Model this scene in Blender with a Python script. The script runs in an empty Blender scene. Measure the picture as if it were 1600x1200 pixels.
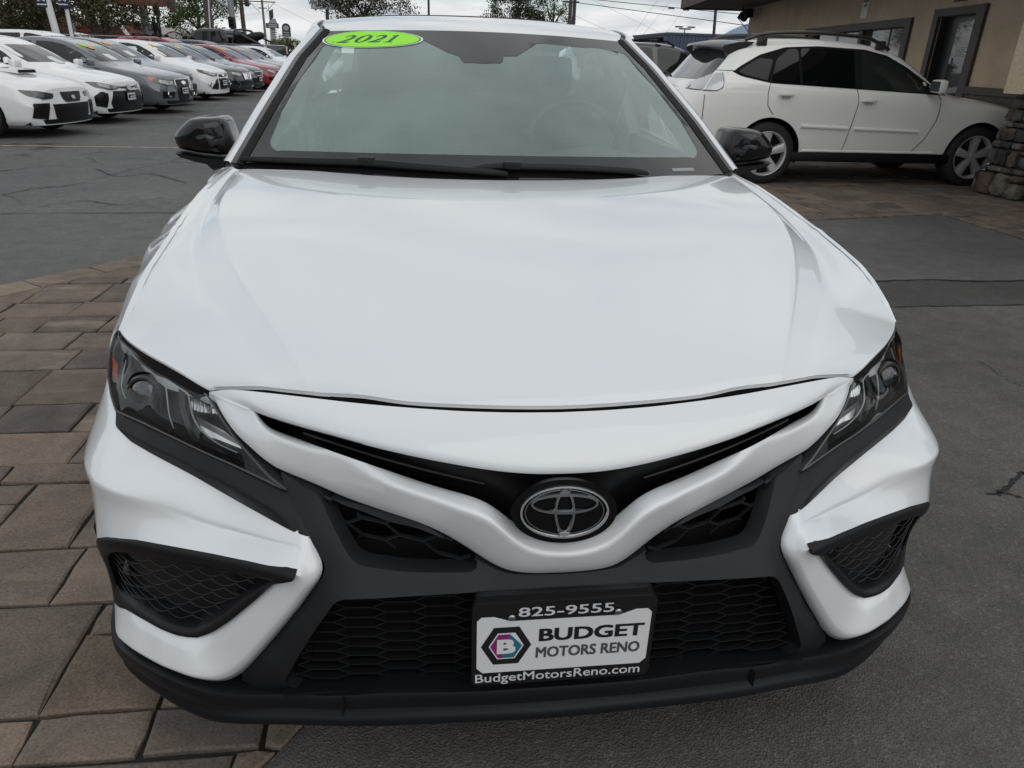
import bpy, bmesh, math, random
import numpy as np
from mathutils import Vector, Matrix
from mathutils.geometry import delaunay_2d_cdt
from mathutils.bvhtree import BVHTree
random.seed(7)
rng = np.random.default_rng(7)
PI = math.pi
S = bpy.context.scene
COL = S.collection

# ------------------------------------------------------------------ camera
CAM_M = np.array([[0.99285084, 0.1175721, 0.02059133], [-0.11557195, 0.90379042, 0.41207524], [0.0298383, -0.41150903, 0.91091712]])
CAM_C = np.array([-0.2177, -0.9124, 1.3062])
FPX = 1127.1
cd = bpy.data.cameras.new('camera')
cam = bpy.data.objects.new('camera', cd)
COL.objects.link(cam)
cd.sensor_width = 36.0
cd.lens = 36.0 * FPX / 1600.0
cd.clip_start = 0.05
cd.clip_end = 20000
R_, F_, U_ = CAM_M[:, 0], CAM_M[:, 1], CAM_M[:, 2]
cam.matrix_world = Matrix(((R_[0], U_[0], -F_[0], CAM_C[0]), (R_[1], U_[1], -F_[1], CAM_C[1]), (R_[2], U_[2], -F_[2], CAM_C[2]), (0, 0, 0, 1)))
S.camera = cam

def at(px, py, Y):                      # survey helper: the point of the place seen at photo pixel (px, py), Y metres into the lot
    d = CAM_M @ np.array([(px - 800) / FPX, 1.0, (600 - py) / FPX])
    p = CAM_C + d * ((Y - CAM_C[1]) / d[1])
    return float(p[0]), float(p[1]), float(p[2])

def seen(p, m=0.0):                     # does a point fall inside the frame (used only to decide which pavers are single objects)
    d = (np.array(p) - CAM_C) @ CAM_M
    if d[1] < 0.05: return False
    x, y = 800 + FPX * d[0] / d[1], 600 - FPX * d[2] / d[1]
    return -m < x < 1600 + m and -m < y < 1200 + m

# ------------------------------------------------------------------ world, sun, exposure
SUN_EL, SUN_ROT = math.radians(42), math.radians(150)
w = bpy.data.worlds.new('World'); S.world = w; w.use_nodes = True
nt = w.node_tree; nt.nodes.clear()
def wn(t, **k):
    n = nt.nodes.new(t)
    for a, b in k.items(): setattr(n, a, b)
    return n
sky = wn('ShaderNodeTexSky'); sky.sky_type = 'NISHITA'; sky.sun_disc = False
sky.sun_elevation = SUN_EL; sky.sun_rotation = SUN_ROT; sky.air_density = 1.0; sky.dust_density = 0.4; sky.ozone_density = 2.0
bg_sky = wn('ShaderNodeBackground'); bg_sky.inputs['Strength'].default_value = 0.11
nt.links.new(sky.outputs[0], bg_sky.inputs[0])
tc = wn('ShaderNodeTexCoord')
sep = wn('ShaderNodeSeparateXYZ'); nt.links.new(tc.outputs['Generated'], sep.inputs[0])
# project the sky direction on a flat cloud deck: xy / (z + 0.12)
zc = wn('ShaderNodeMath', operation='MAXIMUM'); nt.links.new(sep.outputs[2], zc.inputs[0]); zc.inputs[1].default_value = 0.0
za = wn('ShaderNodeMath', operation='ADD'); nt.links.new(zc.outputs[0], za.inputs[0]); za.inputs[1].default_value = 0.22
dx = wn('ShaderNodeMath', operation='DIVIDE'); nt.links.new(sep.outputs[0], dx.inputs[0]); nt.links.new(za.outputs[0], dx.inputs[1])
dy = wn('ShaderNodeMath', operation='DIVIDE'); nt.links.new(sep.outputs[1], dy.inputs[0]); nt.links.new(za.outputs[0], dy.inputs[1])
cmb = wn('ShaderNodeCombineXYZ'); nt.links.new(dx.outputs[0], cmb.inputs[0]); nt.links.new(dy.outputs[0], cmb.inputs[1]); cmb.inputs[2].default_value = 3.1
n1 = wn('ShaderNodeTexNoise'); n1.inputs['Scale'].default_value = 1.1; n1.inputs['Detail'].default_value = 7; n1.inputs['Roughness'].default_value = 0.55; n1.inputs['Distortion'].default_value = 0.4
nt.links.new(cmb.outputs[0], n1.inputs['Vector'])
cov = wn('ShaderNodeValToRGB'); cov.color_ramp.elements[0].position = 0.30; cov.color_ramp.elements[1].position = 0.44
nt.links.new(n1.outputs['Fac'], cov.inputs[0])
n2 = wn('ShaderNodeTexNoise'); n2.inputs['Scale'].default_value = 2.3; n2.inputs['Detail'].default_value = 6; n2.inputs['Roughness'].default_value = 0.5; n2.inputs['Distortion'].default_value = 0.7
nt.links.new(cmb.outputs[0], n2.inputs['Vector'])
cc = wn('ShaderNodeValToRGB')
cc.color_ramp.elements[0].position = 0.3; cc.color_ramp.elements[0].color = (0.50, 0.55, 0.61, 1)
cc.color_ramp.elements[1].position = 0.72; cc.color_ramp.elements[1].color = (1.0, 1.0, 0.995, 1)
e = cc.color_ramp.elements.new(0.5); e.color = (0.74, 0.775, 0.80, 1)
nt.links.new(n2.outputs['Fac'], cc.inputs[0])
bg_c = wn('ShaderNodeBackground'); bg_c.inputs['Strength'].default_value = 0.96
nt.links.new(cc.outputs[0], bg_c.inputs[0])
mx = wn('ShaderNodeMixShader'); nt.links.new(cov.outputs[0], mx.inputs[0]); nt.links.new(bg_sky.outputs[0], mx.inputs[1]); nt.links.new(bg_c.outputs[0], mx.inputs[2])
wo = wn('ShaderNodeOutputWorld'); nt.links.new(mx.outputs[0], wo.inputs[0])

ld = bpy.data.lights.new('sun', 'SUN'); ld.energy = 0.85; ld.angle = math.radians(70); ld.color = (1.0, 0.96, 0.9)
sun = bpy.data.objects.new('sun', ld); COL.objects.link(sun)
# veiled sun behind the cloud, to the right of and behind the camera
sdir = Vector((math.sin(SUN_ROT) * math.cos(SUN_EL), math.cos(SUN_ROT) * math.cos(SUN_EL), math.sin(SUN_EL)))
sun.rotation_euler = sdir.to_track_quat('Z', 'Y').to_euler(); sun.location = (8, -6, 14)
S.view_settings.view_transform = 'Standard'; S.view_settings.look = 'None'; S.view_settings.gamma = 1
S.view_settings.use_curve_mapping = False; S.view_settings.exposure = 0.0
S.render.engine = 'CYCLES'
S.cycles.max_bounces = 8; S.cycles.transparent_max_bounces = 12; S.cycles.glossy_bounces = 4; S.cycles.diffuse_bounces = 3
S.cycles.sample_clamp_indirect = 6.0; S.cycles.use_denoising = True

# ------------------------------------------------------------------ materials
MATS = {}
def mat(name, col=(.5, .5, .5), rough=.5, metal=0., coat=0., noise=None, bump=None, spec=.5, coat_rough=.03):
    """noise=(scale, amount): colour variation of the stuff itself; bump=(scale, strength, distance)"""
    if name in MATS: return MATS[name]
    m = bpy.data.materials.new(name); m.use_nodes = True; MATS[name] = m
    t = m.node_tree; b = t.nodes['Principled BSDF']
    b.inputs['Base Color'].default_value = (*col, 1); b.inputs['Roughness'].default_value = rough; b.inputs['Metallic'].default_value = metal
    b.inputs['Coat Weight'].default_value = coat; b.inputs['Coat Roughness'].default_value = coat_rough; b.inputs['Specular IOR Level'].default_value = spec
    if noise or bump:
        tc = t.nodes.new('ShaderNodeTexCoord')
    if noise:
        n = t.nodes.new('ShaderNodeTexNoise'); n.inputs['Scale'].default_value = noise[0]; n.inputs['Detail'].default_value = 6; n.inputs['Roughness'].default_value = .6
        t.links.new(tc.outputs['Object'], n.inputs['Vector'])
        r = t.nodes.new('ShaderNodeValToRGB'); a = noise[1]
        r.color_ramp.elements[0].position = .3; r.color_ramp.elements[1].position = .7
        r.color_ramp.elements[0].color = (*[c * (1 - a) for c in col], 1); r.color_ramp.elements[1].color = (*[min(1, c * (1 + a)) for c in col], 1)
        t.links.new(n.outputs['Fac'], r.inputs[0]); t.links.new(r.outputs[0], b.inputs['Base Color'])
    if bump:
        n = t.nodes.new('ShaderNodeTexNoise'); n.inputs['Scale'].default_value = bump[0]; n.inputs['Detail'].default_value = 4
        t.links.new(tc.outputs['Object'], n.inputs['Vector'])
        u = t.nodes.new('ShaderNodeBump'); u.inputs['Strength'].default_value = bump[1]; u.inputs['Distance'].default_value = bump[2]
        t.links.new(n.outputs['Fac'], u.inputs['Height']); t.links.new(u.outputs[0], b.inputs['Normal'])
    return m

def glass(name, tint=(.8, .85, .84), ior=1.5, rough=0.0, refl=(1, 1, 1), film=0.):
    if name in MATS: return MATS[name]
    m = bpy.data.materials.new(name); m.use_nodes = True; MATS[name] = m
    t = m.node_tree; t.nodes.clear()
    o = t.nodes.new('ShaderNodeOutputMaterial'); x = t.nodes.new('ShaderNodeMixShader')
    f = t.nodes.new('ShaderNodeFresnel'); f.inputs['IOR'].default_value = ior
    a = t.nodes.new('ShaderNodeBsdfTransparent'); a.inputs[0].default_value = (*tint, 1)
    g = t.nodes.new('ShaderNodeBsdfGlossy'); g.inputs['Roughness'].default_value = rough; g.inputs[0].default_value = (*refl, 1)
    base = a
    if film:                            # thin pale film of dust haze, added to lighten the pane
        d = t.nodes.new('ShaderNodeBsdfDiffuse'); d.inputs[0].default_value = (.53, .67, .65, 1); y = t.nodes.new('ShaderNodeMixShader')
        tcn = t.nodes.new('ShaderNodeTexCoord'); nz = t.nodes.new('ShaderNodeTexNoise'); nz.inputs['Scale'].default_value = 2.2; nz.inputs['Detail'].default_value = 5; t.links.new(tcn.outputs['Object'], nz.inputs['Vector'])
        mr = t.nodes.new('ShaderNodeMapRange'); mr.inputs[1].default_value = .3; mr.inputs[2].default_value = .7; mr.inputs[3].default_value = film * .75; mr.inputs[4].default_value = film * 1.25; t.links.new(nz.outputs['Fac'], mr.inputs[0]); t.links.new(mr.outputs[0], y.inputs[0])
        t.links.new(a.outputs[0], y.inputs[1]); t.links.new(d.outputs[0], y.inputs[2]); base = y
    t.links.new(f.outputs[0], x.inputs[0]); t.links.new(base.outputs[0], x.inputs[1]); t.links.new(g.outputs[0], x.inputs[2]); t.links.new(x.outputs[0], o.inputs[0])
    return m

PAINT = mat('white car paint', (.655, .68, .705), .32, coat=1.0, coat_rough=.02)
PEARL = mat('pearl white car paint', (.80, .795, .765), .35, coat=.8, coat_rough=.05)
PLASTIC = mat('charcoal textured plastic', (.0085, .0095, .0115), .48, bump=(900, .12, .001), spec=.26)
PLASTIC2 = mat('dark trim plastic', (.006, .0066, .008), .42, bump=(900, .1, .001), spec=.26)
GLOSSBLK = mat('gloss black', (.004, .004, .005), .06, coat=1.0)
BLACK = mat('matte black', (.006, .006, .007), .8, spec=.2)
RUBBER = mat('tyre rubber', (.012, .012, .012), .75, noise=(30, .4))
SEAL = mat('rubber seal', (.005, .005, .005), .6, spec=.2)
CHROME = mat('chrome', (.85, .86, .87), .08, metal=1.0)
DKCHROME = mat('dark chrome', (.34, .345, .355), .1, metal=1.0)
ALLOY = mat('alloy wheel', (.55, .55, .54), .35, metal=.45)
ALLOYDK = mat('dark alloy wheel', (.12, .12, .122), .35, metal=.5)
GLASSD = mat('dark tinted glass', (.008, .01, .011), .03)
PLATEW = mat('plate white', (.62, .62, .63), .45)
INKBLK = mat('black ink', (.006, .006, .008), .5)
INKGRY = mat('grey ink', (.06, .063, .07), .5)
INKWHT = mat('white ink', (.55, .56, .58), .5)
MAGENTA = mat('magenta ink', (.21, .012, .12), .5)
TEAL = mat('teal ink', (.008, .14, .20), .5)
AMBER = mat('amber reflector', (.55, .11, .015), .15, coat=1)
REDLENS = mat('red lens', (.35, .01, .01), .12, coat=1)

# ------------------------------------------------------------------ object helpers
def link(name, me, m=None, parent=None, smooth=True, sharp=40):
    o = bpy.data.objects.new(name, me); COL.objects.link(o)
    if m is not None:
        me.materials.clear(); me.materials.append(m)
    if parent is not None: o.parent = parent
    if smooth and len(me.polygons):
        me.shade_smooth()
        if sharp < 180: me.set_sharp_from_angle(angle=math.radians(sharp))
    return o
def mesh(name, v, f, m=None, parent=None, smooth=True, sharp=40):
    me = bpy.data.meshes.new(name); me.from_pydata([tuple(map(float, p)) for p in v], [], [tuple(map(int, q)) for q in f]); me.update()
    return link(name, me, m, parent, smooth, sharp)
def frombm(name, bm, m=None, parent=None, smooth=True, sharp=40):
    me = bpy.data.meshes.new(name); bm.to_mesh(me); bm.free()
    return link(name, me, m, parent, smooth, sharp)
def empty(name, loc=(0, 0, 0), rz=0.):
    o = bpy.data.objects.new(name, None); COL.objects.link(o); o.location = loc; o.rotation_euler = (0, 0, rz); o.empty_display_size = .2
    return o
def tag(o, label, cat, group=None):
    o['label'] = label; o['category'] = cat
    if group: o['group'] = group
    return o
def struct(o): o['kind'] = 'structure'; return o
def stuff(o): o['kind'] = 'stuff'; return o
def copy_tree(o, parent=None):
    c = o.copy(); COL.objects.link(c); c.parent = parent
    for ch in list(o.children): copy_tree(ch, c)
    return c

def bm_box(bm, c, s, rot=None):
    r = bmesh.ops.create_cube(bm, size=1)
    M = Matrix.Translation(c) @ (rot.to_4x4() if rot is not None else Matrix()) @ Matrix.Diagonal((*s, 1))
    bmesh.ops.transform(bm, matrix=M, verts=r['verts']); return r['verts']
def bm_tube(bm, a, b, r, r2=None, seg=8, caps=True):
    a, b = Vector(a), Vector(b); d = b - a
    if d.length < 1e-6: return
    q = bmesh.ops.create_cone(bm, cap_ends=caps, segments=seg, radius1=r, radius2=r if r2 is None else r2, depth=d.length)
    M = Matrix.Translation((a + b) / 2) @ d.to_track_quat('Z', 'Y').to_matrix().to_4x4()
    bmesh.ops.transform(bm, matrix=M, verts=q['verts'])
def box(name, c, s, m, parent=None, bevel=0., rot=None, smooth=False):
    bm = bmesh.new(); bm_box(bm, c, s, rot)
    if bevel: bmesh.ops.bevel(bm, geom=bm.edges[:], offset=bevel, segments=2, affect='EDGES', profile=.6)
    return frombm(name, bm, m, parent, bool(bevel), 35)
def tube(name, pts, r, m, parent=None, seg=8, closed=False):
    v, f = sweep(pts, r, seg, closed); return mesh(name, v, f, m, parent)
def sweep(pts, r, seg=8, closed=False, flat=1.0):
    P = np.array(pts, float); n = len(P); v = []; f = []
    up = None
    for i in range(n):
        a = P[(i - 1) % n] if (closed or i > 0) else P[i]; b = P[(i + 1) % n] if (closed or i < n - 1) else P[i]
        t = b - a; t = t / (np.linalg.norm(t) + 1e-12)
        if up is None: up = np.array([0, 0, 1.]) if abs(t[2]) < .9 else np.array([0, 1., 0])
        s = np.cross(t, up); s /= np.linalg.norm(s) + 1e-12; u = np.cross(s, t); up = u
        ri = r[i] if hasattr(r, '__len__') else r
        for k in range(seg):
            a_ = 2 * PI * k / seg
            v.append(P[i] + s * math.cos(a_) * ri + u * math.sin(a_) * ri * flat)
    m_ = n if closed else n - 1
    for i in range(m_):
        for k in range(seg):
            f.append((i * seg + k, i * seg + (k + 1) % seg, ((i + 1) % n) * seg + (k + 1) % seg, ((i + 1) % n) * seg + k))
    if not closed:
        f.append(tuple(range(seg))[::-1]); f.append(tuple((n - 1) * seg + k for k in range(seg)))
    return v, f
def resample(P, step=None, n=None):
    P = np.array(P, float); d = np.r_[0, np.cumsum(np.linalg.norm(np.diff(P, axis=0), axis=1))]
    if n is None: n = max(2, int(round(d[-1] / step)) + 1)
    t = np.linspace(0, d[-1], n)
    return np.stack([np.interp(t, d, P[:, i]) for i in range(P.shape[1])], 1)
def crspline(P, n_per=6):
    """Catmull-Rom through points"""
    P = np.array(P, float); Q = np.vstack([2 * P[0] - P[1], P, 2 * P[-1] - P[-2]]); out = []
    for i in range(1, len(Q) - 2):
        p0, p1, p2, p3 = Q[i - 1:i + 3]
        for t in np.arange(n_per) / n_per:
            out.append(.5 * ((2 * p1) + (p2 - p0) * t + (2 * p0 - 5 * p1 + 4 * p2 - p3) * t * t + (3 * p1 - p0 - 3 * p2 + p3) * t ** 3))
    out.append(P[-1]); return np.array(out)
def loft(rows, closed=False):
    n = len(rows[0]); v = [p for r in rows for p in r]; f = []
    for i in range(len(rows) - 1):
        for k in range(n - (0 if closed else 1)):
            f.append((i * n + k, i * n + (k + 1) % n, (i + 1) * n + (k + 1) % n, (i + 1) * n + k))
    return v, f
def inpoly(P, poly):
    P = np.asarray(P, float); poly = np.asarray(poly, float); x, y = P[:, 0], P[:, 1]; r = np.zeros(len(P), bool); j = len(poly) - 1
    for i in range(len(poly)):
        xi, yi = poly[i]; xj, yj = poly[j]
        c = ((yi > y) != (yj > y)) & (x < (xj - xi) * (y - yi) / (yj - yi + 1e-15) + xi); r ^= c; j = i
    return r
def cdt(loops, lines, step):
    """triangulate: loops[0] outline, the rest holes, lines = open feature lines; returns points, triangles, loops as index lists"""
    pts = []; edges = []; idx = []
    for L in loops:
        b = len(pts); pts += [tuple(p) for p in L]; n = len(L); edges += [(b + i, b + (i + 1) % n) for i in range(n)]; idx.append(list(range(b, b + n)))
    for L in lines:
        b = len(pts); pts += [tuple(p) for p in L]; edges += [(b + i, b + i + 1) for i in range(len(L) - 1)]
    A = np.array(pts); lo = A.min(0); hi = A.max(0)
    gx = np.arange(lo[0] + step * .5, hi[0], step); gy = np.arange(lo[1] + step * .5, hi[1], step * .87)
    G = np.array([(x + (step * .5 if j % 2 else 0), y) for j, y in enumerate(gy) for x in gx]) if len(gx) and len(gy) else np.zeros((0, 2))
    if len(G):
        k = inpoly(G, loops[0])
        for h in loops[1:]: k &= ~inpoly(G, h)
        G = G[k]
        if len(G):
            d = np.full(len(G), 9.)
            for i in range(0, len(A), 200):
                d = np.minimum(d, np.sqrt(((G[:, None] - A[None, i:i + 200]) ** 2).sum(2)).min(1))
            G = G[d > step * .55]
    allp = [Vector(p) for p in pts] + [Vector(p) for p in G]
    vo, eo, fo, ov, oe, of = delaunay_2d_cdt(allp, edges, [], 0, 1e-7)
    V = np.array([tuple(p) for p in vo]); Fc = np.array([t for t in fo if len(t) == 3])
    c = V[Fc].mean(1); k = inpoly(c, loops[0])
    for h in loops[1:]: k &= ~inpoly(c, h)
    Fc = Fc[k]
    m = {}
    for new, olds in enumerate(ov):
        for o in olds: m[o] = new
    return V, Fc, [[m[i] for i in L] for L in idx]
def tps_fit(C, W, lam=2e-5):
    C = np.asarray(C, float); n = len(C)
    d2 = ((C[:, None] - C[None]) ** 2).sum(2); K = .5 * d2 * np.log(d2 + 1e-12)
    P = np.c_[np.ones(n), C]; A = np.zeros((n + 3, n + 3)); A[:n, :n] = K + lam * np.eye(n); A[:n, n:] = P; A[n:, :n] = P.T
    s = np.linalg.solve(A, np.r_[W, 0, 0, 0])
    def ev(Q):
        Q = np.asarray(Q, float); out = np.zeros(len(Q))
        for i in range(0, len(Q), 2000):
            q = Q[i:i + 2000]; d2 = ((q[:, None] - C[None]) ** 2).sum(2)
            out[i:i + 2000] = (.5 * d2 * np.log(d2 + 1e-12)) @ s[:n] + s[n] + q @ s[n + 1:]
        return out
    return ev
AX = 1.3
def to_uvw(P, mode):
    P = np.asarray(P, float)
    if mode == 'fascia': return np.stack([np.arctan2(P[:, 0], AX - P[:, 1]) * 1.2, P[:, 2], np.hypot(P[:, 0], AX - P[:, 1])], 1)
    if mode == 'hood': return P[:, [0, 1, 2]]
    if mode == 'side': return np.stack([P[:, 1], P[:, 2], P[:, 0]], 1)
def to_xyz(Q, mode):
    Q = np.asarray(Q, float)
    if mode == 'fascia':
        t = Q[:, 0] / 1.2; return np.stack([Q[:, 2] * np.sin(t), AX - Q[:, 2] * np.cos(t), Q[:, 1]], 1)
    if mode == 'hood': return Q
    if mode == 'side': return np.stack([Q[:, 2], Q[:, 0], Q[:, 1]], 1)
def dedupe(P, eps=1e-5):
    out = [P[0]]
    for p in P[1:]:
        if np.linalg.norm(np.array(p) - out[-1]) > eps: out.append(np.array(p))
    if np.linalg.norm(out[0] - out[-1]) < eps: out.pop()
    return np.array(out)
def patch(name, outline, m, parent, holes=(), lines=(), pts=(), mode='fascia', step=.016, depth=.02, bev=.0025, offset=0., half=False, lam=2e-5, surf=None, mirror=False, ctrl=None):
    """a panel: closed outline (3D), holes, feature lines and loose points give its shape; edges are turned back by `depth`."""
    loops3 = [resample(np.vstack([L, L[:1]]), step * .75)[:-1] for L in [np.array(outline, float)] + [np.array(h, float) for h in holes]]
    if half:
        for L in loops3: L[np.abs(L[:, 0]) < 4e-4, 0] = 0
    loops = [to_uvw(L, mode) for L in loops3]; ln = [to_uvw(resample(L, step * .75), mode) for L in lines]
    if surf is None:
        C = [resample(np.vstack([np.array(L, float), np.array(L[:1], float)]), .024)[:-1] for L in [outline] + list(holes)] + [resample(L, .024) for L in lines]
        if len(pts): C.append(np.array(pts, float))
        if ctrl is not None: C = ctrl
        C = to_uvw(np.vstack(C), mode)
        if half:
            D = C[C[:, 0] > 2e-3].copy(); D[:, 0] *= -1; C = np.vstack([C, D])
        _, u = np.unique(np.round(C[:, :2], 4), axis=0, return_index=True); C = C[u]
        surf = tps_fit(C[:, :2], C[:, 2], lam)
    V, Fc, idx = cdt([l[:, :2] for l in loops], [l[:, :2] for l in ln], step)
    sgn = 1.0
    W = surf(V) + offset * sgn
    X = to_xyz(np.c_[V, W], mode); X2 = to_xyz(np.c_[V, W - depth], mode)
    v = [tuple(p) for p in X]; f = [tuple(t) for t in Fc]
    # orient faces outward
    t = X[Fc[:50]]; nrm = np.cross(t[:, 1] - t[:, 0], t[:, 2] - t[:, 0]).sum(0)
    o_ = (X[Fc[:50]] - X2[Fc[:50]]).sum((0, 1)) if depth else (to_xyz(np.c_[V, W + .01], mode)[Fc[:50]] - X[Fc[:50]]).sum((0, 1))
    if nrm @ o_ < 0: f = [q[::-1] for q in f]
    # oriented boundary edges
    cnt = {}
    for q in f:
        for i in range(3):
            a, b = q[i], q[(i + 1) % 3]; cnt[(a, b)] = cnt.get((a, b), 0) + 1
    bd = [(a, b) for (a, b) in cnt if (b, a) not in cnt]
    if depth:
        mp = {}
        for a, b in bd:
            if half and abs(X[a][0]) < 1e-4 and abs(X[b][0]) < 1e-4: continue
            for i in (a, b):
                if i not in mp: mp[i] = len(v); v.append(tuple(X2[i]))
            f.append((b, a, mp[a], mp[b]))
    bset = {frozenset(e_) for e_ in bd}
    def build(vv, ff):
        bm = bmesh.new(); bv = [bm.verts.new(p) for p in vv]; bl = bm.edges.layers.float.new('bevel_weight_edge')
        for q in ff:
            try: bm.faces.new([bv[i] for i in q])
            except ValueError: pass
        for a_, b_ in bd:
            for k_ in ((0, len(v)) if half else (0,)):
                e_ = bm.edges.get((bv[a_ + k_], bv[b_ + k_]))
                if e_ is not None and not (half and abs(X[a_][0]) < 1e-4 and abs(X[b_][0]) < 1e-4): e_[bl] = 1.0
        if half: bmesh.ops.remove_doubles(bm, verts=[x for x in bm.verts if abs(x.co.x) < 2e-4], dist=2e-4)
        bmesh.ops.delete(bm, geom=[x for x in bm.verts if not x.link_faces], context='VERTS')
        o = frombm(name, bm, m, parent, True, 60)
        if bev and depth:
            b = o.modifiers.new('edge', 'BEVEL'); b.width = bev; b.segments = 3; b.limit_method = 'WEIGHT'
        return o
    mv = [(-p[0], p[1], p[2]) for p in v]; mf = [q[::-1] for q in f]
    if half: return build(v + mv, f + [tuple(i + len(v) for i in q) for q in mf])
    o = build(v, f)
    if mirror: return o, build(mv, mf)
    return o
def mir(P): return [(-p[0], p[1], p[2]) for p in P]
def text(name, s, size, m, parent, M, bold=0., sx=1., extrude=.0006, align='CENTER', shear=0.):
    c = bpy.data.curves.new(name, 'FONT'); c.body = s; c.size = size; c.offset = bold; c.extrude = extrude; c.align_x = align; c.align_y = 'CENTER'; c.shear = shear; c.resolution_u = 3
    t = bpy.data.objects.new(name, c); COL.objects.link(t)
    me = bpy.data.meshes.new_from_object(t.evaluated_get(bpy.context.evaluated_depsgraph_get()))
    bpy.data.objects.remove(t); bpy.data.curves.remove(c)
    me.transform(M @ Matrix.Diagonal((sx, 1, 1, 1)))
    return link(name, me, m, parent, False)
def frame_M(o, x, y):
    """matrix with origin o, x axis, y axis (z = x cross y)"""
    x = Vector(x).normalized(); y = Vector(y).normalized(); zz = x.cross(y).normalized(); y = zz.cross(x)
    return Matrix(((x.x, y.x, zz.x, o[0]), (x.y, y.y, zz.y, o[1]), (x.z, y.z, zz.z, o[2]), (0, 0, 0, 1)))
def flat(name, poly, M, thick, m, parent, holes=(), bevel=0.):
    """flat plate: 2D polygon in the frame M, with holes, extruded by thick towards +z of the frame"""
    loops = [np.array(poly, float)] + [np.array(h, float) for h in holes]
    V, Fc, idx = cdt(loops, [], 1e3)
    n = len(V); v = [(p[0], p[1], thick) for p in V] + [(p[0], p[1], 0.) for p in V]
    f = []
    for t in Fc:
        a, b, c = V[t]
        if (b[0] - a[0]) * (c[1] - a[1]) - (b[1] - a[1]) * (c[0] - a[0]) < 0: t = t[::-1]
        f.append(tuple(t)); f.append(tuple(i + n for i in t[::-1]))
    cnt = set()
    for q in f[::2]:
        for i in range(3): cnt.add((q[i], q[(i + 1) % 3]))
    for a, b in cnt:
        if (b, a) not in cnt: f.append((b, a, a + n, b + n))
    v = [tuple(M @ Vector(p)) for p in v]
    return mesh(name, v, f, m, parent, False)
def rrect(w, h, r, n=4, cx=0, cy=0):
    out = []
    for (sx, sy, a0) in ((1, 1, 0), (-1, 1, 90), (-1, -1, 180), (1, -1, 270)):
        for k in range(n + 1):
            a = math.radians(a0 + 90 * k / n); out.append((cx + sx * (w / 2 - r) + r * math.cos(a), cy + sy * (h / 2 - r) + r * math.sin(a)))
    return out
def ell(a, b, n=40, cx=0, cy=0): return [(cx + a * math.cos(2 * PI * k / n), cy + b * math.sin(2 * PI * k / n)) for k in range(n)]
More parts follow.
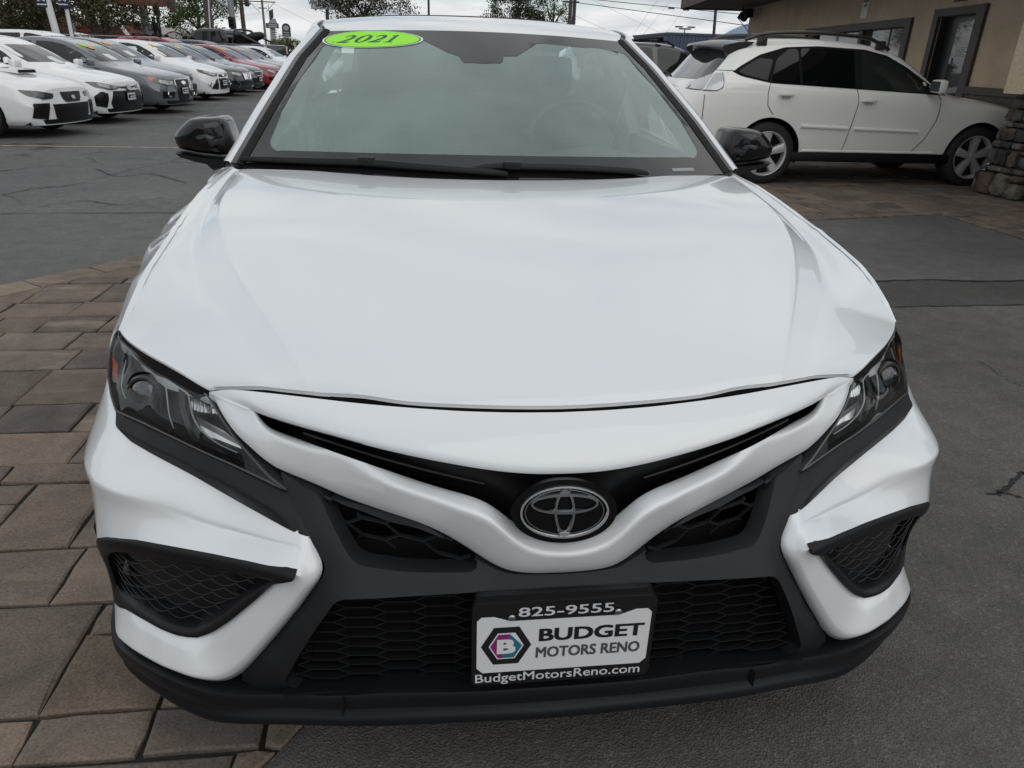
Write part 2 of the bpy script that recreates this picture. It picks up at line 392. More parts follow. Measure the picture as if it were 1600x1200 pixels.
# ================================================================== ground: asphalt sheets, paver band, line
def asphalt(name, col, speck=.5, scale=150., crack=0., stain=.25, rough=.82, bump=.35):
    m = bpy.data.materials.new(name); m.use_nodes = True; MATS[name] = m
    t = m.node_tree; b = t.nodes['Principled BSDF']; N = lambda k, **kw: (lambda n: [setattr(n, a, c) for a, c in kw.items()] and n or n)(t.nodes.new(k))
    L = t.links.new
    tc = N('ShaderNodeTexCoord'); P = tc.outputs['Object']
    big = N('ShaderNodeTexNoise'); big.inputs['Scale'].default_value = .55; big.inputs['Detail'].default_value = 6; L(P, big.inputs['Vector'])
    mid = N('ShaderNodeTexNoise'); mid.inputs['Scale'].default_value = 7; mid.inputs['Detail'].default_value = 6; mid.inputs['Roughness'].default_value = .65; L(P, mid.inputs['Vector'])
    vo = N('ShaderNodeTexVoronoi'); vo.inputs['Scale'].default_value = scale; L(P, vo.inputs['Vector'])
    vf = N('ShaderNodeTexVoronoi'); vf.inputs['Scale'].default_value = scale * .6; L(P, vf.inputs['Vector'])
    r1 = N('ShaderNodeMapRange'); r1.inputs[1].default_value = .3; r1.inputs[2].default_value = .7; r1.inputs[3].default_value = 1 - stain; r1.inputs[4].default_value = 1 + stain; L(big.outputs['Fac'], r1.inputs[0])
    r2 = N('ShaderNodeMapRange'); r2.inputs[1].default_value = .25; r2.inputs[2].default_value = .75; r2.inputs[3].default_value = .78; r2.inputs[4].default_value = 1.22; L(mid.outputs['Fac'], r2.inputs[0])
    sx = N('ShaderNodeSeparateColor'); L(vo.outputs['Color'], sx.inputs[0])
    r3 = N('ShaderNodeMapRange'); r3.inputs[3].default_value = 1 - speck * .55; r3.inputs[4].default_value = 1 + speck * .55; L(sx.outputs[0], r3.inputs[0])
    sx2 = N('ShaderNodeSeparateColor'); L(vf.outputs['Color'], sx2.inputs[0])
    r4 = N('ShaderNodeMapRange'); r4.inputs[1].default_value = .90; r4.inputs[2].default_value = 1.0; r4.inputs[3].default_value = 1.; r4.inputs[4].default_value = 1. + speck * 1.1; L(sx2.outputs[1], r4.inputs[0])
    mu = lambda a, c: (lambda n: (L(a, n.inputs[0]), L(c, n.inputs[1]), n.outputs[0])[2])(N('ShaderNodeMath', operation='MULTIPLY'))
    f = mu(mu(r1.outputs[0], r2.outputs[0]), mu(r3.outputs[0], r4.outputs[0]))
    h = vo.outputs['Distance']
    if crack:
        wob = N('ShaderNodeTexNoise'); wob.inputs['Scale'].default_value = 1.3; wob.inputs['Detail'].default_value = 5; L(P, wob.inputs['Vector'])
        va = N('ShaderNodeVectorMath', operation='MULTIPLY_ADD'); L(wob.outputs['Color'], va.inputs[0]); va.inputs[1].default_value = (.9, .9, 0); L(P, va.inputs[2])
        cr = N('ShaderNodeTexVoronoi', feature='DISTANCE_TO_EDGE'); cr.inputs['Scale'].default_value = .62; L(va.outputs[0], cr.inputs['Vector'])
        rc = N('ShaderNodeMapRange'); rc.inputs[1].default_value = .004; rc.inputs[2].default_value = .016; rc.inputs[3].default_value = 1 - crack; rc.inputs[4].default_value = 1; L(cr.outputs['Distance'], rc.inputs[0])
        msk = N('ShaderNodeMapRange'); msk.inputs[1].default_value = .42; msk.inputs[2].default_value = .55; msk.inputs[3].default_value = 0; msk.inputs[4].default_value = 1; L(big.outputs['Fac'], msk.inputs[0])
        mxr = N('ShaderNodeMix'); mxr.data_type = 'FLOAT'; L(msk.outputs[0], mxr.inputs[0]); L(rc.outputs[0], mxr.inputs[2]); mxr.inputs[3].default_value = 1.0
        f = mu(f, mxr.outputs[0])
    mc = N('ShaderNodeVectorMath', operation='SCALE'); mc.inputs[0].default_value = col; L(f, mc.inputs['Scale']); L(mc.outputs[0], b.inputs['Base Color'])
    rr = N('ShaderNodeMapRange'); rr.inputs[1].default_value = .35; rr.inputs[2].default_value = .65; rr.inputs[3].default_value = rough - .16; rr.inputs[4].default_value = rough + .06; L(big.outputs['Fac'], rr.inputs[0]); L(rr.outputs[0], b.inputs['Roughness'])
    bp = N('ShaderNodeBump'); bp.inputs['Strength'].default_value = bump; bp.inputs['Distance'].default_value = .004; L(h, bp.inputs['Height']); L(bp.outputs[0], b.inputs['Normal'])
    b.inputs['Specular IOR Level'].default_value = .35
    return m
def sheet(name, poly, z, m):
    o = mesh(name, [(a, b, z) for a, b in poly], [tuple(range(len(poly)))], m, None, False); return struct(o)
AS_OLD = asphalt('old cracked asphalt', (.092, .090, .088), .35, 110, .8, .38)
AS_NEW = asphalt('smoother asphalt', (.097, .095, .092), .34, 220, 0, .26)
AS_CRS = asphalt('coarse asphalt', (.092, .087, .082), .42, 210, 0, .22, bump=.6)
AS_TR = asphalt('patched trench asphalt', (.058, .056, .054), .35, 170, 0, .3, rough=.7)
sheet('ground', [(-1500, -400), (1500, -400), (1500, 3000), (-1500, 3000)], -.016, AS_OLD)
A0, AD = np.array([-2.70, 3.52]), np.array([.6196, .7849])       # outer edge of the paver band
B0, BD = np.array([-.56, .14]), np.array([.5883, .8086])         # inner edge
an = np.array([-AD[1], AD[0]]); bn = np.array([-BD[1], BD[0]])   # both normals look up-left
pA = lambda t: tuple(A0 + AD * t); pB = lambda t: tuple(B0 + BD * t)
tA = (5.65 - A0[1]) / AD[1]
sheet('asphalt_patch', [pA(-14), pA(tA), (-40, 5.65), (-40, pA(-14)[1])], -.011, AS_NEW)
T0, T1 = np.array([3.39, 5.57]), np.array([4.99, 5.90]); td = (T1 - T0) / np.linalg.norm(T1 - T0); tn = np.array([-td[1], td[0]])
tb = (3.56 - B0[1]) / BD[1]; tb2 = (3.02 - B0[1]) / BD[1]
sheet('asphalt_drive', [pB(tb), (5.0, 3.56), tuple(T1), tuple(T0)], -.0115, AS_NEW)
sheet('trench_strip', [pB(tb2), (5.0, 3.02), (5.0, 3.56), pB(tb)], -.0125, AS_TR)
sheet('asphalt_apron', [pB(-8), (5.0, pB(-8)[1]), (5.0, 3.02), pB(tb2)], -.010, AS_CRS)
# crack in the coarse asphalt at the right, and tar line of the sheet joint
for pts, wd in (([(0, 303), (60, 292), (120, 286), (200, 264), (268, 252)], .035), ([(150, 262), (182, 274), (232, 270), (292, 284)], .03), ([(20, 212), (92, 204), (172, 196), (252, 184)], .04), ([(0, 272), (42, 262), (112, 242), (170, 236)], .03), ([(60, 322), (130, 312), (190, 318), (255, 306)], .02), ([(0, 332.5), (120, 331), (276, 330)], .022), ([(262, 180), (330, 172), (392, 168)], .05),
                ([(1366, 437), (1450, 435), (1530, 437), (1605, 436)], .028), ([(1386, 477), (1480, 476), (1605, 474)], .024), ([(1525, 560), (1548, 572), (1570, 588), (1600, 603)], .010), ([(1560, 770), (1590, 745), (1600, 735)], .03), ([(1540, 768), (1575, 768), (1600, 775)], .012)):
    P = []
    for p in pts:
        d = CAM_M @ np.array([(p[0] - 800) / FPX, 1, (600 - p[1]) / FPX]); q = CAM_C + d * (-(CAM_C[2]) / d[2]); P.append((q[0], q[1]))
    P = crspline([(a, b, 0) for a, b in P], 8); P = P + np.c_[rng.normal(0, .004, (len(P), 2)), np.zeros(len(P))]
    v = []; 
    for i, p in enumerate(P):
        w_ = wd * (.4 + .6 * rng.random()); v += [(p[0], p[1] - w_ / 2, -.0075), (p[0], p[1] + w_ / 2, -.0075)]
    struct(mesh('asphalt_crack', v, [(2 * i, 2 * i + 2, 2 * i + 3, 2 * i + 1) for i in range(len(P) - 1)], mat('crack', (.012, .012, .012), .9), None, False))
LINE = mat('worn parking paint', (.27, .24, .17), .8, noise=(9, .5))
v = []; f = []
xs = np.linspace(-16, -2.2, 90)
for i, x in enumerate(xs):
    yc = 10.35 + .055 * (x + 6) * .6 + rng.normal(0, .008); v += [(x, yc - .045, -.0125), (x, yc + .045, -.0125)]
struct(mesh('painted_line', v, [(2 * i, 2 * i + 2, 2 * i + 3, 2 * i + 1) for i in range(len(xs) - 1)], LINE, None, False))

# ---- pavers
bed = mat('joint sand', (.020, .018, .016), .95, noise=(60, .4))
V_, F_2 = [], []
for poly in ([pB(-8), pB(tb + 2.45), pA((10.4 - A0[1]) / AD[1]), pA(-14)], [tuple(T0), tuple(T1), (10.6, 7.06), (10.6, 10.4), pA((10.4 - A0[1]) / AD[1])], [(5.0, -1), (10.6, -1), (10.6, 7.06), tuple(T1)]):
    b0 = len(V_); V_ += [(a, b, -.0145 + .0002 * b0) for a, b in poly]; F_2.append(tuple(range(b0, b0 + len(poly))))
WALK = struct(mesh('paved_walkway', V_, F_2, bed, None, False))
def clip(P, n, c, keep=1):
    """keep the side n.p >= c (keep=1) or <= c"""
    out = []
    for i in range(len(P)):
        a, b = P[i], P[(i + 1) % len(P)]; da = (n[0] * a[0] + n[1] * a[1] - c) * keep; db = (n[0] * b[0] + n[1] * b[1] - c) * keep
        if da >= 0: out.append(a)
        if da * db < 0: t = da / (da - db); out.append((a[0] + (b[0] - a[0]) * t, a[1] + (b[1] - a[1]) * t))
    return out
def area(P): return abs(sum(P[i][0] * P[(i + 1) % len(P)][1] - P[(i + 1) % len(P)][0] * P[i][1] for i in range(len(P)))) / 2
PV = bpy.data.materials.new('paver stone'); PV.use_nodes = True
t = PV.node_tree; b = t.nodes['Principled BSDF']; L = t.links.new
at_ = t.nodes.new('ShaderNodeAttribute'); at_.attribute_name = 'tint'
tc = t.nodes.new('ShaderNodeTexCoord')
na = t.nodes.new('ShaderNodeTexNoise'); na.inputs['Scale'].default_value = 5.5; na.inputs['Detail'].default_value = 7; na.inputs['Roughness'].default_value = .62; na.inputs['Distortion'].default_value = .5; L(tc.outputs['Object'], na.inputs['Vector'])
nb = t.nodes.new('ShaderNodeTexNoise'); nb.inputs['Scale'].default_value = 160; nb.inputs['Detail'].default_value = 3; L(tc.outputs['Object'], nb.inputs['Vector'])
mpd = t.nodes.new('ShaderNodeMapping'); mpd.inputs['Scale'].default_value = (1.6, 5.0, 1); L(tc.outputs['Object'], mpd.inputs['Vector'])
nd = t.nodes.new('ShaderNodeTexNoise'); nd.inputs['Scale'].default_value = 1.6; nd.inputs['Detail'].default_value = 6; nd.inputs['Roughness'].default_value = .6; L(mpd.outputs[0], nd.inputs['Vector'])
ra_ = t.nodes.new('ShaderNodeMapRange'); ra_.inputs[1].default_value = .3; ra_.inputs[2].default_value = .72; ra_.inputs[3].default_value = .68; ra_.inputs[4].default_value = 1.3; L(na.outputs['Fac'], ra_.inputs[0])
rb_ = t.nodes.new('ShaderNodeMapRange'); rb_.inputs[1].default_value = .3; rb_.inputs[2].default_value = .7; rb_.inputs[3].default_value = .72; rb_.inputs[4].default_value = 1.3; L(nb.outputs['Fac'], rb_.inputs[0])
rd_ = t.nodes.new('ShaderNodeMapRange'); rd_.inputs[1].default_value = .50; rd_.inputs[2].default_value = .66; rd_.inputs[3].default_value = 0; rd_.inputs[4].default_value = .85; L(nd.outputs['Fac'], rd_.inputs[0])
m1 = t.nodes.new('ShaderNodeMath'); m1.operation = 'MULTIPLY'; L(ra_.outputs[0], m1.inputs[0]); L(rb_.outputs[0], m1.inputs[1])
sc_ = t.nodes.new('ShaderNodeVectorMath'); sc_.operation = 'SCALE'; L(at_.outputs['Color'], sc_.inputs[0]); L(m1.outputs[0], sc_.inputs['Scale'])
wm = t.nodes.new('ShaderNodeMix'); wm.data_type = 'RGBA'; L(rd_.outputs[0], wm.inputs[0]); L(sc_.outputs[0], wm.inputs[6]); wm.inputs[7].default_value = (.26, .205, .16, 1)
# worn lighter patches only on some stones: the alpha of the tint says how much
wa = t.nodes.new('ShaderNodeMath'); wa.operation = 'MULTIPLY'; L(rd_.outputs[0], wa.inputs[0]); L(at_.outputs['Alpha'], wa.inputs[1]); L(wa.outputs[0], wm.inputs[0])
L(wm.outputs[2], b.inputs['Base Color']); b.inputs['Roughness'].default_value = .85; b.inputs['Specular IOR Level'].default_value = .3
bu = t.nodes.new('ShaderNodeBump'); bu.inputs['Strength'].default_value = .5; bu.inputs['Distance'].default_value = .003; L(nb.outputs['Fac'], bu.inputs['Height'])
bu2 = t.nodes.new('ShaderNodeBump'); bu2.inputs['Strength'].default_value = .5; bu2.inputs['Distance'].default_value = .012; L(na.outputs['Fac'], bu2.inputs['Height']); L(bu.outputs[0], bu2.inputs['Normal']); L(bu2.outputs[0], b.inputs['Normal'])
def inset(P, d):
    n = len(P); out = []
    s = sum(P[i][0] * P[(i + 1) % n][1] - P[(i + 1) % n][0] * P[i][1] for i in range(n)); P = P if s > 0 else P[::-1]
    for i in range(n):
        a, p, c = np.array(P[i - 1]), np.array(P[i]), np.array(P[(i + 1) % n]); e1 = p - a; e2 = c - p
        l1, l2 = np.linalg.norm(e1), np.linalg.norm(e2)
        if l1 < 1e-6 or l2 < 1e-6: continue
        n1 = np.array([-e1[1], e1[0]]) / l1; n2 = np.array([-e2[1], e2[0]]) / l2; k = 1 + n1 @ n2
        out.append(tuple(p + (n1 + n2) * d / max(.35, k)))
    return out
def paver_mesh(P, tint, worn):
    P = [p for i, p in enumerate(P) if np.hypot(p[0] - P[i - 1][0], p[1] - P[i - 1][1]) > .012]
    if len(P) < 3: return None
    q0 = inset(P, .0052)
    if len(q0) < 3: return None
    q = []
    for i in range(len(q0)):                                     # worn, slightly wavy edges
        a, c = np.array(q0[i]), np.array(q0[(i + 1) % len(q0)]); k = 3 if np.linalg.norm(c - a) > .2 else 2
        for j in range(k): q.append(tuple(a + (c - a) * (j / k) + rng.normal(0, .0026, 2)))
    n = len(q); ctr = np.mean(q, 0)
    top = [tuple(np.array(p) + (ctr - np.array(p)) / max(.03, np.linalg.norm(ctr - np.array(p))) * abs(rng.normal(.009, .003))) for p in q]
    h = rng.normal(0, .0018); sx, sy = rng.normal(0, .006, 2); c = np.mean(top, 0)
    v = [(a, c_, -.0144) for a, c_ in q] + [(a, c_, -.0050 + h) for a, c_ in q] + [(a, c_, -.0008 + h + (a - c[0]) * sx + (c_ - c[1]) * sy) for a, c_ in top]
    f = [tuple(range(2 * n, 3 * n))] + [(i, (i + 1) % n, n + (i + 1) % n, n + i) for i in range(n)] + [(n + i, n + (i + 1) % n, 2 * n + (i + 1) % n, 2 * n + i) for i in range(n)]
    return v, f, tint, worn
tiles = []
TINTS = [(.118, .092, .074), (.102, .082, .068), (.130, .098, .076), (.088, .072, .062), (.120, .096, .079), (.140, .108, .083)]
bw = .225
def add_tile(P, border=False):
    # the paved land: left of B, or beyond T, or right of x = 5; inside the border course for the field stones
    cA = an @ A0 - (0 if border else bw)
    frs = []
    P = clip(P, an, cA, -1)
    if len(P) < 3: return
    u = clip(P, tn, tn @ T0, 1)
    if len(u) >= 3: frs.append(u)
    P = clip(P, tn, tn @ T0, -1)
    if len(P) >= 3:
        l = clip(P, bn, bn @ B0, 1)
        if len(l) >= 3: frs.append(l)
        r = clip(P, bn, bn @ B0, -1)
        if len(r) >= 3:
            d = clip(r, np.array([1., 0]), 5.0, 1)
            if len(d) >= 3: frs.append(d)
    for q in frs:
        if area(q) > .0016:
            ti = TINTS[rng.integers(len(TINTS))] if not border else (.150, .118, .090)
            k = rng.uniform(.98, 1.42); tiles.append((q, tuple(x * k for x in ti), float(rng.random() ** 1.6) if not border else .75))
y = -1.62
hs = [.24, .36, .12, .24, .24, .36, .24, .12, .36]
i = 0
while y < 10.4:
    h = hs[i % len(hs)] if rng.random() < .75 else hs[rng.integers(len(hs))]; i += 1
    x = -6.3 + rng.uniform(0, .3)
    while x < 10.6:
        wd = float(rng.choice([.24, .36, .36, .48, .30])) if h > .15 else float(rng.choice([.24, .36, .30]))
        if h > .3 and rng.random() < .35:
            k = rng.choice([.12, .24]); add_tile([(x, y), (x + wd, y), (x + wd, y + k), (x, y + k)]); add_tile([(x, y + k), (x + wd, y + k), (x + wd, y + h), (x, y + h)])
        else: add_tile([(x, y), (x + wd, y), (x + wd, y + h), (x, y + h)])
        x += wd
    y += h
s_ = -8.
while s_ < 9:
    l = float(rng.choice([.34, .40, .36])); a = A0 + AD * s_; c = A0 + AD * (s_ + l)
    add_tile([tuple(a), tuple(c), tuple(c - an * bw), tuple(a - an * bw)], True); s_ += l
singles, rest = [], []
for q, ti, wn_ in tiles:
    r = paver_mesh(q, ti, wn_)
    if r is None: continue
    c = np.mean(q, 0); hid = (abs(c[0]) < .78 and .25 < c[1] < 4.8)
    (singles if seen((c[0], c[1], 0)) and not hid else rest).append((np.hypot(c[0] - CAM_C[0], c[1] - CAM_C[1]) / math.sqrt(area(q)), r))
singles.sort(key=lambda k: k[0]); rest += singles[298:]; singles = singles[:298]
def paver_obj(name, items):
    V, F, Cc = [], [], []
    for v, f, ti, wn_ in items:
        F += [tuple(i + len(V) for i in q) for q in f]; V += v; Cc += [(*ti, wn_)] * len(v)
    o = mesh(name, V, F, PV, WALK, False)
    at2 = o.data.color_attributes.new('tint', 'FLOAT_COLOR', 'POINT'); at2.data.foreach_set('color', np.array(Cc, 'f').ravel())
    return o
for _, r in singles: paver_obj('paver', [r])
stuff(paver_obj('paver_field', [r for _, r in rest]))
# ================================================================== the white sedan in the foreground
CAR = tag(empty('white_sedan', (0, 0, 0)), 'glossy white sedan in the foreground with a green oval sticker reading 2021 and black mirrors', 'car')
HF = [(0, .135, .7845), (.08, .137, .785), (.16, .144, .786), (.25, .158, .788), (.33, .174, .790), (.40, .193, .7915), (.47, .214, .792), (.515, .230, .7905), (.545, .242, .789), (.567, .250, .7845), (.587, .258, .777)]
HOOD_HL = [(.587, .258, .777), (.602, .266, .781), (.623, .280, .789), (.672, .322, .797), (.710, .357, .800), (.742, .392, .801), (.773, .428, .803), (.800, .468, .806)]
HOOD_FD = [(.800, .468, .806), (.786, .494, .844), (.777, .546, .879), (.772, .602, .901), (.7735, .704, .919), (.7815, .830, .933), (.7925, .934, .940), (.800, 1.10, .957), (.797, 1.25, .974), (.776, 1.36, .986)]
HOOD_RR = [(.776, 1.36, .986), (.70, 1.322, .9885), (.50, 1.262, .9915), (.25, 1.228, .9925), (0, 1.215, .9925)]
HOOD_CR = [(.718, .872, .956), (.683, .755, .940), (.653, .664, .920), (.609, .556, .900), (.567, .473, .881), (.50, .370, .861), (.445, .29, .846)]
NOSE_SIDE = [(.583, .252, .770), (.561, .218, .7455), (.538, .196, .721), (.516, .186, .702), (.495, .177, .6825), (.473, .170, .668)]
HL_IN = [(.590, .257, .763), (.564, .2225, .739), (.540, .200, .711), (.512, .182, .683), (.484, .163, .657), (.453, .142, .640)]
HL_TOP = [(.807, .471, .791), (.777, .434, .786), (.767, .422, .785), (.737, .395, .775), (.698, .357, .771), (.680, .338, .770), (.648, .314, .767), (.626, .295, .766), (.606, .280, .7625), (.590, .257, .763)]
HL_BOT = [(.453, .142, .640), (.493, .162, .652), (.540, .186, .664), (.595, .214, .676), (.643, .242, .686), (.72, .300, .692), (.79, .360, .689)]
HL_OUT = [(.79, .360, .689), (.813, .405, .702), (.833, .455, .724), (.842, .505, .752), (.838, .535, .778), (.822, .525, .790), (.807, .471, .791)]
TRIM_LOW = [(.790, .360, .687), (.782, .335, .682), (.775, .320, .677), (.765, .306, .669), (.755, .300, .661), (.700, .260, .651), (.642, .225, .638), (.626, .216, .634), (.547, .177, .603), (.467, .115, .594), (.432, .089, .590), (.412, .081, .586)]
WHITE_EDGE = [(.412, .081, .586), (.400, .071, .567), (.390, .059, .553), (.3885, .053, .543), (.394, .0505, .5305), (.434, .0585, .466), (.482, .076, .392), (.533, .091, .319), (.558, .098, .287), (.577, .099, .273), (.600, .098, .270), (.640, .098, .283), (.70, .122, .293), (.76, .166, .290), (.807, .213, .280), (.829, .252, .279), (.845, .30, .281)]
WHITE_RIDGE = [(.420, .064, .588), (.409, .036, .541), (.421, .036, .520), (.452, .047, .470), (.497, .061, .406), (.548, .076, .335), (.578, .084, .304), (.602, .087, .292), (.64, .090, .297)]
SLOT_UP = [(0, .0495, .711), (.05, .0505, .711), (.097, .0555, .714), (.148, .063, .7195), (.225, .080, .729), (.297, .103, .737), (.366, .130, .746), (.436, .164, .751), (.480, .190, .754), (.499, .206, .7515)]
SLOT_LOW = [(0, .030, .600), (.019, .0315, .600), (.043, .034, .605), (.068, .0405, .6145), (.097, .0485, .6365), (.117, .053, .653), (.127, .056, .6595), (.140, .060, .6635), (.159, .068, .667), (.186, .078, .670), (.235, .095, .679), (.263, .104, .686), (.327, .115, .7075), (.373, .139, .7135), (.422, .173, .7155), (.455, .192, .720), (.480, .200, .7255), (.493, .202, .738), (.499, .206, .7515)]
VRIDGE = [(0, .000, .590), (.036, .003, .589), (.065, .006, .5975), (.089, .011, .616), (.119, .019, .647), (.132, .022, .655), (.174, .037, .661), (.198, .048, .669), (.27, .075, .681), (.374, .136, .701), (.461, .171, .723), (.488, .187, .7285), (.499, .196, .744), (.510, .205, .761)]
VLOW = [(0, .022, .537), (.045, .0235, .5365), (.075, .027, .537), (.095, .036, .535), (.118, .046, .544), (.150, .058, .563), (.159, .0595, .571), (.195, .066, .594), (.234, .069, .6155), (.288, .100, .617), (.303, .108, .6185), (.357, .133, .626), (.409, .150, .646), (.426, .158, .6495), (.463, .169, .661), (.473, .170, .668)]
MESH_UP = [(.425, .141, .652), (.39, .134, .636), (.357, .128, .620), (.290, .104, .603), (.236, .073, .603), (.190, .0585, .5865), (.178, .047, .588), (.152, .037, .565), (.135, .030, .543)]
MESH_LOW = [(.135, .030, .540), (.19, .0285, .544), (.27, .032, .549), (.318, .042, .554), (.333, .048, .556), (.346, .050, .5645), (.375, .078, .600), (.405, .112, .6355), (.422, .135, .650)]
INT_TOP = [(0, .012, .516), (.10, .0115, .516), (.20, .010, .517), (.29, .008, .518), (.338, .0065, .519), (.358, .0058, .5175), (.372, .0068, .510)]
INT_SIDE = [(.372, .0068, .510), (.405, .019, .452), (.440, .033, .384), (.468, .044, .325), (.475, .046, .308)]
LIP_TOP = [(0, .016, .302), (.15, .019, .300), (.29, .029, .300), (.38, .045, .284), (.46, .062, .277), (.53, .080, .262), (.60, .091, .258), (.655, .102, .272), (.71, .126, .282), (.765, .168, .279), (.81, .215, .269), (.833, .255, .268), (.852, .31, .270), (.88, .42, .262), (.895, .56, .255)]
FOG_TOP = [(.427, .030, .5535), (.447, .0375, .561), (.507, .0685, .5555), (.580, .110, .5445), (.654, .1455, .5365), (.720, .174, .532), (.785, .210, .5145), (.820, .247, .487)]
FOG_SIDE = [(.820, .247, .487), (.838, .278, .458), (.847, .300, .42), (.850, .318, .37), (.849, .318, .325), (.842, .298, .297)]
FOG_V = [(.842, .298, .297), (.815, .258, .318), (.801, .247, .327), (.761, .202, .3475), (.741, .185, .351), (.698, .145, .362), (.657, .122, .362), (.627, .119, .3605), (.598, .109, .378), (.5585, .0935, .4165), (.513, .077, .467), (.4665, .058, .5225)]
CREASE = [(.895, .50, .612), (.872, .385, .600), (.845, .31, .606), (.806, .243, .612), (.776, .216, .615), (.737, .191, .612), (.700, .186, .604), (.665, .181, .588), (.629, .170, .576), (.595, .158, .569), (.545, .137, .567)]


def gsm(P, sig=.014, corners=(), step=.004):
    """smooth a traced line, keeping its ends and the given corner points"""
    P = np.array(P, float); cut = [0]
    for c in corners: cut.append(int(np.argmin(((P - np.array(c)) ** 2).sum(1))))
    cut = sorted(set(cut + [len(P) - 1])); out = []
    for a, b in zip(cut[:-1], cut[1:]):
        Q = resample(P[a:b + 1], step)
        if len(Q) < 4: out.append(Q[:-1]); continue
        k = int(3 * sig / step); E = np.vstack([2 * Q[0] - Q[min(len(Q) - 1, k):0:-1], Q, 2 * Q[-1] - Q[-2:max(-len(Q) - 1, -k - 2):-1]])
        m0 = min(len(Q) - 1, k); g = np.exp(-.5 * (np.arange(-m0, m0 + 1) * step / sig) ** 2); g /= g.sum()
        R = np.stack([np.convolve(E[:, i], g, 'valid') for i in range(3)], 1)[:len(Q)]
        R[0] = Q[0]; R[-1] = Q[-1]; out.append(R[:-1])
    out.append(P[-1:]); return np.vstack(out)
def krow(P, knots, ns):
    """sample a line with ns[i] steps between successive knots"""
    P = np.array(P, float); ix = [int(np.argmin(((P - np.array(k)) ** 2).sum(1))) for k in knots]; ix[0] = 0; ix[-1] = len(P) - 1; out = []
    for a, b, n in zip(ix[:-1], ix[1:], ns): out.append(resample(P[a:b + 1], n=n + 1)[:-1])
    out.append(P[-1:]); return np.vstack(out)
def lerp(A, B, t, off=(0, 0, 0)): return A * (1 - t) + B * t + np.array(off)
def half_loft(rows): return loft([[tuple(p) for p in r] for r in rows])
def both_sides(name, parts, m, parent, sym=False, sharp=50, weld=4e-4):
    """parts: (verts, faces) lists; sym joins the mirrored half into one mesh, else two meshes"""
    V, F = [], []
    for v, f in parts: F += [tuple(i + len(V) for i in q) for q in f]; V += list(v)
    def mk(V, F):
        bm = bmesh.new(); bv = [bm.verts.new(p) for p in V]
        for q in F:
            try: bm.faces.new([bv[i] for i in q])
            except ValueError: pass
        bmesh.ops.remove_doubles(bm, verts=bm.verts[:], dist=weld)
        return frombm(name, bm, m, parent, True, sharp)
    MV = [(-p[0], p[1], p[2]) for p in V]; MF = [q[::-1] for q in F]
    if sym: return mk(V + MV, F + [tuple(i + len(V) for i in q) for q in MF])
    return mk(V, F), mk(MV, MF)
def outward(v, f, ref):
    """flip faces so that they look away from ref"""
    v = np.array(v); n = 0.
    for q in f[::max(1, len(f) // 60)]:
        a, b, c = v[q[0]], v[q[1]], v[q[2]]; n += np.dot(np.cross(b - a, c - a), a - np.array(ref))
    return (list(map(tuple, v)), f if n > 0 else [q[::-1] for q in f])

# ---- hood
HL_ = [
 [(0, .135, .7845), (0, .155, .8005), (0, .20, .8225), (0, .30, .857), (0, .42, .889), (0, .60, .926), (0, .80, .956), (0, 1.0, .978), (0, 1.215, .9925)],
 [(.22, .153, .787), (.226, .175, .804), (.235, .22, .8255), (.25, .32, .859), (.27, .43, .888), (.29, .60, .923), (.31, .80, .953), (.325, 1.0, .976), (.34, 1.242, .992)],
 [(.405, .195, .7915), (.418, .215, .808), (.44, .26, .828), (.485, .345, .855), (.545, .46, .8815), (.59, .556, .9015), (.635, .664, .923), (.663, .755, .9415), (.692, .872, .9575), (.712, 1.0, .9695), (.728, 1.15, .979), (.735, 1.338, .988)],
 [(.49, .221, .7915), (.505, .238, .802), (.535, .282, .8155), (.58, .355, .8335), (.635, .45, .8555), (.675, .55, .878), (.707, .66, .9005), (.723, .755, .916), (.737, .872, .932), (.749, 1.0, .9475), (.757, 1.15, .963), (.760, 1.352, .9865)]]
NT = 110
def by_y(P, n=NT, sm=True):
    P = np.array(P, float); Q = crspline(P, 10) if sm else P; t = (Q[:, 1] - Q[0, 1]) / (Q[-1, 1] - Q[0, 1]); tt = np.linspace(0, 1, n) ** 1.25
    return np.stack([np.interp(tt, t, Q[:, i]) for i in range(3)], 1)
l0, l1, l2, l3 = [by_y(P) for P in HL_]
edge_ = np.vstack([gsm(HOOD_HL, .012), gsm(HOOD_FD, .03)[1:]]); l4 = by_y(edge_, sm=False)
# hold the front corners on the shut line
g4 = np.exp(-np.linspace(0, 1, NT) * 14)[:, None]
lines_ = [l0, l1, lerp(l1, l2, .55) + np.array([0, 0, .003]), lerp(l1, l2, .90) + np.array([0, 0, .0012]) * (1 - g4), l2, lerp(l2, l3, .16) - np.array([0, 0, .0008]) * (1 - g4), lerp(l2, l3, .62) - np.array([0, 0, .0015]) * (1 - g4), l3, lerp(l3, l4, .5) + np.array([0, 0, .002]) * (1 - g4), lerp(l3, l4, .93), l4]
HV = []
for j in range(NT):
    row = np.array([L_[j] for L_ in lines_]); m_ = np.vstack([row[:0:-1] * np.array([-1, 1, 1]), row]); HV.append(crspline(m_, 5))
HV = np.array(HV)
bm = bmesh.new(); g_ = [[bm.verts.new(tuple(p)) for p in r] for r in HV]
for j in range(NT - 1):
    for i in range(len(g_[0]) - 1): bm.faces.new((g_[j][i], g_[j][i + 1], g_[j + 1][i + 1], g_[j + 1][i]))
for v_ in bm.verts:
    if v_.is_boundary and v_.co.y < .3 and abs(v_.co.x) < .58: v_.co.y += .0035
be = [e_ for e_ in bm.edges if e_.is_boundary]; ex = bmesh.ops.extrude_edge_only(bm, edges=be)
for v_ in ex['geom']:
    if isinstance(v_, bmesh.types.BMVert): v_.co.z -= .0042
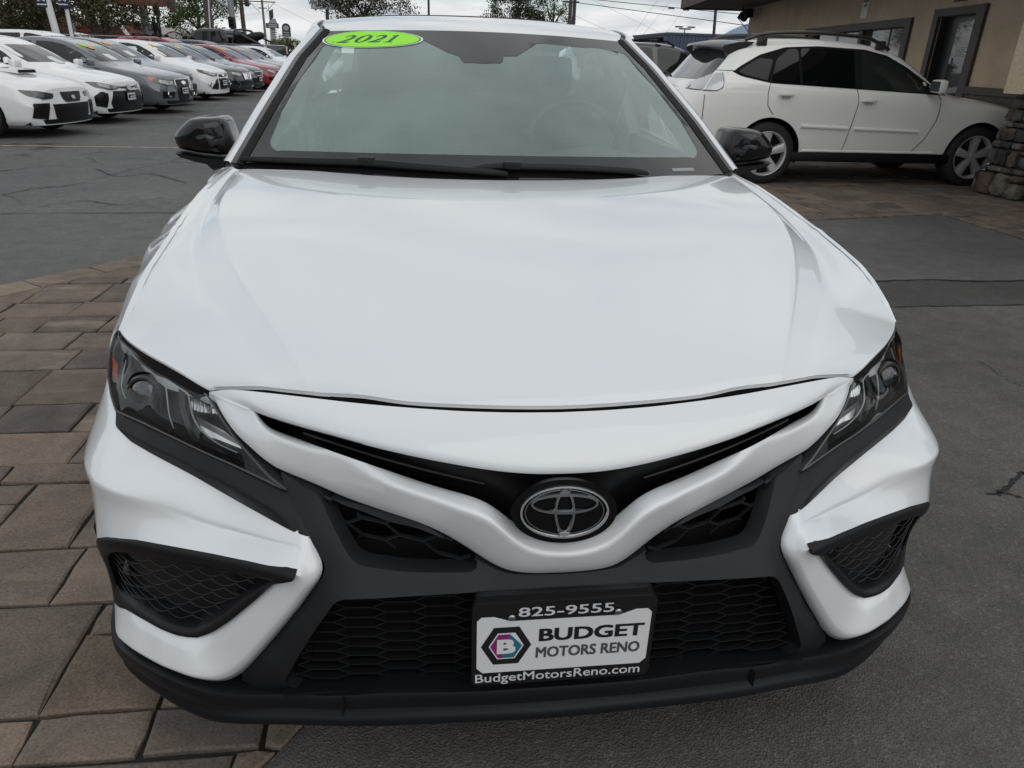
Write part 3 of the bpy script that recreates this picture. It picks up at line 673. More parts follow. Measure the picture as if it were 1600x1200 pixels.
HO = frombm('hood', bm, PAINT, CAR, True, 45); bv_ = HO.modifiers.new('edge', 'BEVEL'); bv_.width = .002; bv_.segments = 3; bv_.limit_method = 'ANGLE'; bv_.angle_limit = math.radians(55)
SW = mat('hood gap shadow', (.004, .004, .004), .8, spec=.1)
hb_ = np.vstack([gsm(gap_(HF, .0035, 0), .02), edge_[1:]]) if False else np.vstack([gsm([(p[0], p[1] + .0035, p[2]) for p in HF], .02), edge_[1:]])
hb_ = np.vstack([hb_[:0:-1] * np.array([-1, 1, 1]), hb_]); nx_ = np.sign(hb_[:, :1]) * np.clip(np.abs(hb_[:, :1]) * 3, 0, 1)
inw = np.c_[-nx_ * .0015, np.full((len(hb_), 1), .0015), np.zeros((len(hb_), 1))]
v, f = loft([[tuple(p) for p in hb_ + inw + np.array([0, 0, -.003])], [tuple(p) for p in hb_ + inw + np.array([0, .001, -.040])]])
mesh('hood_gap_shade', v, f, SEAL, CAR)  # black seal strip, added so the gap under the hood edge reads shaded

# ---- nose panel: hood edge down to the V bar
gap = lambda P, dy, dz: [(p[0], p[1] + dy, p[2] + dz) for p in P]
REF = (.2, .9, .6)
sHF = gsm(gap(HF, -.0048, -.0042), .02); sUP = gsm(SLOT_UP + [(.511, .206, .7615)], .02); sLOW = gsm(SLOT_LOW[:-1] + [(.5005, .207, .7525)], .013); sRID = gsm(VRIDGE, .018); sVL = gsm(VLOW, .018); sNS = gsm(VLOW[-1:] + NOSE_SIDE[::-1][1:], .012)
n_ = [16, 14, 12, 10, 8, 8]
rHF = krow(sHF, [(0, .13, .78), (.15, .14, .78), (.30, .167, .785), (.42, .2, .787), (.50, .225, .787), (.545, .24, .785), (.587, .255, .773)], n_)
rUP = krow(sUP, [(0, .05, .711), (.135, .06, .718), (.27, .095, .734), (.38, .137, .746), (.45, .17, .752), (.485, .193, .754), (.511, .206, .7615)], n_)
rLO = krow(sLOW, [(0, .03, .6), (.127, .056, .6595), (.263, .104, .686), (.373, .139, .7135), (.455, .192, .72), (.48, .2, .7255), (.5005, .207, .7525)], n_)
rRI = krow(sRID, [(0, 0, .59), (.132, .022, .655), (.27, .075, .681), (.374, .136, .701), (.461, .171, .723), (.49, .189, .731), (.51, .205, .761)], n_)
CC = np.vstack([sVL, sNS[1:]])
rVL = krow(CC, [(0, .022, .537), (.145, .056, .56), (.29, .101, .617), (.40, .148, .643), (.473, .170, .668), (.530, .193, .713), (.583, .252, .770)], n_)
for r in (rHF, rUP, rLO, rRI, rVL): r[0, 0] = 0
k_ = np.clip(np.linspace(0, 1, len(rHF)), 0, 1)[:, None]
bul = lambda A, B, t, amp: lerp(A, B, t) + np.array([0, -1, .35]) * amp * np.minimum(1, (1 - k_) * 6)
topb = [rHF + np.array([0, .000, -.030]), rHF + np.array([0, .0012, -.004]), lerp(rHF, rUP, .02) + np.array([0, 0, .0005]), bul(rHF, rUP, .22, .005), bul(rHF, rUP, .5, .008), bul(rHF, rUP, .8, .007), lerp(rHF, rUP, .95) + np.array([0, -.003, .001]) * np.minimum(1, (1 - k_) * 6), rUP + np.array([0, .002, -.0015]), rUP + np.array([0, .012, .000]), rUP + np.array([0, .03, .004])]
vb = [rLO + np.array([0, .010, -.030]), rLO + np.array([0, .003, -.002]), rLO, lerp(rLO, rRI, .35, (0, -.001, .001)), lerp(rLO, rRI, .72, (0, -.001, .001)), lerp(rLO, rRI, .93), lerp(rRI, rVL, .05, (0, -.0005, 0)), lerp(rRI, rVL, .14, (0, -.001, 0)), lerp(rRI, rVL, .35, (0, -.002, 0)), lerp(rRI, rVL, .65, (0, -.002, 0)), lerp(rRI, rVL, .95), rVL + np.array([0, .003, -.001]), rVL + np.array([0, .03, -.002])]
ca = resample(np.array([r[-1] for r in topb[2:8]]), n=9); cb = resample(np.array([vb[i][-1] for i in (10, 9, 8, 7, 6, 5)]), n=9)
both_sides('nose_panel', [outward(*half_loft([ca + np.array([-.002, -.0012, .001]), (ca + cb) / 2 + np.array([0, -.0012, 0]), cb + np.array([.001, -.0012, -.001])]), REF), outward(*half_loft(topb), REF), outward(*half_loft(vb), REF)], PAINT, CAR, True, 70)

# ---- black panel in the upper slot, behind the emblem
back = lambda P, d: [tuple(q) for q in (np.array(P) + np.array([0, d, 0]))]
ug = [(0, .062, .722), (.15, .085, .735), (.30, .125, .752), (.44, .187, .768), (.525, .235, .765), (.50, .235, .715), (.42, .205, .700), (.30, .14, .688), (.16, .095, .655), (.09, .078, .605), (0, .062, .585)]
patch('upper_grille', ug, mat('slot black', (.003, .003, .0035), .3, spec=.25), CAR, step=.03, depth=.02, bev=0, half=True, lam=1e-5)
for s in (1, -1):
    tube('grille_bar', [(s * x, y, z) for x, y, z in crspline([(.13, .062, .690), (.22, .083, .706), (.32, .117, .722), (.42, .166, .735)], 5)], .0022, mat('slot black'), CAR, 6)

# ---- emblem: ring with two crossed ellipses on a black oval
EM = empty('emblem'); EM.parent = CAR; bpy.data.objects.remove(EM)
al = math.radians(16)
EO = Vector((-.009, .012, .666)); EX = Vector((1, -.03, 0)); EY = Vector((0, math.sin(al), math.cos(al)))
ME = frame_M(EO, EX, EY) @ Matrix.Diagonal((.955, .955, 1, 1))
emb = flat('emblem', ell(.0875, .0535, 56), ME @ Matrix.Translation((0, 0, -.012)), .014, mat('emblem black', (.002, .002, .0025), .3, spec=.12), CAR)
def oval(name, a, b, cx, cy, wd, h, m, z0=.003, ax=1.0, n=64, taper=None):
    rows = [[], [], [], []]
    for k in range(n):
        t = 2 * PI * k / n; c, s = math.cos(t), math.sin(t)
        w_ = wd if taper is None else wd * taper(t)
        for j, (o_, hh) in enumerate(((0, 0), (.25, h), (.75, h), (1, 0))):
            rows[j].append(tuple(ME @ Vector((cx + (a - w_ * o_) * c, cy + (b - w_ * o_) * s, z0 + hh))))
    v, f = loft(rows, True); return mesh(name, v, f, m, emb, True, 35)
oval('outer_ring', .0742, .0452, 0, 0, .0062, .0045, CHROME)
oval('inner_ring', .066, .0385, 0, 0, .003, .002, DKCHROME)
oval('vertical_oval', .0185, .0400, 0, .0005, .0082, .003, DKCHROME, z0=.005, taper=lambda t: .85 + .25 * abs(math.sin(t)))
oval('horizontal_oval', .0565, .0195, 0, .014, .0090, .003, DKCHROME, z0=.0042, taper=lambda t: .65 + .40 * abs(math.sin(t)))
flat('oval_tip', [(-.0095, -.0335), (.0095, -.0335), (.0065, -.0380), (0, -.0400), (-.0065, -.0380)], ME, .0088, CHROME, emb)

# ---- charcoal X-shaped grille surround
gs = [(0, .0245, .534)] + [tuple(p) for p in (sVL[3::4] + np.array([0, .002, -.003]))] + [(.466, .163, .655), (.452, .142, .634), (.432, .108, .611), (.410, .081, .583)] + [(p[0] - .0025, p[1] + .004, p[2]) for p in WHITE_EDGE[1:9]] + [(.562, .102, .268), (.53, .086, .258), (.46, .068, .271), (.40, .053, .276), (.40, .052, .2785)]
gs = gs[:-1] + [(.466, .052, .296)] + [(p[0], p[1], p[2]) for p in INT_SIDE[::-1]] + INT_TOP[::-1][1:]
mesh_hole = [tuple(p) for p in gsm(MESH_UP, .012)[::3]] + [tuple(p) for p in gsm(MESH_LOW, .007)[3:-1:3]]
gs_pts = [(.435, .115, .622), (.39, .060, .572), (.362, .040, .548), (.372, .030, .530), (.38, .020, .510), (.415, .040, .475), (.2, .020, .532), (.1, .018, .528), (0, .016, .526), (.30, .022, .535), (.45, .048, .43), (.50, .064, .345), (.52, .073, .29)]
gso = patch('grille_surround', gs, PLASTIC, CAR, holes=[mesh_hole], pts=gs_pts, step=.014, depth=.035, bev=.0045, half=True, lam=1.5e-3)
# groove line under the V bar
g_ = crspline([(-.215, .052, .596 - .03), (-.13, .024, .5335), (-.07, .0105, .5265), (0, .0085, .5255), (.07, .0105, .5265), (.13, .024, .5335), (.215, .052, .566)], 6)
del g_

# ---- honeycomb grilles
def honeycomb(name, poly3, zlo, zhi, pitch, colw, flatw, wf, parent, r=.0022, slope=0., m=PLASTIC2, both=True, side=1, d=.014):
    """wire honeycomb on the surface y = wf(x, z), clipped to the opening"""
    poly = [(p[0], p[2]) for p in poly3]; xs = [p[0] for p in poly]
    bm = bmesh.new(); dxg = colw - flatw
    n0 = int(min(xs) / colw) - 2; n1 = int(max(xs) / colw) + 2
    for c in range(n0, n1 + 1):
        rr = int((zhi - zlo + abs(slope)) / pitch) + 4
        for k in range(-4, rr):
            z0 = zlo + k * pitch + (pitch / 2 if c % 2 else 0)
            x0 = c * colw
            segs = [((x0 - flatw / 2, z0), (x0 + flatw / 2, z0)), ((x0 + flatw / 2, z0), (x0 + flatw / 2 + dxg, z0 + pitch / 2)), ((x0 + flatw / 2, z0), (x0 + flatw / 2 + dxg, z0 - pitch / 2))]
            for a, b in segs:
                a = (a[0], a[1] + slope * a[0]); b = (b[0], b[1] + slope * b[0])
                n = 3; q = [(a[0] + (b[0] - a[0]) * i / n, a[1] + (b[1] - a[1]) * i / n) for i in range(n + 1)]
                ok = inpoly(np.array(q), poly)
                for i in range(n):
                    if ok[i] and ok[i + 1]:
                        for s in ((1, -1) if both else (side,)):
                            p0 = (s * q[i][0], wf(q[i][0], q[i][1]), q[i][1]); p1 = (s * q[i + 1][0], wf(q[i + 1][0], q[i + 1][1]), q[i + 1][1])
                            # flat blade: a deep bar seen edge-on
                            t = r * .8
                            vs = [bm.verts.new(p) for p in ((p0[0], p0[1], p0[2] + t), (p1[0], p1[1], p1[2] + t), (p1[0], p1[1] + d, p1[2] + t), (p0[0], p0[1] + d, p0[2] + t),
                                                             (p0[0], p0[1], p0[2] - t), (p1[0], p1[1], p1[2] - t), (p1[0], p1[1] + d, p1[2] - t), (p0[0], p0[1] + d, p0[2] - t))]
                            for fc in ((0, 1, 2, 3), (7, 6, 5, 4), (4, 5, 1, 0), (3, 2, 6, 7), (0, 3, 7, 4), (1, 5, 6, 2)): bm.faces.new([vs[i_] for i_ in fc])
    return frombm(name, bm, m, parent, False)
GRL = mat('grille mesh plastic', (.008, .0085, .0095), .36, spec=.4)
itx = [p[0] for p in INT_SIDE]; itz = [p[2] for p in INT_SIDE]
low_poly = [(-.02, 0, .516), (.372, 0, .510), (.475, 0, .300), (-.02, 0, .296)]
honeycomb('lower_grille', low_poly, .300, .52, .0212, .0675, .044, lambda x, z: .045 + .10 * x * x, CAR, .0016, m=GRL)
for sd in (1, -1): honeycomb('corner_grille', [tuple(p) for p in mesh_hole], .50, .68, .034, .062, .038, lambda x, z: float(np.interp(x, [.135, .2, .3, .36, .425], [.052, .072, .098, .112, .150])), CAR, .0017, d=.007, slope=.16, m=mat('corner mesh plastic', (.016, .017, .019), .35, spec=.5), both=False, side=sd)
mb = [(.10, .09, .515), (.45, .19, .62), (.46, .20, .69), (.30, .15, .655), (.16, .10, .62)]
for s in (1, -1):
    box('grille_backing', (s * .25, .20, .58), (.52, .01, .26), BLACK, CAR)
box('intake_backing', (0, .125, .40), (1.1, .01, .30), BLACK, CAR)
box('intake_floor', (0, .085, .289), (.95, .09, .006), PLASTIC2, CAR)

# ---- white bumper corners with the fog lamp openings, both sides
fog_hole = FOG_TOP + FOG_SIDE[1:] + FOG_V[1:]
sTR = gsm(TRIM_LOW[::-1] + [(.814, .408, .698), (.834, .459, .720), (.850, .52, .742)], .016, [(.765, .306, .669), (.790, .360, .687)])
APEX = (.4302, .0880, .5930)
CRS = [(.430, .070, .578), (.47, .095, .571)] + CREASE[::-1] + [(.904, .635, .598)]
sCR = gsm(CRS, .022)
sFT = gsm(FOG_TOP + [(.858, .33, .468), (.888, .45, .45), (.905, .585, .42)], .018, [(.820, .247, .487)])
m_ = [14, 14, 14, 12]
i0 = int(np.argmin(((np.array(sTR) - np.array((.436, .092, .591))) ** 2).sum(1)))
rT = krow(np.vstack([[APEX], sTR[i0 + 1:]]), [APEX, (.547, .177, .603), (.642, .225, .638), (.760, .303, .666), (.850, .52, .742)], m_)
rC = krow(sCR, [CRS[0], (.595, .158, .569), (.700, .186, .604), (.806, .243, .612), (.904, .635, .598)], m_)
rF = krow(sFT, [(.427, .030, .5535), (.580, .110, .5445), (.70, .166, .533), (.820, .247, .487), (.905, .585, .42)], m_)
q = np.linspace(0, 1, len(rT))[:, None]
pinch = np.clip(q * 5, 0, 1)
up = [rT + np.array([0, .02, .004]), rT + np.array([0, .002, .001]), rT, lerp(rT, rC, .3) + np.array([0, -.004, .002]) * pinch, lerp(rT, rC, .7) + np.array([0, -.005, .002]) * pinch, lerp(rT, rC, .93) + np.array([0, -.002, .001]) * pinch, rC + np.array([0, .001, 0]), lerp(rC, rF, .07) + np.array([0, .0015, 0]) * pinch,
      lerp(rC, rF, .3) + np.array([0, .0085, .002]) * pinch, lerp(rC, rF, .6) + np.array([0, .009, .002]) * pinch, lerp(rC, rF, .88) + np.array([0, .003, .001]) * pinch, rF, rF + np.array([0, .02, -.004])]
sE = gsm([(.4124, .0825, .5885)] + WHITE_EDGE, .012); sF2 = gsm([APEX] + FOG_TOP[:1] + [(.4665, .058, .5225)] + FOG_V[::-1][1:], .012, [FOG_TOP[0]])
sR = gsm([(.4215, .084, .5905), (.4205, .068, .581)] + WHITE_RIDGE[1:] + [(.70, .117, .303), (.76, .159, .302), (.812, .212, .289), (.845, .297, .285)], .014)
p_ = [9, 10, 16, 16, 12]
rE = krow(sE, [(.4124, .0825, .5885), (.3885, .053, .543), (.434, .0585, .466), (.577, .099, .273), (.70, .122, .293), (.845, .30, .281)], p_)
rR = krow(sR, [(.4215, .084, .5905), (.409, .036, .541), (.45, .046, .475), (.59, .086, .296), (.70, .117, .303), (.845, .297, .285)], p_)
rV = krow(sF2, [APEX, (.427, .030, .5535), (.490, .068, .495), (.627, .119, .3605), (.698, .145, .362), (.842, .298, .297)], p_)
rV[:10] = np.array([r[0] for r in up[2:12]])
bk_ = (np.arange(len(rV)) >= 10).astype(float)[:, None]
inn = [rE + np.array([.004, .03, 0]), rE + np.array([.0005, .003, 0]), rE, lerp(rE, rR, .5, (0, -.001, 0)), lerp(rE, rR, .93), lerp(rR, rV, .05), lerp(rR, rV, .2, (0, -.001, 0)), lerp(rR, rV, .6, (0, -.001, 0)), rV, rV + np.array([0, .003, 0]) * bk_, rV + np.array([0, .025, .002]) * bk_]
sS = gsm(FOG_SIDE, .012); rs = resample(sS, n=20)
arch_c = [(.905, .955 + .375 * math.cos(a), .335 + .375 * math.sin(a)) for a in np.radians(np.linspace(166, 180, 8))] + [(.90, .578, .265)]
ra = resample(np.array([(.905, .585, .42)] + arch_c[1:]), n=20)
mid1 = np.array([np.interp(np.linspace(0, 1, 20), [0, .5, 1], c) for c in ((.868, .878, .870), (.36, .37, .38), (.465, .37, .276))]).T
mid2 = np.array([np.interp(np.linspace(0, 1, 20), [0, .5, 1], c) for c in ((.892, .897, .890), (.46, .47, .49), (.45, .36, .268))]).T
side_ = [rs + np.array([-.02, .01, 0]), rs, lerp(rs, mid1, .5, (.004, -.004, 0)), mid1, mid2, ra, ra + np.array([-.02, 0, 0])]
rear = np.array([(.904, .635, .598), (.9055, .622, .51), (.905, .585, .42)])
both_sides('bumper_corner', [outward(*half_loft(up), (.3, .9, .45)), outward(*half_loft(inn), (.75, .6, .42)), outward(*half_loft(side_), (.3, .8, .4))], PAINT, CAR, False, 75)

# ---- fog lamp bezels and their mesh
fog_in = [(.470, .0485, .532), (.52, .078, .523), (.59, .118, .511), (.66, .152, .503), (.72, .180, .498), (.775, .212, .482), (.803, .243, .455),
          (.820, .270, .43), (.828, .288, .39), (.825, .286, .352), (.80, .255, .344), (.76, .209, .361), (.735, .187, .366), (.695, .152, .376), (.657, .130, .377), (.630, .126, .376), (.605, .117, .391), (.568, .102, .427), (.522, .084, .477), (.480, .060, .519), (.470, .0485, .532)]
fo = np.array([(.427, .029, .5590)] + FOG_TOP[1:] + FOG_SIDE[1:] + FOG_V[1:] + [(.450, .044, .5375), (.428, .0295, .5440), (.423, .027, .5515), (.427, .029, .5590)])
so = gsm(fo, .010, [(.820, .247, .487), (.842, .298, .297), (.627, .119, .3605), (.4665, .058, .5225)]); si = gsm(np.array(fog_in), .012, [(.803, .243, .455), (.825, .286, .352), (.630, .126, .376), (.480, .060, .519)])
def kclosed(P, ks, ns):
    ix = [int(np.argmin(((P - np.array(k)) ** 2).sum(1))) for k in ks]; ix = [0] + ix[1:] + [len(P) - 1]; out = []
    for a, b, n in zip(ix[:-1], ix[1:], ns): out.append(resample(P[a:b + 1], n=n + 1)[:-1])
    return np.vstack(out)
z_ = [24, 10, 16, 16, 4]
ro = kclosed(so, [so[0], (.820, .247, .487), (.842, .298, .297), (.627, .119, .3605), (.4665, .058, .5225)], z_); ri = kclosed(si, [si[0], (.803, .243, .455), (.825, .286, .352), (.630, .126, .376), (.480, .060, .519)], z_)
o2 = np.array([0, -.006, 0])
rows = [ro + np.array([0, .012, 0]), ro + o2 * .2, lerp(ro, ri, .08) + o2, lerp(ro, ri, .5) + o2 * 1.5, lerp(ro, ri, .88) + o2, ri + o2 * .3, ri + np.array([0, .036, 0])]
v, f = loft([[tuple(p) for p in r] for r in rows], True)
both_sides('fog_lamp_bezel', [outward(v, f, (.65, .9, .42))], PLASTIC2, CAR, False, 60)
fog_in = fog_in[:-1]
fcx = [p for p in fog_in]
fsurf = tps_fit(np.array([(p[0], p[2]) for p in fog_hole]), np.array([p[1] for p in fog_hole]), 1e-4)
FGM = mat('fog mesh plastic', (.004, .0042, .005), .4, spec=.3)
def fogwave():
    bm = bmesh.new(); poly = [(p[0], p[2]) for p in fog_in]
    for k in range(-6, 22):
        for c in range(0, 9):
            x0 = .45 + c * .046 + (.023 if k % 2 else 0); z0 = .30 + k * .0135 + (x0 - .45) * -.06
            q = [(x0 + .05 * t, z0 - .016 * math.sin(t * PI * .8) + .004 * t) for t in np.linspace(0, 1, 6)]
            ok = inpoly(np.array(q), poly); yy = fsurf(np.array(q)) + .016
            for i in range(5):
                if ok[i] and ok[i + 1]:
                    bm_tube(bm, (q[i][0], yy[i], q[i][1]), (q[i + 1][0], yy[i + 1], q[i + 1][1]), .0011, seg=4, caps=False)
    return bm
bmf = fogwave(); o = frombm('fog_grille', bmf, FGM, CAR); me2 = o.data.copy(); me2.transform(Matrix.Diagonal((-1, 1, 1, 1))); me2.flip_normals(); link('fog_grille', me2, FGM, CAR)
patch('fog_backing', fog_in, mat('fog opening back', (.005, .0055, .007), .35), CAR, step=.03, depth=0, mirror=True, offset=-.030, lam=1e-4)

# ---- lower lip
LB = [(0, .033, .206), (.15, .040, .203), (.30, .050, .197), (.40, .068, .187), (.49, .088, .176), (.56, .108, .160), (.62, .125, .152), (.68, .150, .160), (.74, .184, .174), (.79, .218, .186), (.822, .255, .19), (.85, .31, .19), (.878, .42, .185), (.893, .56, .18)]
LIPN = 60
def both(P): return [(-p[0], p[1], p[2]) for p in P[::-1]] + list(P[1:])
lt = resample(crspline(both(LIP_TOP), 5), n=LIPN * 2); lb = resample(crspline(both(LB), 5), n=LIPN * 2)
rows = []
def lrow(t, out):
    r = []
    for a, b in zip(lt, lb):
        p = a * (1 - t) + b * t; x = abs(p[0]); th = math.atan2(p[0], AX - p[1]) if x < .8 else math.copysign(.62, p[0])
        k = 1.0 if x < .5 else max(.55, 1 - (x - .5) * 1.2)
        r.append((p[0] + out * k * math.sin(th), p[1] - out * k * math.cos(th), p[2]))
    return r
# profile: bevelled top band, step, recess, rounded blade, underside
for t, o_ in ((-.02, -.045), (-.02, -.004), (.0, .010), (.06, .014), (.26, .019), (.34, .017), (.40, .004), (.48, -.004), (.60, .000), (.70, .010), (.80, .017), (.90, .017), (.98, .010), (1.03, -.004), (1.05, -.05), (1.0, -.12)):
    rows.append(lrow(t, o_))
v, f = loft(rows); mesh('front_lip', v, [q[::-1] for q in f], PLASTIC2, CAR, True, 50)
for s in (1, -1):
    box('lip_joint', (s * .374, .0265, .268), (.0025, .014, .034), BLACK, CAR, rot=Matrix.Rotation(.2 * s, 3, 'Z'))

# ---- headlights
LENS = glass('headlight lens', (.86, .88, .88), 1.38)
HLB = mat('headlight housing', (.020, .021, .022), .3)
HLG = mat('headlight inner trim', (.06, .062, .065), .28, metal=.6)
HLC = mat('headlight reflector', (.86, .87, .89), .28, metal=.85)
HLF = mat('light guide', (.45, .47, .48), .25)
hl_out = HL_TOP + HL_IN[1:] + HL_BOT[1:] + HL_OUT[1:-1]
hl_pts = [(.79, .425, .745), (.74, .352, .742), (.69, .295, .738), (.63, .243, .728), (.58, .212, .710), (.54, .192, .690), (.72, .312, .715), (.80, .40, .72), (.825, .465, .765)]
Cq = to_uvw(np.vstack([resample(np.vstack([hl_out, hl_out[:1]]), .02)[:-1], np.array(hl_pts)]), 'fascia')
hl_surf = tps_fit(Cq[:, :2], Cq[:, 2], 5e-5)
def hp(x, z, off=0.):                 # point on the lens at lateral position x, height z, moved out by off
    y = .3
    for _ in range(12):
        u = math.atan2(x, AX - y) * 1.2; r = float(hl_surf([[u, z]])[0]) + off; y = AX - math.sqrt(max(1e-6, r * r - x * x))
    return (x, y, z)
def make_lamp(s):
    def T(P): return [(s * p[0], p[1], p[2]) for p in P]
    def fl(f): return f if s > 0 else [q[::-1] for q in f]
    H = empty('headlight_root'); bpy.data.objects.remove(H)
    lo = patch('housing', hl_out, HLB, None, step=.02, depth=0, surf=hl_surf, offset=-.05)
    hs = lo if s > 0 else None
    if s < 0:
        lo.data.transform(Matrix.Diagonal((-1, 1, 1, 1))); lo.data.flip_normals(); hs = lo
    hs.name = 'headlight'; hs.parent = CAR
    ln_ = patch('lens', hl_out, LENS, hs, step=.014, depth=0, surf=hl_surf)
    if s < 0: ln_.data.transform(Matrix.Diagonal((-1, 1, 1, 1))); ln_.data.flip_normals()
    L = resample(np.vstack([hl_out, hl_out[:1]]), .012)[:-1]
    Q = to_uvw(L, 'fascia'); Q2 = Q.copy(); Q2[:, 2] -= .052; Q[:, 2] -= .001
    v, f = loft([T(to_xyz(Q, 'fascia')), T(to_xyz(Q2, 'fascia'))], True); mesh('rim', v, fl(f), HLB, hs)
    # pale seal running round the lens edge
    tube('lens_edge', T(to_xyz(np.c_[Q[:, :2], Q[:, 2] + .0008], 'fascia')), .0022, mat('lens edge', (.06, .062, .065), .3), hs, 5, True)
    # chrome band along the top
    top = resample(HL_TOP, n=26); r0, r1, r2 = [], [], []
    for i, p in enumerate(top):
        k = i / 25; wd = .015 * (1 - k) ** .4 + .007
        r0.append(hp(p[0] - .003, p[2] - .003, -.004)); r1.append(hp(p[0] - .008, p[2] - .003 - wd * .55, -.007)); r2.append(hp(p[0] - .012, p[2] - .003 - wd, -.014))
    v, f = loft([T(r0), T(r1), T(r2)]); mesh('chrome_band', v, fl(f), mat('silver band', (.62, .64, .67), .3, coat=.6, metal=.2), hs, True, 60)
    # inner walls: divider between the two cells and the lower shelf
    dv = [(.655, .757), (.648, .735), (.632, .710), (.622, .688)]
    v, f = loft([T([hp(x, z, -.008) for x, z in dv]), T([hp(x - .012, z, -.010) for x, z in dv]), T([hp(x - .016, z, -.045) for x, z in dv])]); mesh('divider', v, fl(f), HLG, hs, True, 60)
    sh = [(.815, .718), (.78, .700), (.73, .693), (.68, .688), (.63, .682), (.58, .676), (.53, .664), (.49, .653)]
    v, f = loft([T([hp(x, z + .006, -.006) for x, z in sh]), T([hp(x, z + .010, -.012) for x, z in sh]), T([hp(x, z + .011, -.045) for x, z in sh])]); mesh('lower_shelf', v, fl(f), HLG, hs, True, 60)
    # projector
    c = np.array(hp(.729, .720, -.026)); ax = np.array([.35, -.93, .08]); ax /= np.linalg.norm(ax)
    Mx = Vector(ax).to_track_quat('Z', 'Y').to_matrix().to_4x4(); Mx.translation = Vector(c)
    S_ = Matrix.Diagonal((s, 1, 1, 1))
    def lathe(name, prof, m):
        rows = [[tuple(S_ @ (Mx @ Vector((r * math.cos(2 * PI * k / 32), r * math.sin(2 * PI * k / 32), h)))) for k in range(32)] for r, h in prof]
        v, f = loft(rows, True); return mesh(name, v, fl(f), m, hs, True, 50)
    lathe('projector_ring', [(.040, -.02), (.040, .003), (.037, .007), (.033, .007), (.032, -.004)], HLG)
    lathe('projector_bowl', [(.046, -.002), (.044, -.006), (.039, -.012)], HLB)
    lathe('projector_lens', [(.034, -.004), (.031, .006), (.024, .013), (.013, .017), (.0005, .018)], mat('projector glass', (.015, .018, .024), .05, coat=1.0, spec=.8))
    # light guide outlines
    gd = [(.790, .755), (.795, .730), (.782, .710), (.74, .699), (.70, .695), (.663, .690), (.668, .715), (.675, .742), (.690, .762)]
    tube('light_guide', T([hp(x, z, -.012) for x, z in crspline(gd, 4)]), .0016, HLF, hs, 5)
    gd = [(.640, .756), (.624, .735), (.604, .708), (.575, .690), (.540, .680)]
    tube('light_guide', T([hp(x, z, -.014) for x, z in crspline(gd, 4)]), .0015, HLF, hs, 5)
    # fluted reflector of the inner cell
    for i in range(9):
        x = .636 - i * .0075; z1 = .756 - i * .0015; z0 = z1 - .032 + i * .002
        a, b = hp(x, z1, -.026), hp(x - .006, z0, -.034)
        tube('reflector_flute', T([a, hp(x - .003, (z0 + z1) / 2, -.036), b]), .0036, HLC, hs, 6)
    rf = [[hp(x - .012 * j, z - .013 * j, -.028 - .008 * math.sin(j / 3 * PI)) for x, z in [(.640 - .0125 * i, .730 - .004 * i) for i in range(7)]] for j in range(4)]
    v, f = loft([T(r) for r in rf]); mesh('reflector', v, fl(f), HLC, hs, True, 20)
    # amber side marker
    am = [[hp(.806, .748, -.004), hp(.802, .722, -.004)], [hp(.824, .757, -.004), hp(.820, .728, -.004)]]
    v, f = loft([T(r) for r in am]); mesh('side_marker', v, fl(f), AMBER, hs)
    # black fillers in the gaps round the lamp
    n_ = 30
    v, f = loft([T(gap(resample(HOOD_HL, n=n_), .004, -.006)), T(gap(resample(HOOD_HL, n=n_), .022, -.012)), T(gap(resample(HL_TOP[::-1], n=n_), .014, -.006)), T(gap(resample(HL_TOP[::-1], n=n_), .004, -.004))])
    mesh('gap_filler', v, fl(f), SW, hs)
    v, f = loft([T(gap(resample(NOSE_SIDE, n=n_), .006, 0)), T(gap(resample(NOSE_SIDE, n=n_), .022, 0)), T(gap(resample(HL_IN, n=n_), .018, 0)), T(gap(resample(HL_IN, n=n_), .002, 0))])
    mesh('gap_filler', v, fl(f), SW, hs)
    return hs
make_lamp(1); make_lamp(-1)

# ---- dark trim under each headlight
tT = krow(gsm(gap(HL_BOT, -.002, -.004), .012), [(.453, .142, .636), (.595, .214, .672), (.79, .36, .685)], [22, 22]); tT[-6:, 2] += np.linspace(.0008, .0045, 6)
tB = krow(gsm(TRIM_LOW[4:][::-1], .014), [(.412, .081, .586), (.547, .177, .603), (.755, .300, .661)], [22, 22])
tM = lerp(tT, tB, .52) + np.array([.006, -.009, .004]) * np.clip(np.linspace(0, 1, len(tT)) * 8, .3, 1)[:, None]
rows = [tT + np.array([0, .02, .002]), tT + np.array([0, .001, 0]), lerp(tT, tM, .5, (0, .001, -.001)), lerp(tT, tM, .9), lerp(tM, tB, .08), lerp(tM, tB, .5), lerp(tM, tB, .97, (0, -.001, 0)), tB + np.array([0, .004, -.001]), tB + np.array([0, .02, 0])]
endc = np.array([np.array([r[-1] + np.array([.003, .008, .0005]) for r in rows]), np.array([r[-1] + np.array([-.01, .03, 0]) for r in rows])])
ins_ = [[r[0] + np.array([-.010, .004, 0]), r[0] + np.array([-.016, .03, 0])] for r in rows]
for i in range(len(rows)): rows[i] = np.vstack([ins_[i][1], ins_[i][0], rows[i], endc[0][i], endc[1][i]])
both_sides('headlight_trim', [outward(*half_loft(rows), (.4, .9, .5))], PLASTIC, CAR, False, 50)

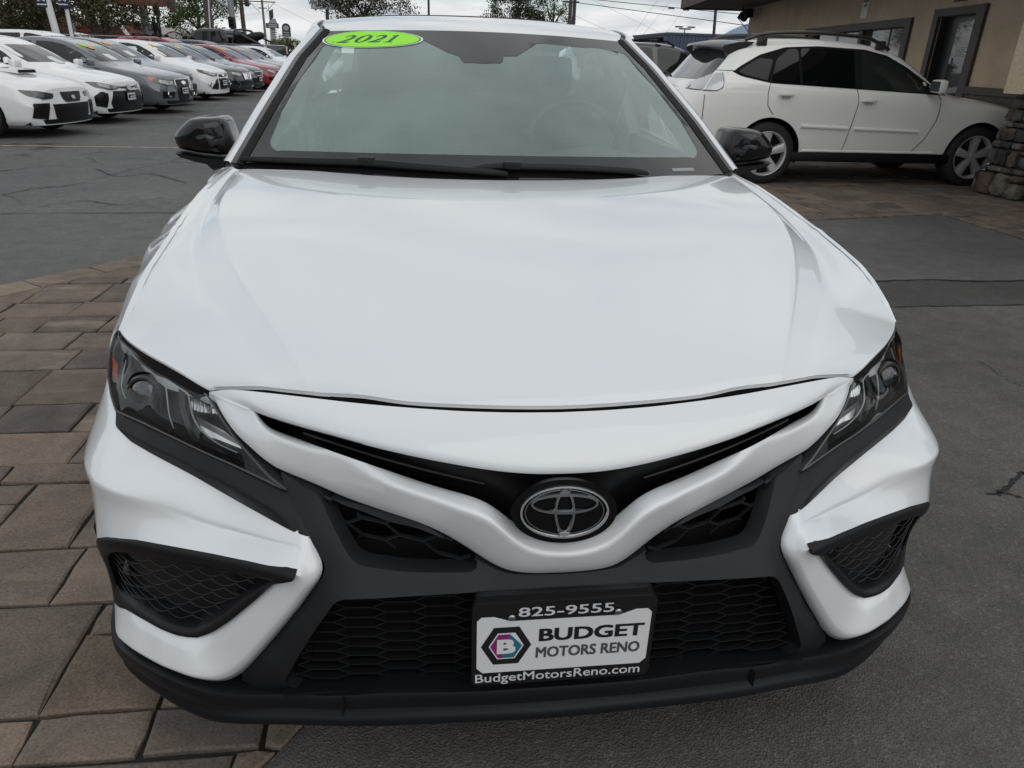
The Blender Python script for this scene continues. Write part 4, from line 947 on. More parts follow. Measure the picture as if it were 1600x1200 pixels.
# ---- front fenders
arch_f = [(.905, .955 + .375 * math.cos(a), .335 + .375 * math.sin(a)) for a in np.radians(np.linspace(0, 142, 24))]
fend = [(p[0] + .0035, p[1] + .002, p[2] + .001) for p in HOOD_FD] + [(.787, 1.395, .988), (.83, 1.46, .972), (.885, 1.50, .93), (.915, 1.515, .85), (.922, 1.515, .72), (.905, 1.50, .5), (.875, 1.47, .27), (.875, 1.335, .25)] + arch_f + [(.900, .628, .636), (.880, .572, .704), (.853, .530, .750), (.846, .543, .780), (.828, .534, .794)]
fend_pts = [(.794, .6, .888), (.822, .6, .85), (.842, .6, .81), (.868, .6, .73), (.806, .8, .925), (.838, .8, .897), (.866, .8, .84), (.885, .8, .75), (.835, 1.0, .928), (.872, 1.0, .887), (.897, 1.0, .83), (.915, 1.0, .75), (.845, 1.2, .925), (.885, 1.2, .88), (.91, 1.2, .82), (.92, 1.2, .74), (.84, 1.38, .945), (.895, 1.38, .88), (.917, 1.38, .8), (.921, 1.4, .7), (.91, 1.4, .5)]
patch('front_fender', fend, PAINT, CAR, pts=fend_pts, mode='side', step=.03, depth=.012, bev=.003, mirror=True, lam=5e-5)

# ---- windshield
WT = [0, .33, .76, 1.]
def wside(v): return np.array([np.interp(v, WT, [.757, .693, .630, .557]), np.interp(v, WT, [1.392, 1.618, 1.966, 2.129]), np.interp(v, WT, [.987, 1.126, 1.280, 1.376])])
def ws(u, v, off=0.):
    def P(u, v):
        s = wside(v); c = np.array([0, 1.17 + .82 * v, .985 + .404 * v + .02 * math.sin(PI * min(1, max(0, v)))]); p = c * (1 - u * u) + s * u * u; p[0] = u * s[0]; return p
    p = P(u, v)
    if off:
        du = P(u + .01, v) - P(u - .01, v); dv = P(u, min(1, v + .02)) - P(u, max(0, v - .02)); n = np.cross(du, dv); n /= np.linalg.norm(n); p = p + n * off
    return p
def wpatch(name, poly, m, parent, off, holes=(), step=.05, thick=0.):
    V, Fc, _ = cdt([np.array(poly, float)] + [np.array(h, float) for h in holes], [], step)
    v = [ws(a, b, off) for a, b in V]; f = []
    for t in Fc:
        a, b, c = V[t]
        f.append(tuple(t) if (b[0] - a[0]) * (c[1] - a[1]) - (b[1] - a[1]) * (c[0] - a[0]) > 0 else tuple(t[::-1]))
    return mesh(name, v, f, m, parent, True, 180)
WGL = glass('windshield glass', (.58, .68, .65), 1.5, refl=(.92, 1.0, .99), film=.26)
gu, gv = 36, 24
v = [ws(-1 + 2 * i / gu, j / gv) for j in range(gv + 1) for i in range(gu + 1)]
f = [(j * (gu + 1) + i, j * (gu + 1) + i + 1, (j + 1) * (gu + 1) + i + 1, (j + 1) * (gu + 1) + i) for j in range(gv) for i in range(gu)]
WS = mesh('windshield', v, f, WGL, CAR, True, 180)
hole = []
for a in np.linspace(-.86, .86, 24): hole.append((a, .100 + .028 * (1 - a * a)))
for k in range(1, 7): t = k / 7 * PI / 2; hole.append((.86 + .075 * math.sin(t), .180 - .08 * math.cos(t)))
hole += [(.945, .30), (.95, .6), (.94, .85)]
for k in range(1, 5): t = k / 5 * PI / 2; hole.append((.90 + .04 * math.cos(t), .87 + .03 * math.sin(t)))
hole += [(.88, .90), (.6, .905), (.348, .912), (.27, .85), (.189, .781), (.11, .775), (.102, .735), (.088, .714), (0, .706), (-.11, .709), (-.125, .735), (-.132, .763), (-.19, .79), (-.27, .85), (-.355, .911), (-.6, .905), (-.88, .90)]
for k in range(1, 5): t = k / 5 * PI / 2; hole.append((-.90 - .04 * math.sin(t), .87 + .03 * math.cos(t)))
hole += [(-.94, .85), (-.95, .6), (-.945, .30)]
for k in range(1, 7): t = k / 7 * PI / 2; hole.append((-.86 - .075 * math.cos(t), .180 - .08 * math.sin(t)))
FRIT = mat('ceramic frit', (.008, .008, .009), .04, spec=.6)
rect = [(x, 0) for x in np.linspace(-1, 1, 21)] + [(1, y) for y in np.linspace(.1, 1, 10)] + [(x, 1) for x in np.linspace(.9, -1, 20)] + [(-1, y) for y in np.linspace(.9, .1, 9)]
wpatch('frit_band', rect, FRIT, WS, .0012, [hole])
box('camera_housing', tuple(ws(0, .80, -.05)), (.16, .12, .05), mat('camera housing', (.03, .031, .033), .5), WS, .008, Matrix.Rotation(.45, 3, 'X'))
wpatch('camera_window', [(-.057, .733), (.026, .737), (.011, .798), (-.025, .796)], mat('camera window', (.42, .44, .43), .4), WS, -.002, step=.03)
wpatch('id_number_strip', [(.735, .034), (.843, .030), (.843, .046), (.735, .050)], mat('number strip', (.26, .265, .27), .5), WS, .002)
# green oval with the year
SC, SA, SB = np.array([-.663, .913]), np.array([.313, -.003]), np.array([-.026, .079])
st = lambda X, Y: tuple(SC + SA * X + SB * Y)
circ = lambda r, n=56: [st(r * math.cos(2 * PI * k / n), r * math.sin(2 * PI * k / n)) for k in range(n)]
STK = wpatch('year_sticker', circ(1.0), mat('sticker white edge', (.72, .76, .74), .5), CAR, .0026, step=.05)
wpatch('sticker_outline', circ(.958), mat('sticker dark line', (.02, .10, .03), .5), STK, .0034, [circ(.93)[::-1]], step=.05)
wpatch('sticker_face', circ(.93), mat('sticker green', (.28, .80, .012), .45), STK, .0034, step=.05)
INK21 = mat('sticker ink', (.018, .085, .055), .5)
TWO = [(.02, 0), (.60, 0), (.66, .20), (.60, .20), (.55, .13), (.48, .115), (.28, .115), (.42, .26), (.55, .42), (.63, .56), (.65, .70), (.62, .84), (.54, .94), (.42, 1.0), (.28, 1.0), (.16, .95), (.08, .86), (.03, .74), (.08, .73), (.14, .82), (.22, .88), (.31, .89), (.40, .85), (.445, .77), (.445, .66), (.40, .53), (.30, .36), (.18, .20), (.02, .06)]
ONE = [(.10, 0), (.56, 0), (.56, .045), (.47, .06), (.42, .10), (.42, 1.0), (.38, 1.0), (.10, .89), (.11, .845), (.20, .87), (.25, .83), (.25, .10), (.20, .06), (.10, .045)]
def glyph(poly, x0, wd, holes=()):
    q = lambda P: [st(x0 + a * wd + .20 * (b - .5), (b - .5) * .86) for a, b in P]
    wpatch('year_numeral', q(poly), INK21, STK, .0044, [q(h) for h in holes], step=.04)
glyph(TWO, -.60, .36)
glyph([(.34 + .33 * math.cos(t), .5 + .51 * math.sin(t)) for t in np.linspace(0, 2 * PI, 32)[:-1]], -.30, .42, [[(.34 + .15 * math.cos(t), .5 + .45 * math.sin(t)) for t in np.linspace(0, 2 * PI, 24)[:-1]]])
glyph(TWO, .02, .36); glyph(ONE, .30, .36)
# wipers
def wiper(us, vs, name):
    P = crspline([ws(a, b, .012) for a, b in zip(us, vs)], 6)
    r = np.interp(np.linspace(0, 1, len(P)), [0, .1, .5, .9, 1], [.004, .009, .012, .008, .003])
    o = tube(name, P, list(r), PLASTIC2, CAR, 6)
    tube('blade_rubber', [p + np.array([0, -.012, -.004]) for p in P], .005, SEAL, o, 5); return o
wiper([-1.0, -.756, -.52, -.314, -.1, .03], [.030, .045, .055, .048, .038, .030], 'wiper')
wiper([-.10, 0, .126, .33, .50, .60], [.050, .062, .060, .052, .038, .024], 'wiper')
for u_ in (-.5, .05): box('wiper_hinge', tuple(ws(u_, .058, .018)), (.05, .03, .022), PLASTIC2, CAR, .006)
# cowl under the glass edge
v, f = loft([both([(0, 1.205, .978), (.25, 1.218, .978), (.5, 1.252, .977), (.70, 1.312, .974), (.78, 1.37, .974)]), both([(0, 1.30, .982), (.25, 1.31, .982), (.5, 1.34, .98), (.70, 1.38, .978), (.775, 1.41, .98)])])
mesh('cowl', v, f, PLASTIC2, CAR)

# ---- pillars, roof, glasshouse
VV = np.linspace(0, 1, 14)
def wrow(dx, dy, dz, s):
    return [(s * (p[0] + dx * (1 if b is None else b)), p[1] + dy, p[2] + dz) for p, b in ((wside(t), None) for t in VV)]
PILTRIM = mat('pillar trim', (.075, .078, .08), .35, spec=.5)
for s in (1, -1):
    fl = (lambda f: f) if s > 0 else (lambda f: [q[::-1] for q in f])
    v, f = loft([wrow(-.012, -.006, .004, s), wrow(0, .002, .009, s), wrow(.010, .006, .009, s), wrow(.012, .012, 0, s)]); mesh('windshield_seal', v, fl(f), SEAL, CAR)
    v, f = loft([wrow(.011, .008, .002, s), wrow(.013, .009, .010, s), wrow(.028, .020, .009, s), wrow(.031, .026, -.002, s)]); mesh('pillar_trim', v, fl(f), PILTRIM, CAR)
    v, f = loft([wrow(.030, .024, -.010, s), wrow(.031, .022, .008, s), wrow(.038, .026, .013, s), wrow(.055, .042, .011, s), wrow(.068, .072, -.004, s), wrow(.074, .11, -.030, s), wrow(.072, .15, -.06, s)]); mesh('pillar', v, fl(f), PAINT, CAR, True, 60)
RC = crspline([(1.985, 1.386), (2.10, 1.415), (2.25, 1.441), (2.45, 1.457), (2.75, 1.460), (3.1, 1.445), (3.45, 1.405)], 4)
RS = crspline([(2.129, 1.374), (2.21, 1.398), (2.32, 1.416), (2.5, 1.428), (2.8, 1.428), (3.1, 1.415), (3.42, 1.385)], 4)
def roofx(t): return np.interp(t, [0, .2, .6, 1], [.553, .585, .595, .56])
rows = []
for i in range(len(RC)):
    t = i / (len(RC) - 1); X = roofx(t); row = []
    for u_ in np.linspace(-1, 1, 29):
        k = abs(u_) ** 2.6; row.append((u_ * X, RC[i][0] * (1 - u_ * u_) + RS[i][0] * u_ * u_, RC[i][1] * (1 - k) + RS[i][1] * k))
    rows.append(row)
v, f = loft(rows); mesh('roof', v, f, PAINT, CAR, True, 60)
sr = [[(u_ * .40, y_, np.interp(y_, RC[:, 0], RC[:, 1]) - .012 * u_ * u_ + .004) for u_ in np.linspace(-1, 1, 9)] for y_ in np.linspace(2.44, 2.95, 8)]
v, f = loft(sr); mesh('sunroof', v, f, GLASSD, CAR)
for s in (1, -1):
    fl = (lambda f: f) if s > 0 else (lambda f: [q[::-1] for q in f])
    e0 = [(s * roofx(i / (len(RC) - 1)), RS[i][0], RS[i][1]) for i in range(len(RC))]
    q_ = lambda dx, dz: [(p[0] + s * dx, p[1], p[2] + dz) for p in e0]
    v, f = loft([q_(-.004, .001), q_(.002, -.012), q_(.014, -.012), q_(.018, -.002)]); mesh('roof_ditch', v, fl(f), PILTRIM, CAR)
    v, f = loft([q_(.016, -.010), q_(.022, .002), q_(.040, -.004), q_(.062, -.032), q_(.078, -.075)]); mesh('roof_rail', v, fl(f), PAINT, CAR, True, 60)
    # side glass, door bodies, rear quarter
    top = resample(np.vstack([np.array(wrow(.066, .14, -.055, s)), np.array(q_(.072, -.065))[3:], [(s * .66, 3.75, 1.25), (s * .70, 4.02, 1.10)]]), n=40)
    yb = np.linspace(1.50, 4.05, 40)
    bot = [(s * np.interp(y_, [1.5, 2.5, 3.5, 4.05], [.845, .86, .845, .80]), y_, np.interp(y_, [1.5, 2.5, 3.5, 4.05], [.955, 1.0, 1.04, 1.075])) for y_ in yb]
    SG = glass('side glass', (.62, .68, .66), 1.5)
    v, f = loft([[tuple(p) for p in top], [tuple((np.array(p) * .5 + np.array(q) * .5) + np.array([s * .02, 0, 0])) for p, q in zip(top, bot)], bot]); mesh('side_glass', v, fl(f), SG, CAR)
    i0 = 17
    v, f = loft([[tuple(np.array(p) + np.array([s * .006, 0, 0])) for p in (top[i0], top[i0 + 2])], [tuple(np.array(p) + np.array([s * .026, 0, 0])) for p in ((np.array(top[i0]) + np.array(bot[i0])) / 2, (np.array(top[i0 + 2]) + np.array(bot[i0 + 2])) / 2)], [tuple(np.array(p) + np.array([s * .006, 0, 0])) for p in (bot[i0], bot[i0 + 2])]]); mesh('door_pillar', v, fl(f), GLOSSBLK, CAR)
    secs = []
    for y_ in np.r_[np.linspace(1.522, 3.40, 14), np.linspace(3.45, 4.80, 20)]:
        zb = np.interp(y_, [1.5, 2.5, 3.5, 4.05, 4.6, 4.85], [.955, 1.0, 1.04, 1.075, 1.07, 1.03]); xs = np.interp(y_, [1.5, 2.5, 3.6, 4.3, 4.7, 4.85], [0, .0, -.005, -.03, -.10, -.2])
        d = y_ - 3.78; za = .335 + math.sqrt(max(0, .38 ** 2 - d * d)) if abs(d) < .38 else 0
        col = []
        for k, (x_, z_) in enumerate(((.84, .21), (.872, .28), (.90, .45), (.919, .66), (.922, .75), (.912, .85), (.88, .92), (.852, .955))):
            zz = z_ if k < 6 else zb - (.955 - z_) * .9
            if k >= 5: zz = z_ + (zb - .955) * (.4 if k == 5 else 1)
            zz = max(zz, za) if za else zz
            col.append((s * (x_ + xs), y_, zz))
        secs.append(col)
    v, f = loft(secs); mesh('body_side', v, fl(f), PAINT, CAR, True, 60)
    for y_ in (2.60,):
        tube('door_seam', [(s * .924, y_, .5), (s * .9275, y_, .72), (s * .90, y_ - .02, .93)], .0025, SEAL, CAR, 4)
    for y_ in (2.35, 3.3): box('door_handle', (s * .925, y_, .86), (.03, .16, .03), PAINT, CAR, .01)
v, f = loft([[(u_ * .56, 3.43 + .03 * u_ * u_, 1.402 - .016 * u_ * u_) for u_ in np.linspace(-1, 1, 13)], [(u_ * .61, 3.80, 1.27 - .02 * u_ * u_) for u_ in np.linspace(-1, 1, 13)], [(u_ * .66, 4.16 - .03 * u_ * u_, 1.105) for u_ in np.linspace(-1, 1, 13)]])
mesh('rear_window', v, f, glass('rear privacy glass', (.16, .17, .17), 1.5), CAR)
v, f = loft([[(u_ * w_, y_ - .06 * abs(u_) ** 3, z_ - .03 * abs(u_) ** 3) for u_ in np.linspace(-1, 1, 15)] for y_, z_, w_ in ((4.10, 1.10, .80), (4.4, 1.105, .80), (4.72, 1.10, .78), (4.86, 1.0, .76), (4.88, .8, .80), (4.90, .55, .82), (4.86, .3, .78), (4.75, .2, .74))])
mesh('trunk', v, f, PAINT, CAR, True, 60)
for s in (1, -1): box('tail_light', (s * .62, 4.87, .93), (.36, .06, .12), REDLENS, CAR, .015)
box('underbody', (0, 2.5, .21), (1.5, 4.5, .05), BLACK, CAR)
box('engine_bay', (0, .80, .52), (1.1, .80, .44), BLACK, CAR)

# ---- wheels
def wheel(parent, x, y, r, wd, s, m=ALLOY, spokes=5, name='wheel', hole=.64, m2=None):
    """tyre as the wheel's own mesh, rim and hub as sub-parts; s = side the face looks to"""
    prof = [(hole * r, -.45), (hole * r * 1.02, -.5), (.80 * r, -.5), (.93 * r, -.47), (.985 * r, -.38), (r, -.2), (r, .2), (.985 * r, .38), (.93 * r, .47), (.80 * r, .5), (hole * r * 1.02, .5), (hole * r, .45)]
    n = 36
    rows = [[(x + s * h * wd, y + rr * math.cos(2 * PI * k / n), r + rr * math.sin(2 * PI * k / n)) for k in range(n)] for rr, h in prof]
    v, f = loft(rows, True); t = mesh(name, v, f if s < 0 else [q[::-1] for q in f], RUBBER, parent, True, 50)
    prof = [(hole * r * 1.03, .49), (hole * r * .99, .50), (hole * r * .94, .44), (hole * r * .92, .1), (.1 * r, .05), (.001, .05)]
    rows = [[(x + s * h * wd, y + rr * math.cos(2 * PI * k / n), r + rr * math.sin(2 * PI * k / n)) for k in range(n)] for rr, h in prof]
    v, f = loft(rows[:4], True); mesh('rim', v, f if s < 0 else [q[::-1] for q in f], m, t, True, 40)
    v, f = loft(rows[3:], True); mesh('brake_disc', v, f if s < 0 else [q[::-1] for q in f], BLACK, t, True, 40)
    bm = bmesh.new(); hr = hole * r
    for k in range(spokes):
        a = 2 * PI * k / spokes + .3
        for w0, w1, x0, x1 in ((.055 * r / .33, .095 * r / .33, .40, .46),):
            ca, sa = math.cos(a), math.sin(a); P = lambda rr, tt, hh: (x + s * hh * wd, y + rr * ca - tt * sa, r + rr * sa + tt * ca)
            A = [P(.09 * r, -w0 / 2, x0), P(.09 * r, w0 / 2, x0), P(hr * .95, w1 / 2, x1), P(hr * .95, -w1 / 2, x1)]; B = [P(.09 * r, -w0 / 2, x0 - .25), P(.09 * r, w0 / 2, x0 - .25), P(hr * .95, w1 / 2, x1 - .3), P(hr * .95, -w1 / 2, x1 - .3)]
            R_2 = [P(.12 * r, 0, x0 + .05), P(hr * .93, 0, x1 + .03)]
            vs = [bm.verts.new(p) for p in A + B + R_2]
            for fc in ((0, 8, 9, 3), (8, 1, 2, 9), (0, 1, 8), (3, 9, 2), (0, 3, 7, 4), (1, 5, 6, 2), (4, 7, 6, 5), (3, 2, 6, 7), (0, 4, 5, 1)): bm.faces.new([vs[i] for i in fc])
    bmesh.ops.recalc_face_normals(bm, faces=bm.faces[:])
    frombm('spokes', bm, m2 or m, t, True, 25)
    bm = bmesh.new(); bm_tube(bm, (x + s * .30 * wd, y, r), (x + s * .45 * wd, y, r), .13 * r, .11 * r, 20); frombm('hub', bm, m, t, True, 40)
    return t
for s in (1, -1):
    for y_ in (.955, 3.78):
        wheel(CAR, s * .80, y_, .335, .225, s, ALLOYDK)
        n = 20
        rows = [[(s * xx, y_ + .372 * math.cos(a), .335 + .372 * math.sin(a)) for a in np.linspace(-.1, PI + .1, n)] for xx in (.55, .90)]
        v, f = loft(rows); mesh('wheel_arch', v, f, BLACK, CAR)
    box('inner_arch', (s * .62, .955, .50), (.02, .8, .5), BLACK, CAR)

# ---- mirrors
def MX(a, b): return (240 + a / 9.23, 160 + b / 9.23)
mo = [(270, 510), (300, 440), (370, 360), (450, 280), (520, 235), (700, 211), (880, 209), (970, 212), (1025, 238), (1062, 295), (1130, 480), (1165, 610), (1150, 680), (1085, 765), (950, 772), (820, 756), (640, 735), (450, 700), (345, 680), (295, 600)]
for s in (1, -1):
    fl = (lambda f: f) if s < 0 else (lambda f: [q[::-1] for q in f])
    P = np.array([at(*MX(a, b), 1.585) for a, b in mo]); P[:, 0] = -np.abs(P[:, 0]); c = P.mean(0)
    def ring(k, y_, sh=(0, 0)): return [(-s * (c[0] + sh[0] + (p[0] - c[0]) * k), y_ + .10 * abs(p[0] - c[0]) , c[2] + sh[1] + (p[2] - c[2]) * k) for p in P]
    rr = [ring(.93, 1.70), ring(1.0, 1.668), ring(1.0, 1.62), ring(.985, 1.588, (.001, .001)), ring(.93, 1.562, (.004, .004)), ring(.80, 1.541, (.009, .008)), ring(.60, 1.528, (.014, .011)), ring(.35, 1.521, (.018, .013)), ring(.15, 1.519, (.019, .013)), ring(.01, 1.5185, (.019, .013))]
    v, f = loft(rr, True); mm = mesh('mirror', v, fl(f), mat('mirror black', (.005, .005, .006), .10, spec=.5), CAR, True, 180)
    v, f = loft([ring(.90, 1.69), ring(.02, 1.69)], True); mesh('mirror_glass', v, fl(f)[::-1], CHROME, mm)
    st_ = np.array([at(*MX(a, b), 1.60) for a, b in [(345, 700), (520, 735), (760, 775), (1030, 800), (1085, 870), (1090, 905), (880, 985), (800, 890), (620, 840), (420, 770)]]); st_[:, 0] = -np.abs(st_[:, 0])
    cc_ = st_.mean(0)
    rr = [[(-s * p[0], y_, cc_[2] + (p[2] - cc_[2]) * k) for p in st_] for y_, k in ((1.67, .8), (1.65, 1.0), (1.60, 1.0), (1.575, .8))]
    v, f = loft(rr, True); n = len(st_); f += [tuple(range(n))[::-1], tuple(3 * n + k for k in range(n))]; mesh('mirror_stalk', v, fl(f), PLASTIC2, mm, True, 30)

# ---- interior seen through the glass
TRIMG = mat('interior grey', (.20, .205, .20), .7, noise=(40, .15))
SEATG = mat('seat fabric', (.12, .122, .12), .85, noise=(60, .2))
LIGHT = mat('interior light trim', (.55, .56, .53), .7)
HEADL = mat('headliner', (.30, .31, .30), .9)
rows = [[(u_ * .70, y_ - .10 * (1 - u_ * u_), z_ + .035 * (math.exp(-((u_ - .52) / .22) ** 2)) * k_) for u_ in np.linspace(-1, 1, 25)] for y_, z_, k_ in ((1.32, .96, 0), (1.45, .985, .2), (1.62, 1.0, .6), (1.78, .995, 1.0), (1.84, .96, 1), (1.86, .82, .3), (1.86, .5, 0))]
v, f = loft(rows); DASH = mesh('dashboard', v, f, TRIMG, CAR)
box('display_screen', (0.02, 1.80, 1.035), (.30, .02, .06), mat('screen', (.02, .02, .022), .2), DASH, .006)
sw = [Vector((.36 + .185 * math.cos(t), 1.93 + .06 * math.sin(t) , .985 + .175 * math.sin(t))) for t in np.linspace(0, 2 * PI, 33)[:-1]]
SWH = tube('steering_wheel', sw, .016, mat('steering wheel', (.10, .10, .10), .5), CAR, 10, True)
box('wheel_hub', (.36, 1.925, .97), (.16, .05, .12), mat('steering wheel'), SWH, .02); box('wheel_spoke', (.36, 1.925, .98), (.34, .02, .035), mat('steering wheel'), SWH, .006)
for sx in (.37, -.37):
    se = box('seat', (sx, 2.45, .52), (.50, .52, .16), SEATG, CAR, .05)
    box('seat_back', (sx, 2.72, .86), (.48, .14, .60), SEATG, se, .06, Matrix.Rotation(-.25, 3, 'X'))
    box('headrest', (sx, 2.80, 1.235), (.27, .10, .17), SEATG, se, .04, Matrix.Rotation(-.2, 3, 'X'))
    for d in (-.055, .055): tube('headrest_post', [(sx + d, 2.775, 1.10), (sx + d, 2.79, 1.17)], .006, CHROME, se, 6)
box('rear_seat', (0, 3.45, .88), (1.30, .25, .66), SEATG, CAR, .06, Matrix.Rotation(-.35, 3, 'X'))
box('rear_shelf', (0, 3.80, 1.10), (1.22, .50, .03), TRIMG, CAR)
box('cabin_floor', (0, 2.5, .33), (1.5, 2.6, .04), BLACK, CAR)
v, f = loft([[(u_ * .53, y_, z_ - .02 * u_ * u_) for u_ in np.linspace(-1, 1, 9)] for y_, z_ in ((2.02, 1.360), (2.3, 1.40), (2.8, 1.415), (3.35, 1.36))]); mesh('headliner', v, f, HEADL, CAR)
for s in (1, -1):
    v, f = loft([[(s * (wside(t)[0] - .012), wside(t)[1] + .012, wside(t)[2] - .012) for t in VV], [(s * (wside(t)[0] - .045), wside(t)[1] + .07, wside(t)[2] - .03) for t in VV], [(s * (wside(t)[0] + .02), wside(t)[1] + .13, wside(t)[2] - .05) for t in VV]]); mesh('pillar_lining', v, f, LIGHT, CAR)
    tube('center_pillar_lining', [(s * .60, 2.62, 1.36), (s * .72, 2.66, 1.18), (s * .80, 2.68, .98), (s * .82, 2.68, .6)], [.035, .04, .05, .06], LIGHT, CAR, 8)
    box('door_panel', (s * .80, 2.2, .75), (.05, 1.45, .50), TRIMG, CAR, .02)
    box('seat_belt', (s * .70, 2.58, 1.12), (.004, .045, .45), mat('belt webbing', (.40, .41, .39), .8), CAR, rot=Matrix.Rotation(.22 * s, 3, 'Y'))

# ---- dealer plate
def tfit(name, s, w_, h_, m, parent, M, bold):
    """lettering fitted to a width and height (m); bold as a share of the letter size"""
    o = text(name, s, 1.0, m, parent, Matrix(), 0., 1.0, .0)
    if bold:
        bm = bmesh.new()
        for k, (dx, dy) in enumerate(((-1, -1), (1, -1), (-1, 1), (1, 1), (0, 0), (-1, 0), (1, 0))):
            t = o.data.copy(); t.transform(Matrix.Translation((dx * bold, dy * bold * .8, .0012 * k))); bm.from_mesh(t); bpy.data.meshes.remove(t)
        bm.to_mesh(o.data); bm.free()
    c = np.array([v.co[:] for v in o.data.vertices]); lo, hi = c.min(0), c.max(0)
    o.data.transform(M @ Matrix.Diagonal((w_ / (hi[0] - lo[0]), h_ / (hi[1] - lo[1]), .05, 1)) @ Matrix.Translation((-(lo[0] + hi[0]) / 2, -(lo[1] + hi[1]) / 2, 0))); return o
PW, PZ0, PZ1, PY = .153, .338, .512, -.014
PM = Matrix(((1, 0, 0, .0), (0, 0, -1, PY), (0, 1, 0, 0), (0, 0, 0, 1)))           # x right, y up, z towards the camera
cz_ = (PZ0 + PZ1) / 2
PL = flat('license_plate', rrect(.306, .174, .012, cy=cz_), PM @ Matrix.Translation((0, 0, -.012)), .012, mat('plate frame black', (.008, .008, .009), .3), CAR)
flat('frame_back_layer', rrect(.296, .060, .010, cy=PZ1 - .022), PM @ Matrix.Translation((0, 0, -.022)), .012, mat('plate frame black'), PL)
wp = [(-.145, .378), (-.135, .367), (.135, .367), (.145, .378), (.145, .478), (.138, .4855), (.118, .4855), (.098, .478), (.088, .475), (-.086, .475), (-.098, .478), (-.118, .4855), (-.138, .4855), (-.145, .478)]
flat('plate_face', wp, PM, .0012, PLATEW, PL)
rim_o = [(a * 1.008, cz_ + (b - cz_) * 1.012) for a, b in wp]
T_ = lambda x, z, h=.0016: PM @ Matrix.Translation((x, z, h))
tfit('phone_number', '825-9555', .158, .0192, INKWHT, PL, T_(.001, .4925, .0006), .012)
tfit('dealer_name', 'BUDGET', .178, .0275, INKBLK, PL, T_(.0465, .4430), .034)
tfit('dealer_town', 'MOTORS RENO', .178, .0235, INKGRY, PL, T_(.0425, .4055), .030)
tfit('web_address', 'BudgetMotorsReno.com', .284, .0245, INKWHT, PL, T_(-.005, .3515, .0006), .008)
hexo = lambda r, ry: [(r * math.cos(t), ry * math.sin(t)) for t in np.radians([0, 60, 120, 180, 240, 300])]
HB = flat('hexagon_badge', hexo(.0417, .0455), T_(-.0965, .4245, .0012), .0006, INKBLK, PL)
flat('hexagon_white', hexo(.0290, .0317), T_(-.0965, .4245, .0018), .0004, PLATEW, PL)
h6 = hexo(.0265, .0290)
flat('hexagon_teal', [h6[0], (.006, .0290 * .866), (-.007, -.0290 * .866), h6[5]] , T_(-.0965, .4245, .0022), .0004, TEAL, PL)
flat('hexagon_magenta', [(.006, .0290 * .866), h6[2], h6[3], h6[4], (-.007, -.0290 * .866)], T_(-.0965, .4245, .0022), .0004, MAGENTA, PL)
tfit('badge_letter', 'B', .031, .031, PLATEW, PL, T_(-.0965, .4245, .0032), .05)
for sx in (-.089, .087):
    bm = bmesh.new(); bmesh.ops.create_uvsphere(bm, u_segments=14, v_segments=8, radius=.0062); bmesh.ops.transform(bm, matrix=Matrix.Translation((sx, PY - .003, .4845)) @ Matrix.Diagonal((1, .55, 1, 1)), verts=bm.verts[:])
    frombm('screw', bm, mat('screw steel', (.35, .35, .36), .3, metal=1), PL)
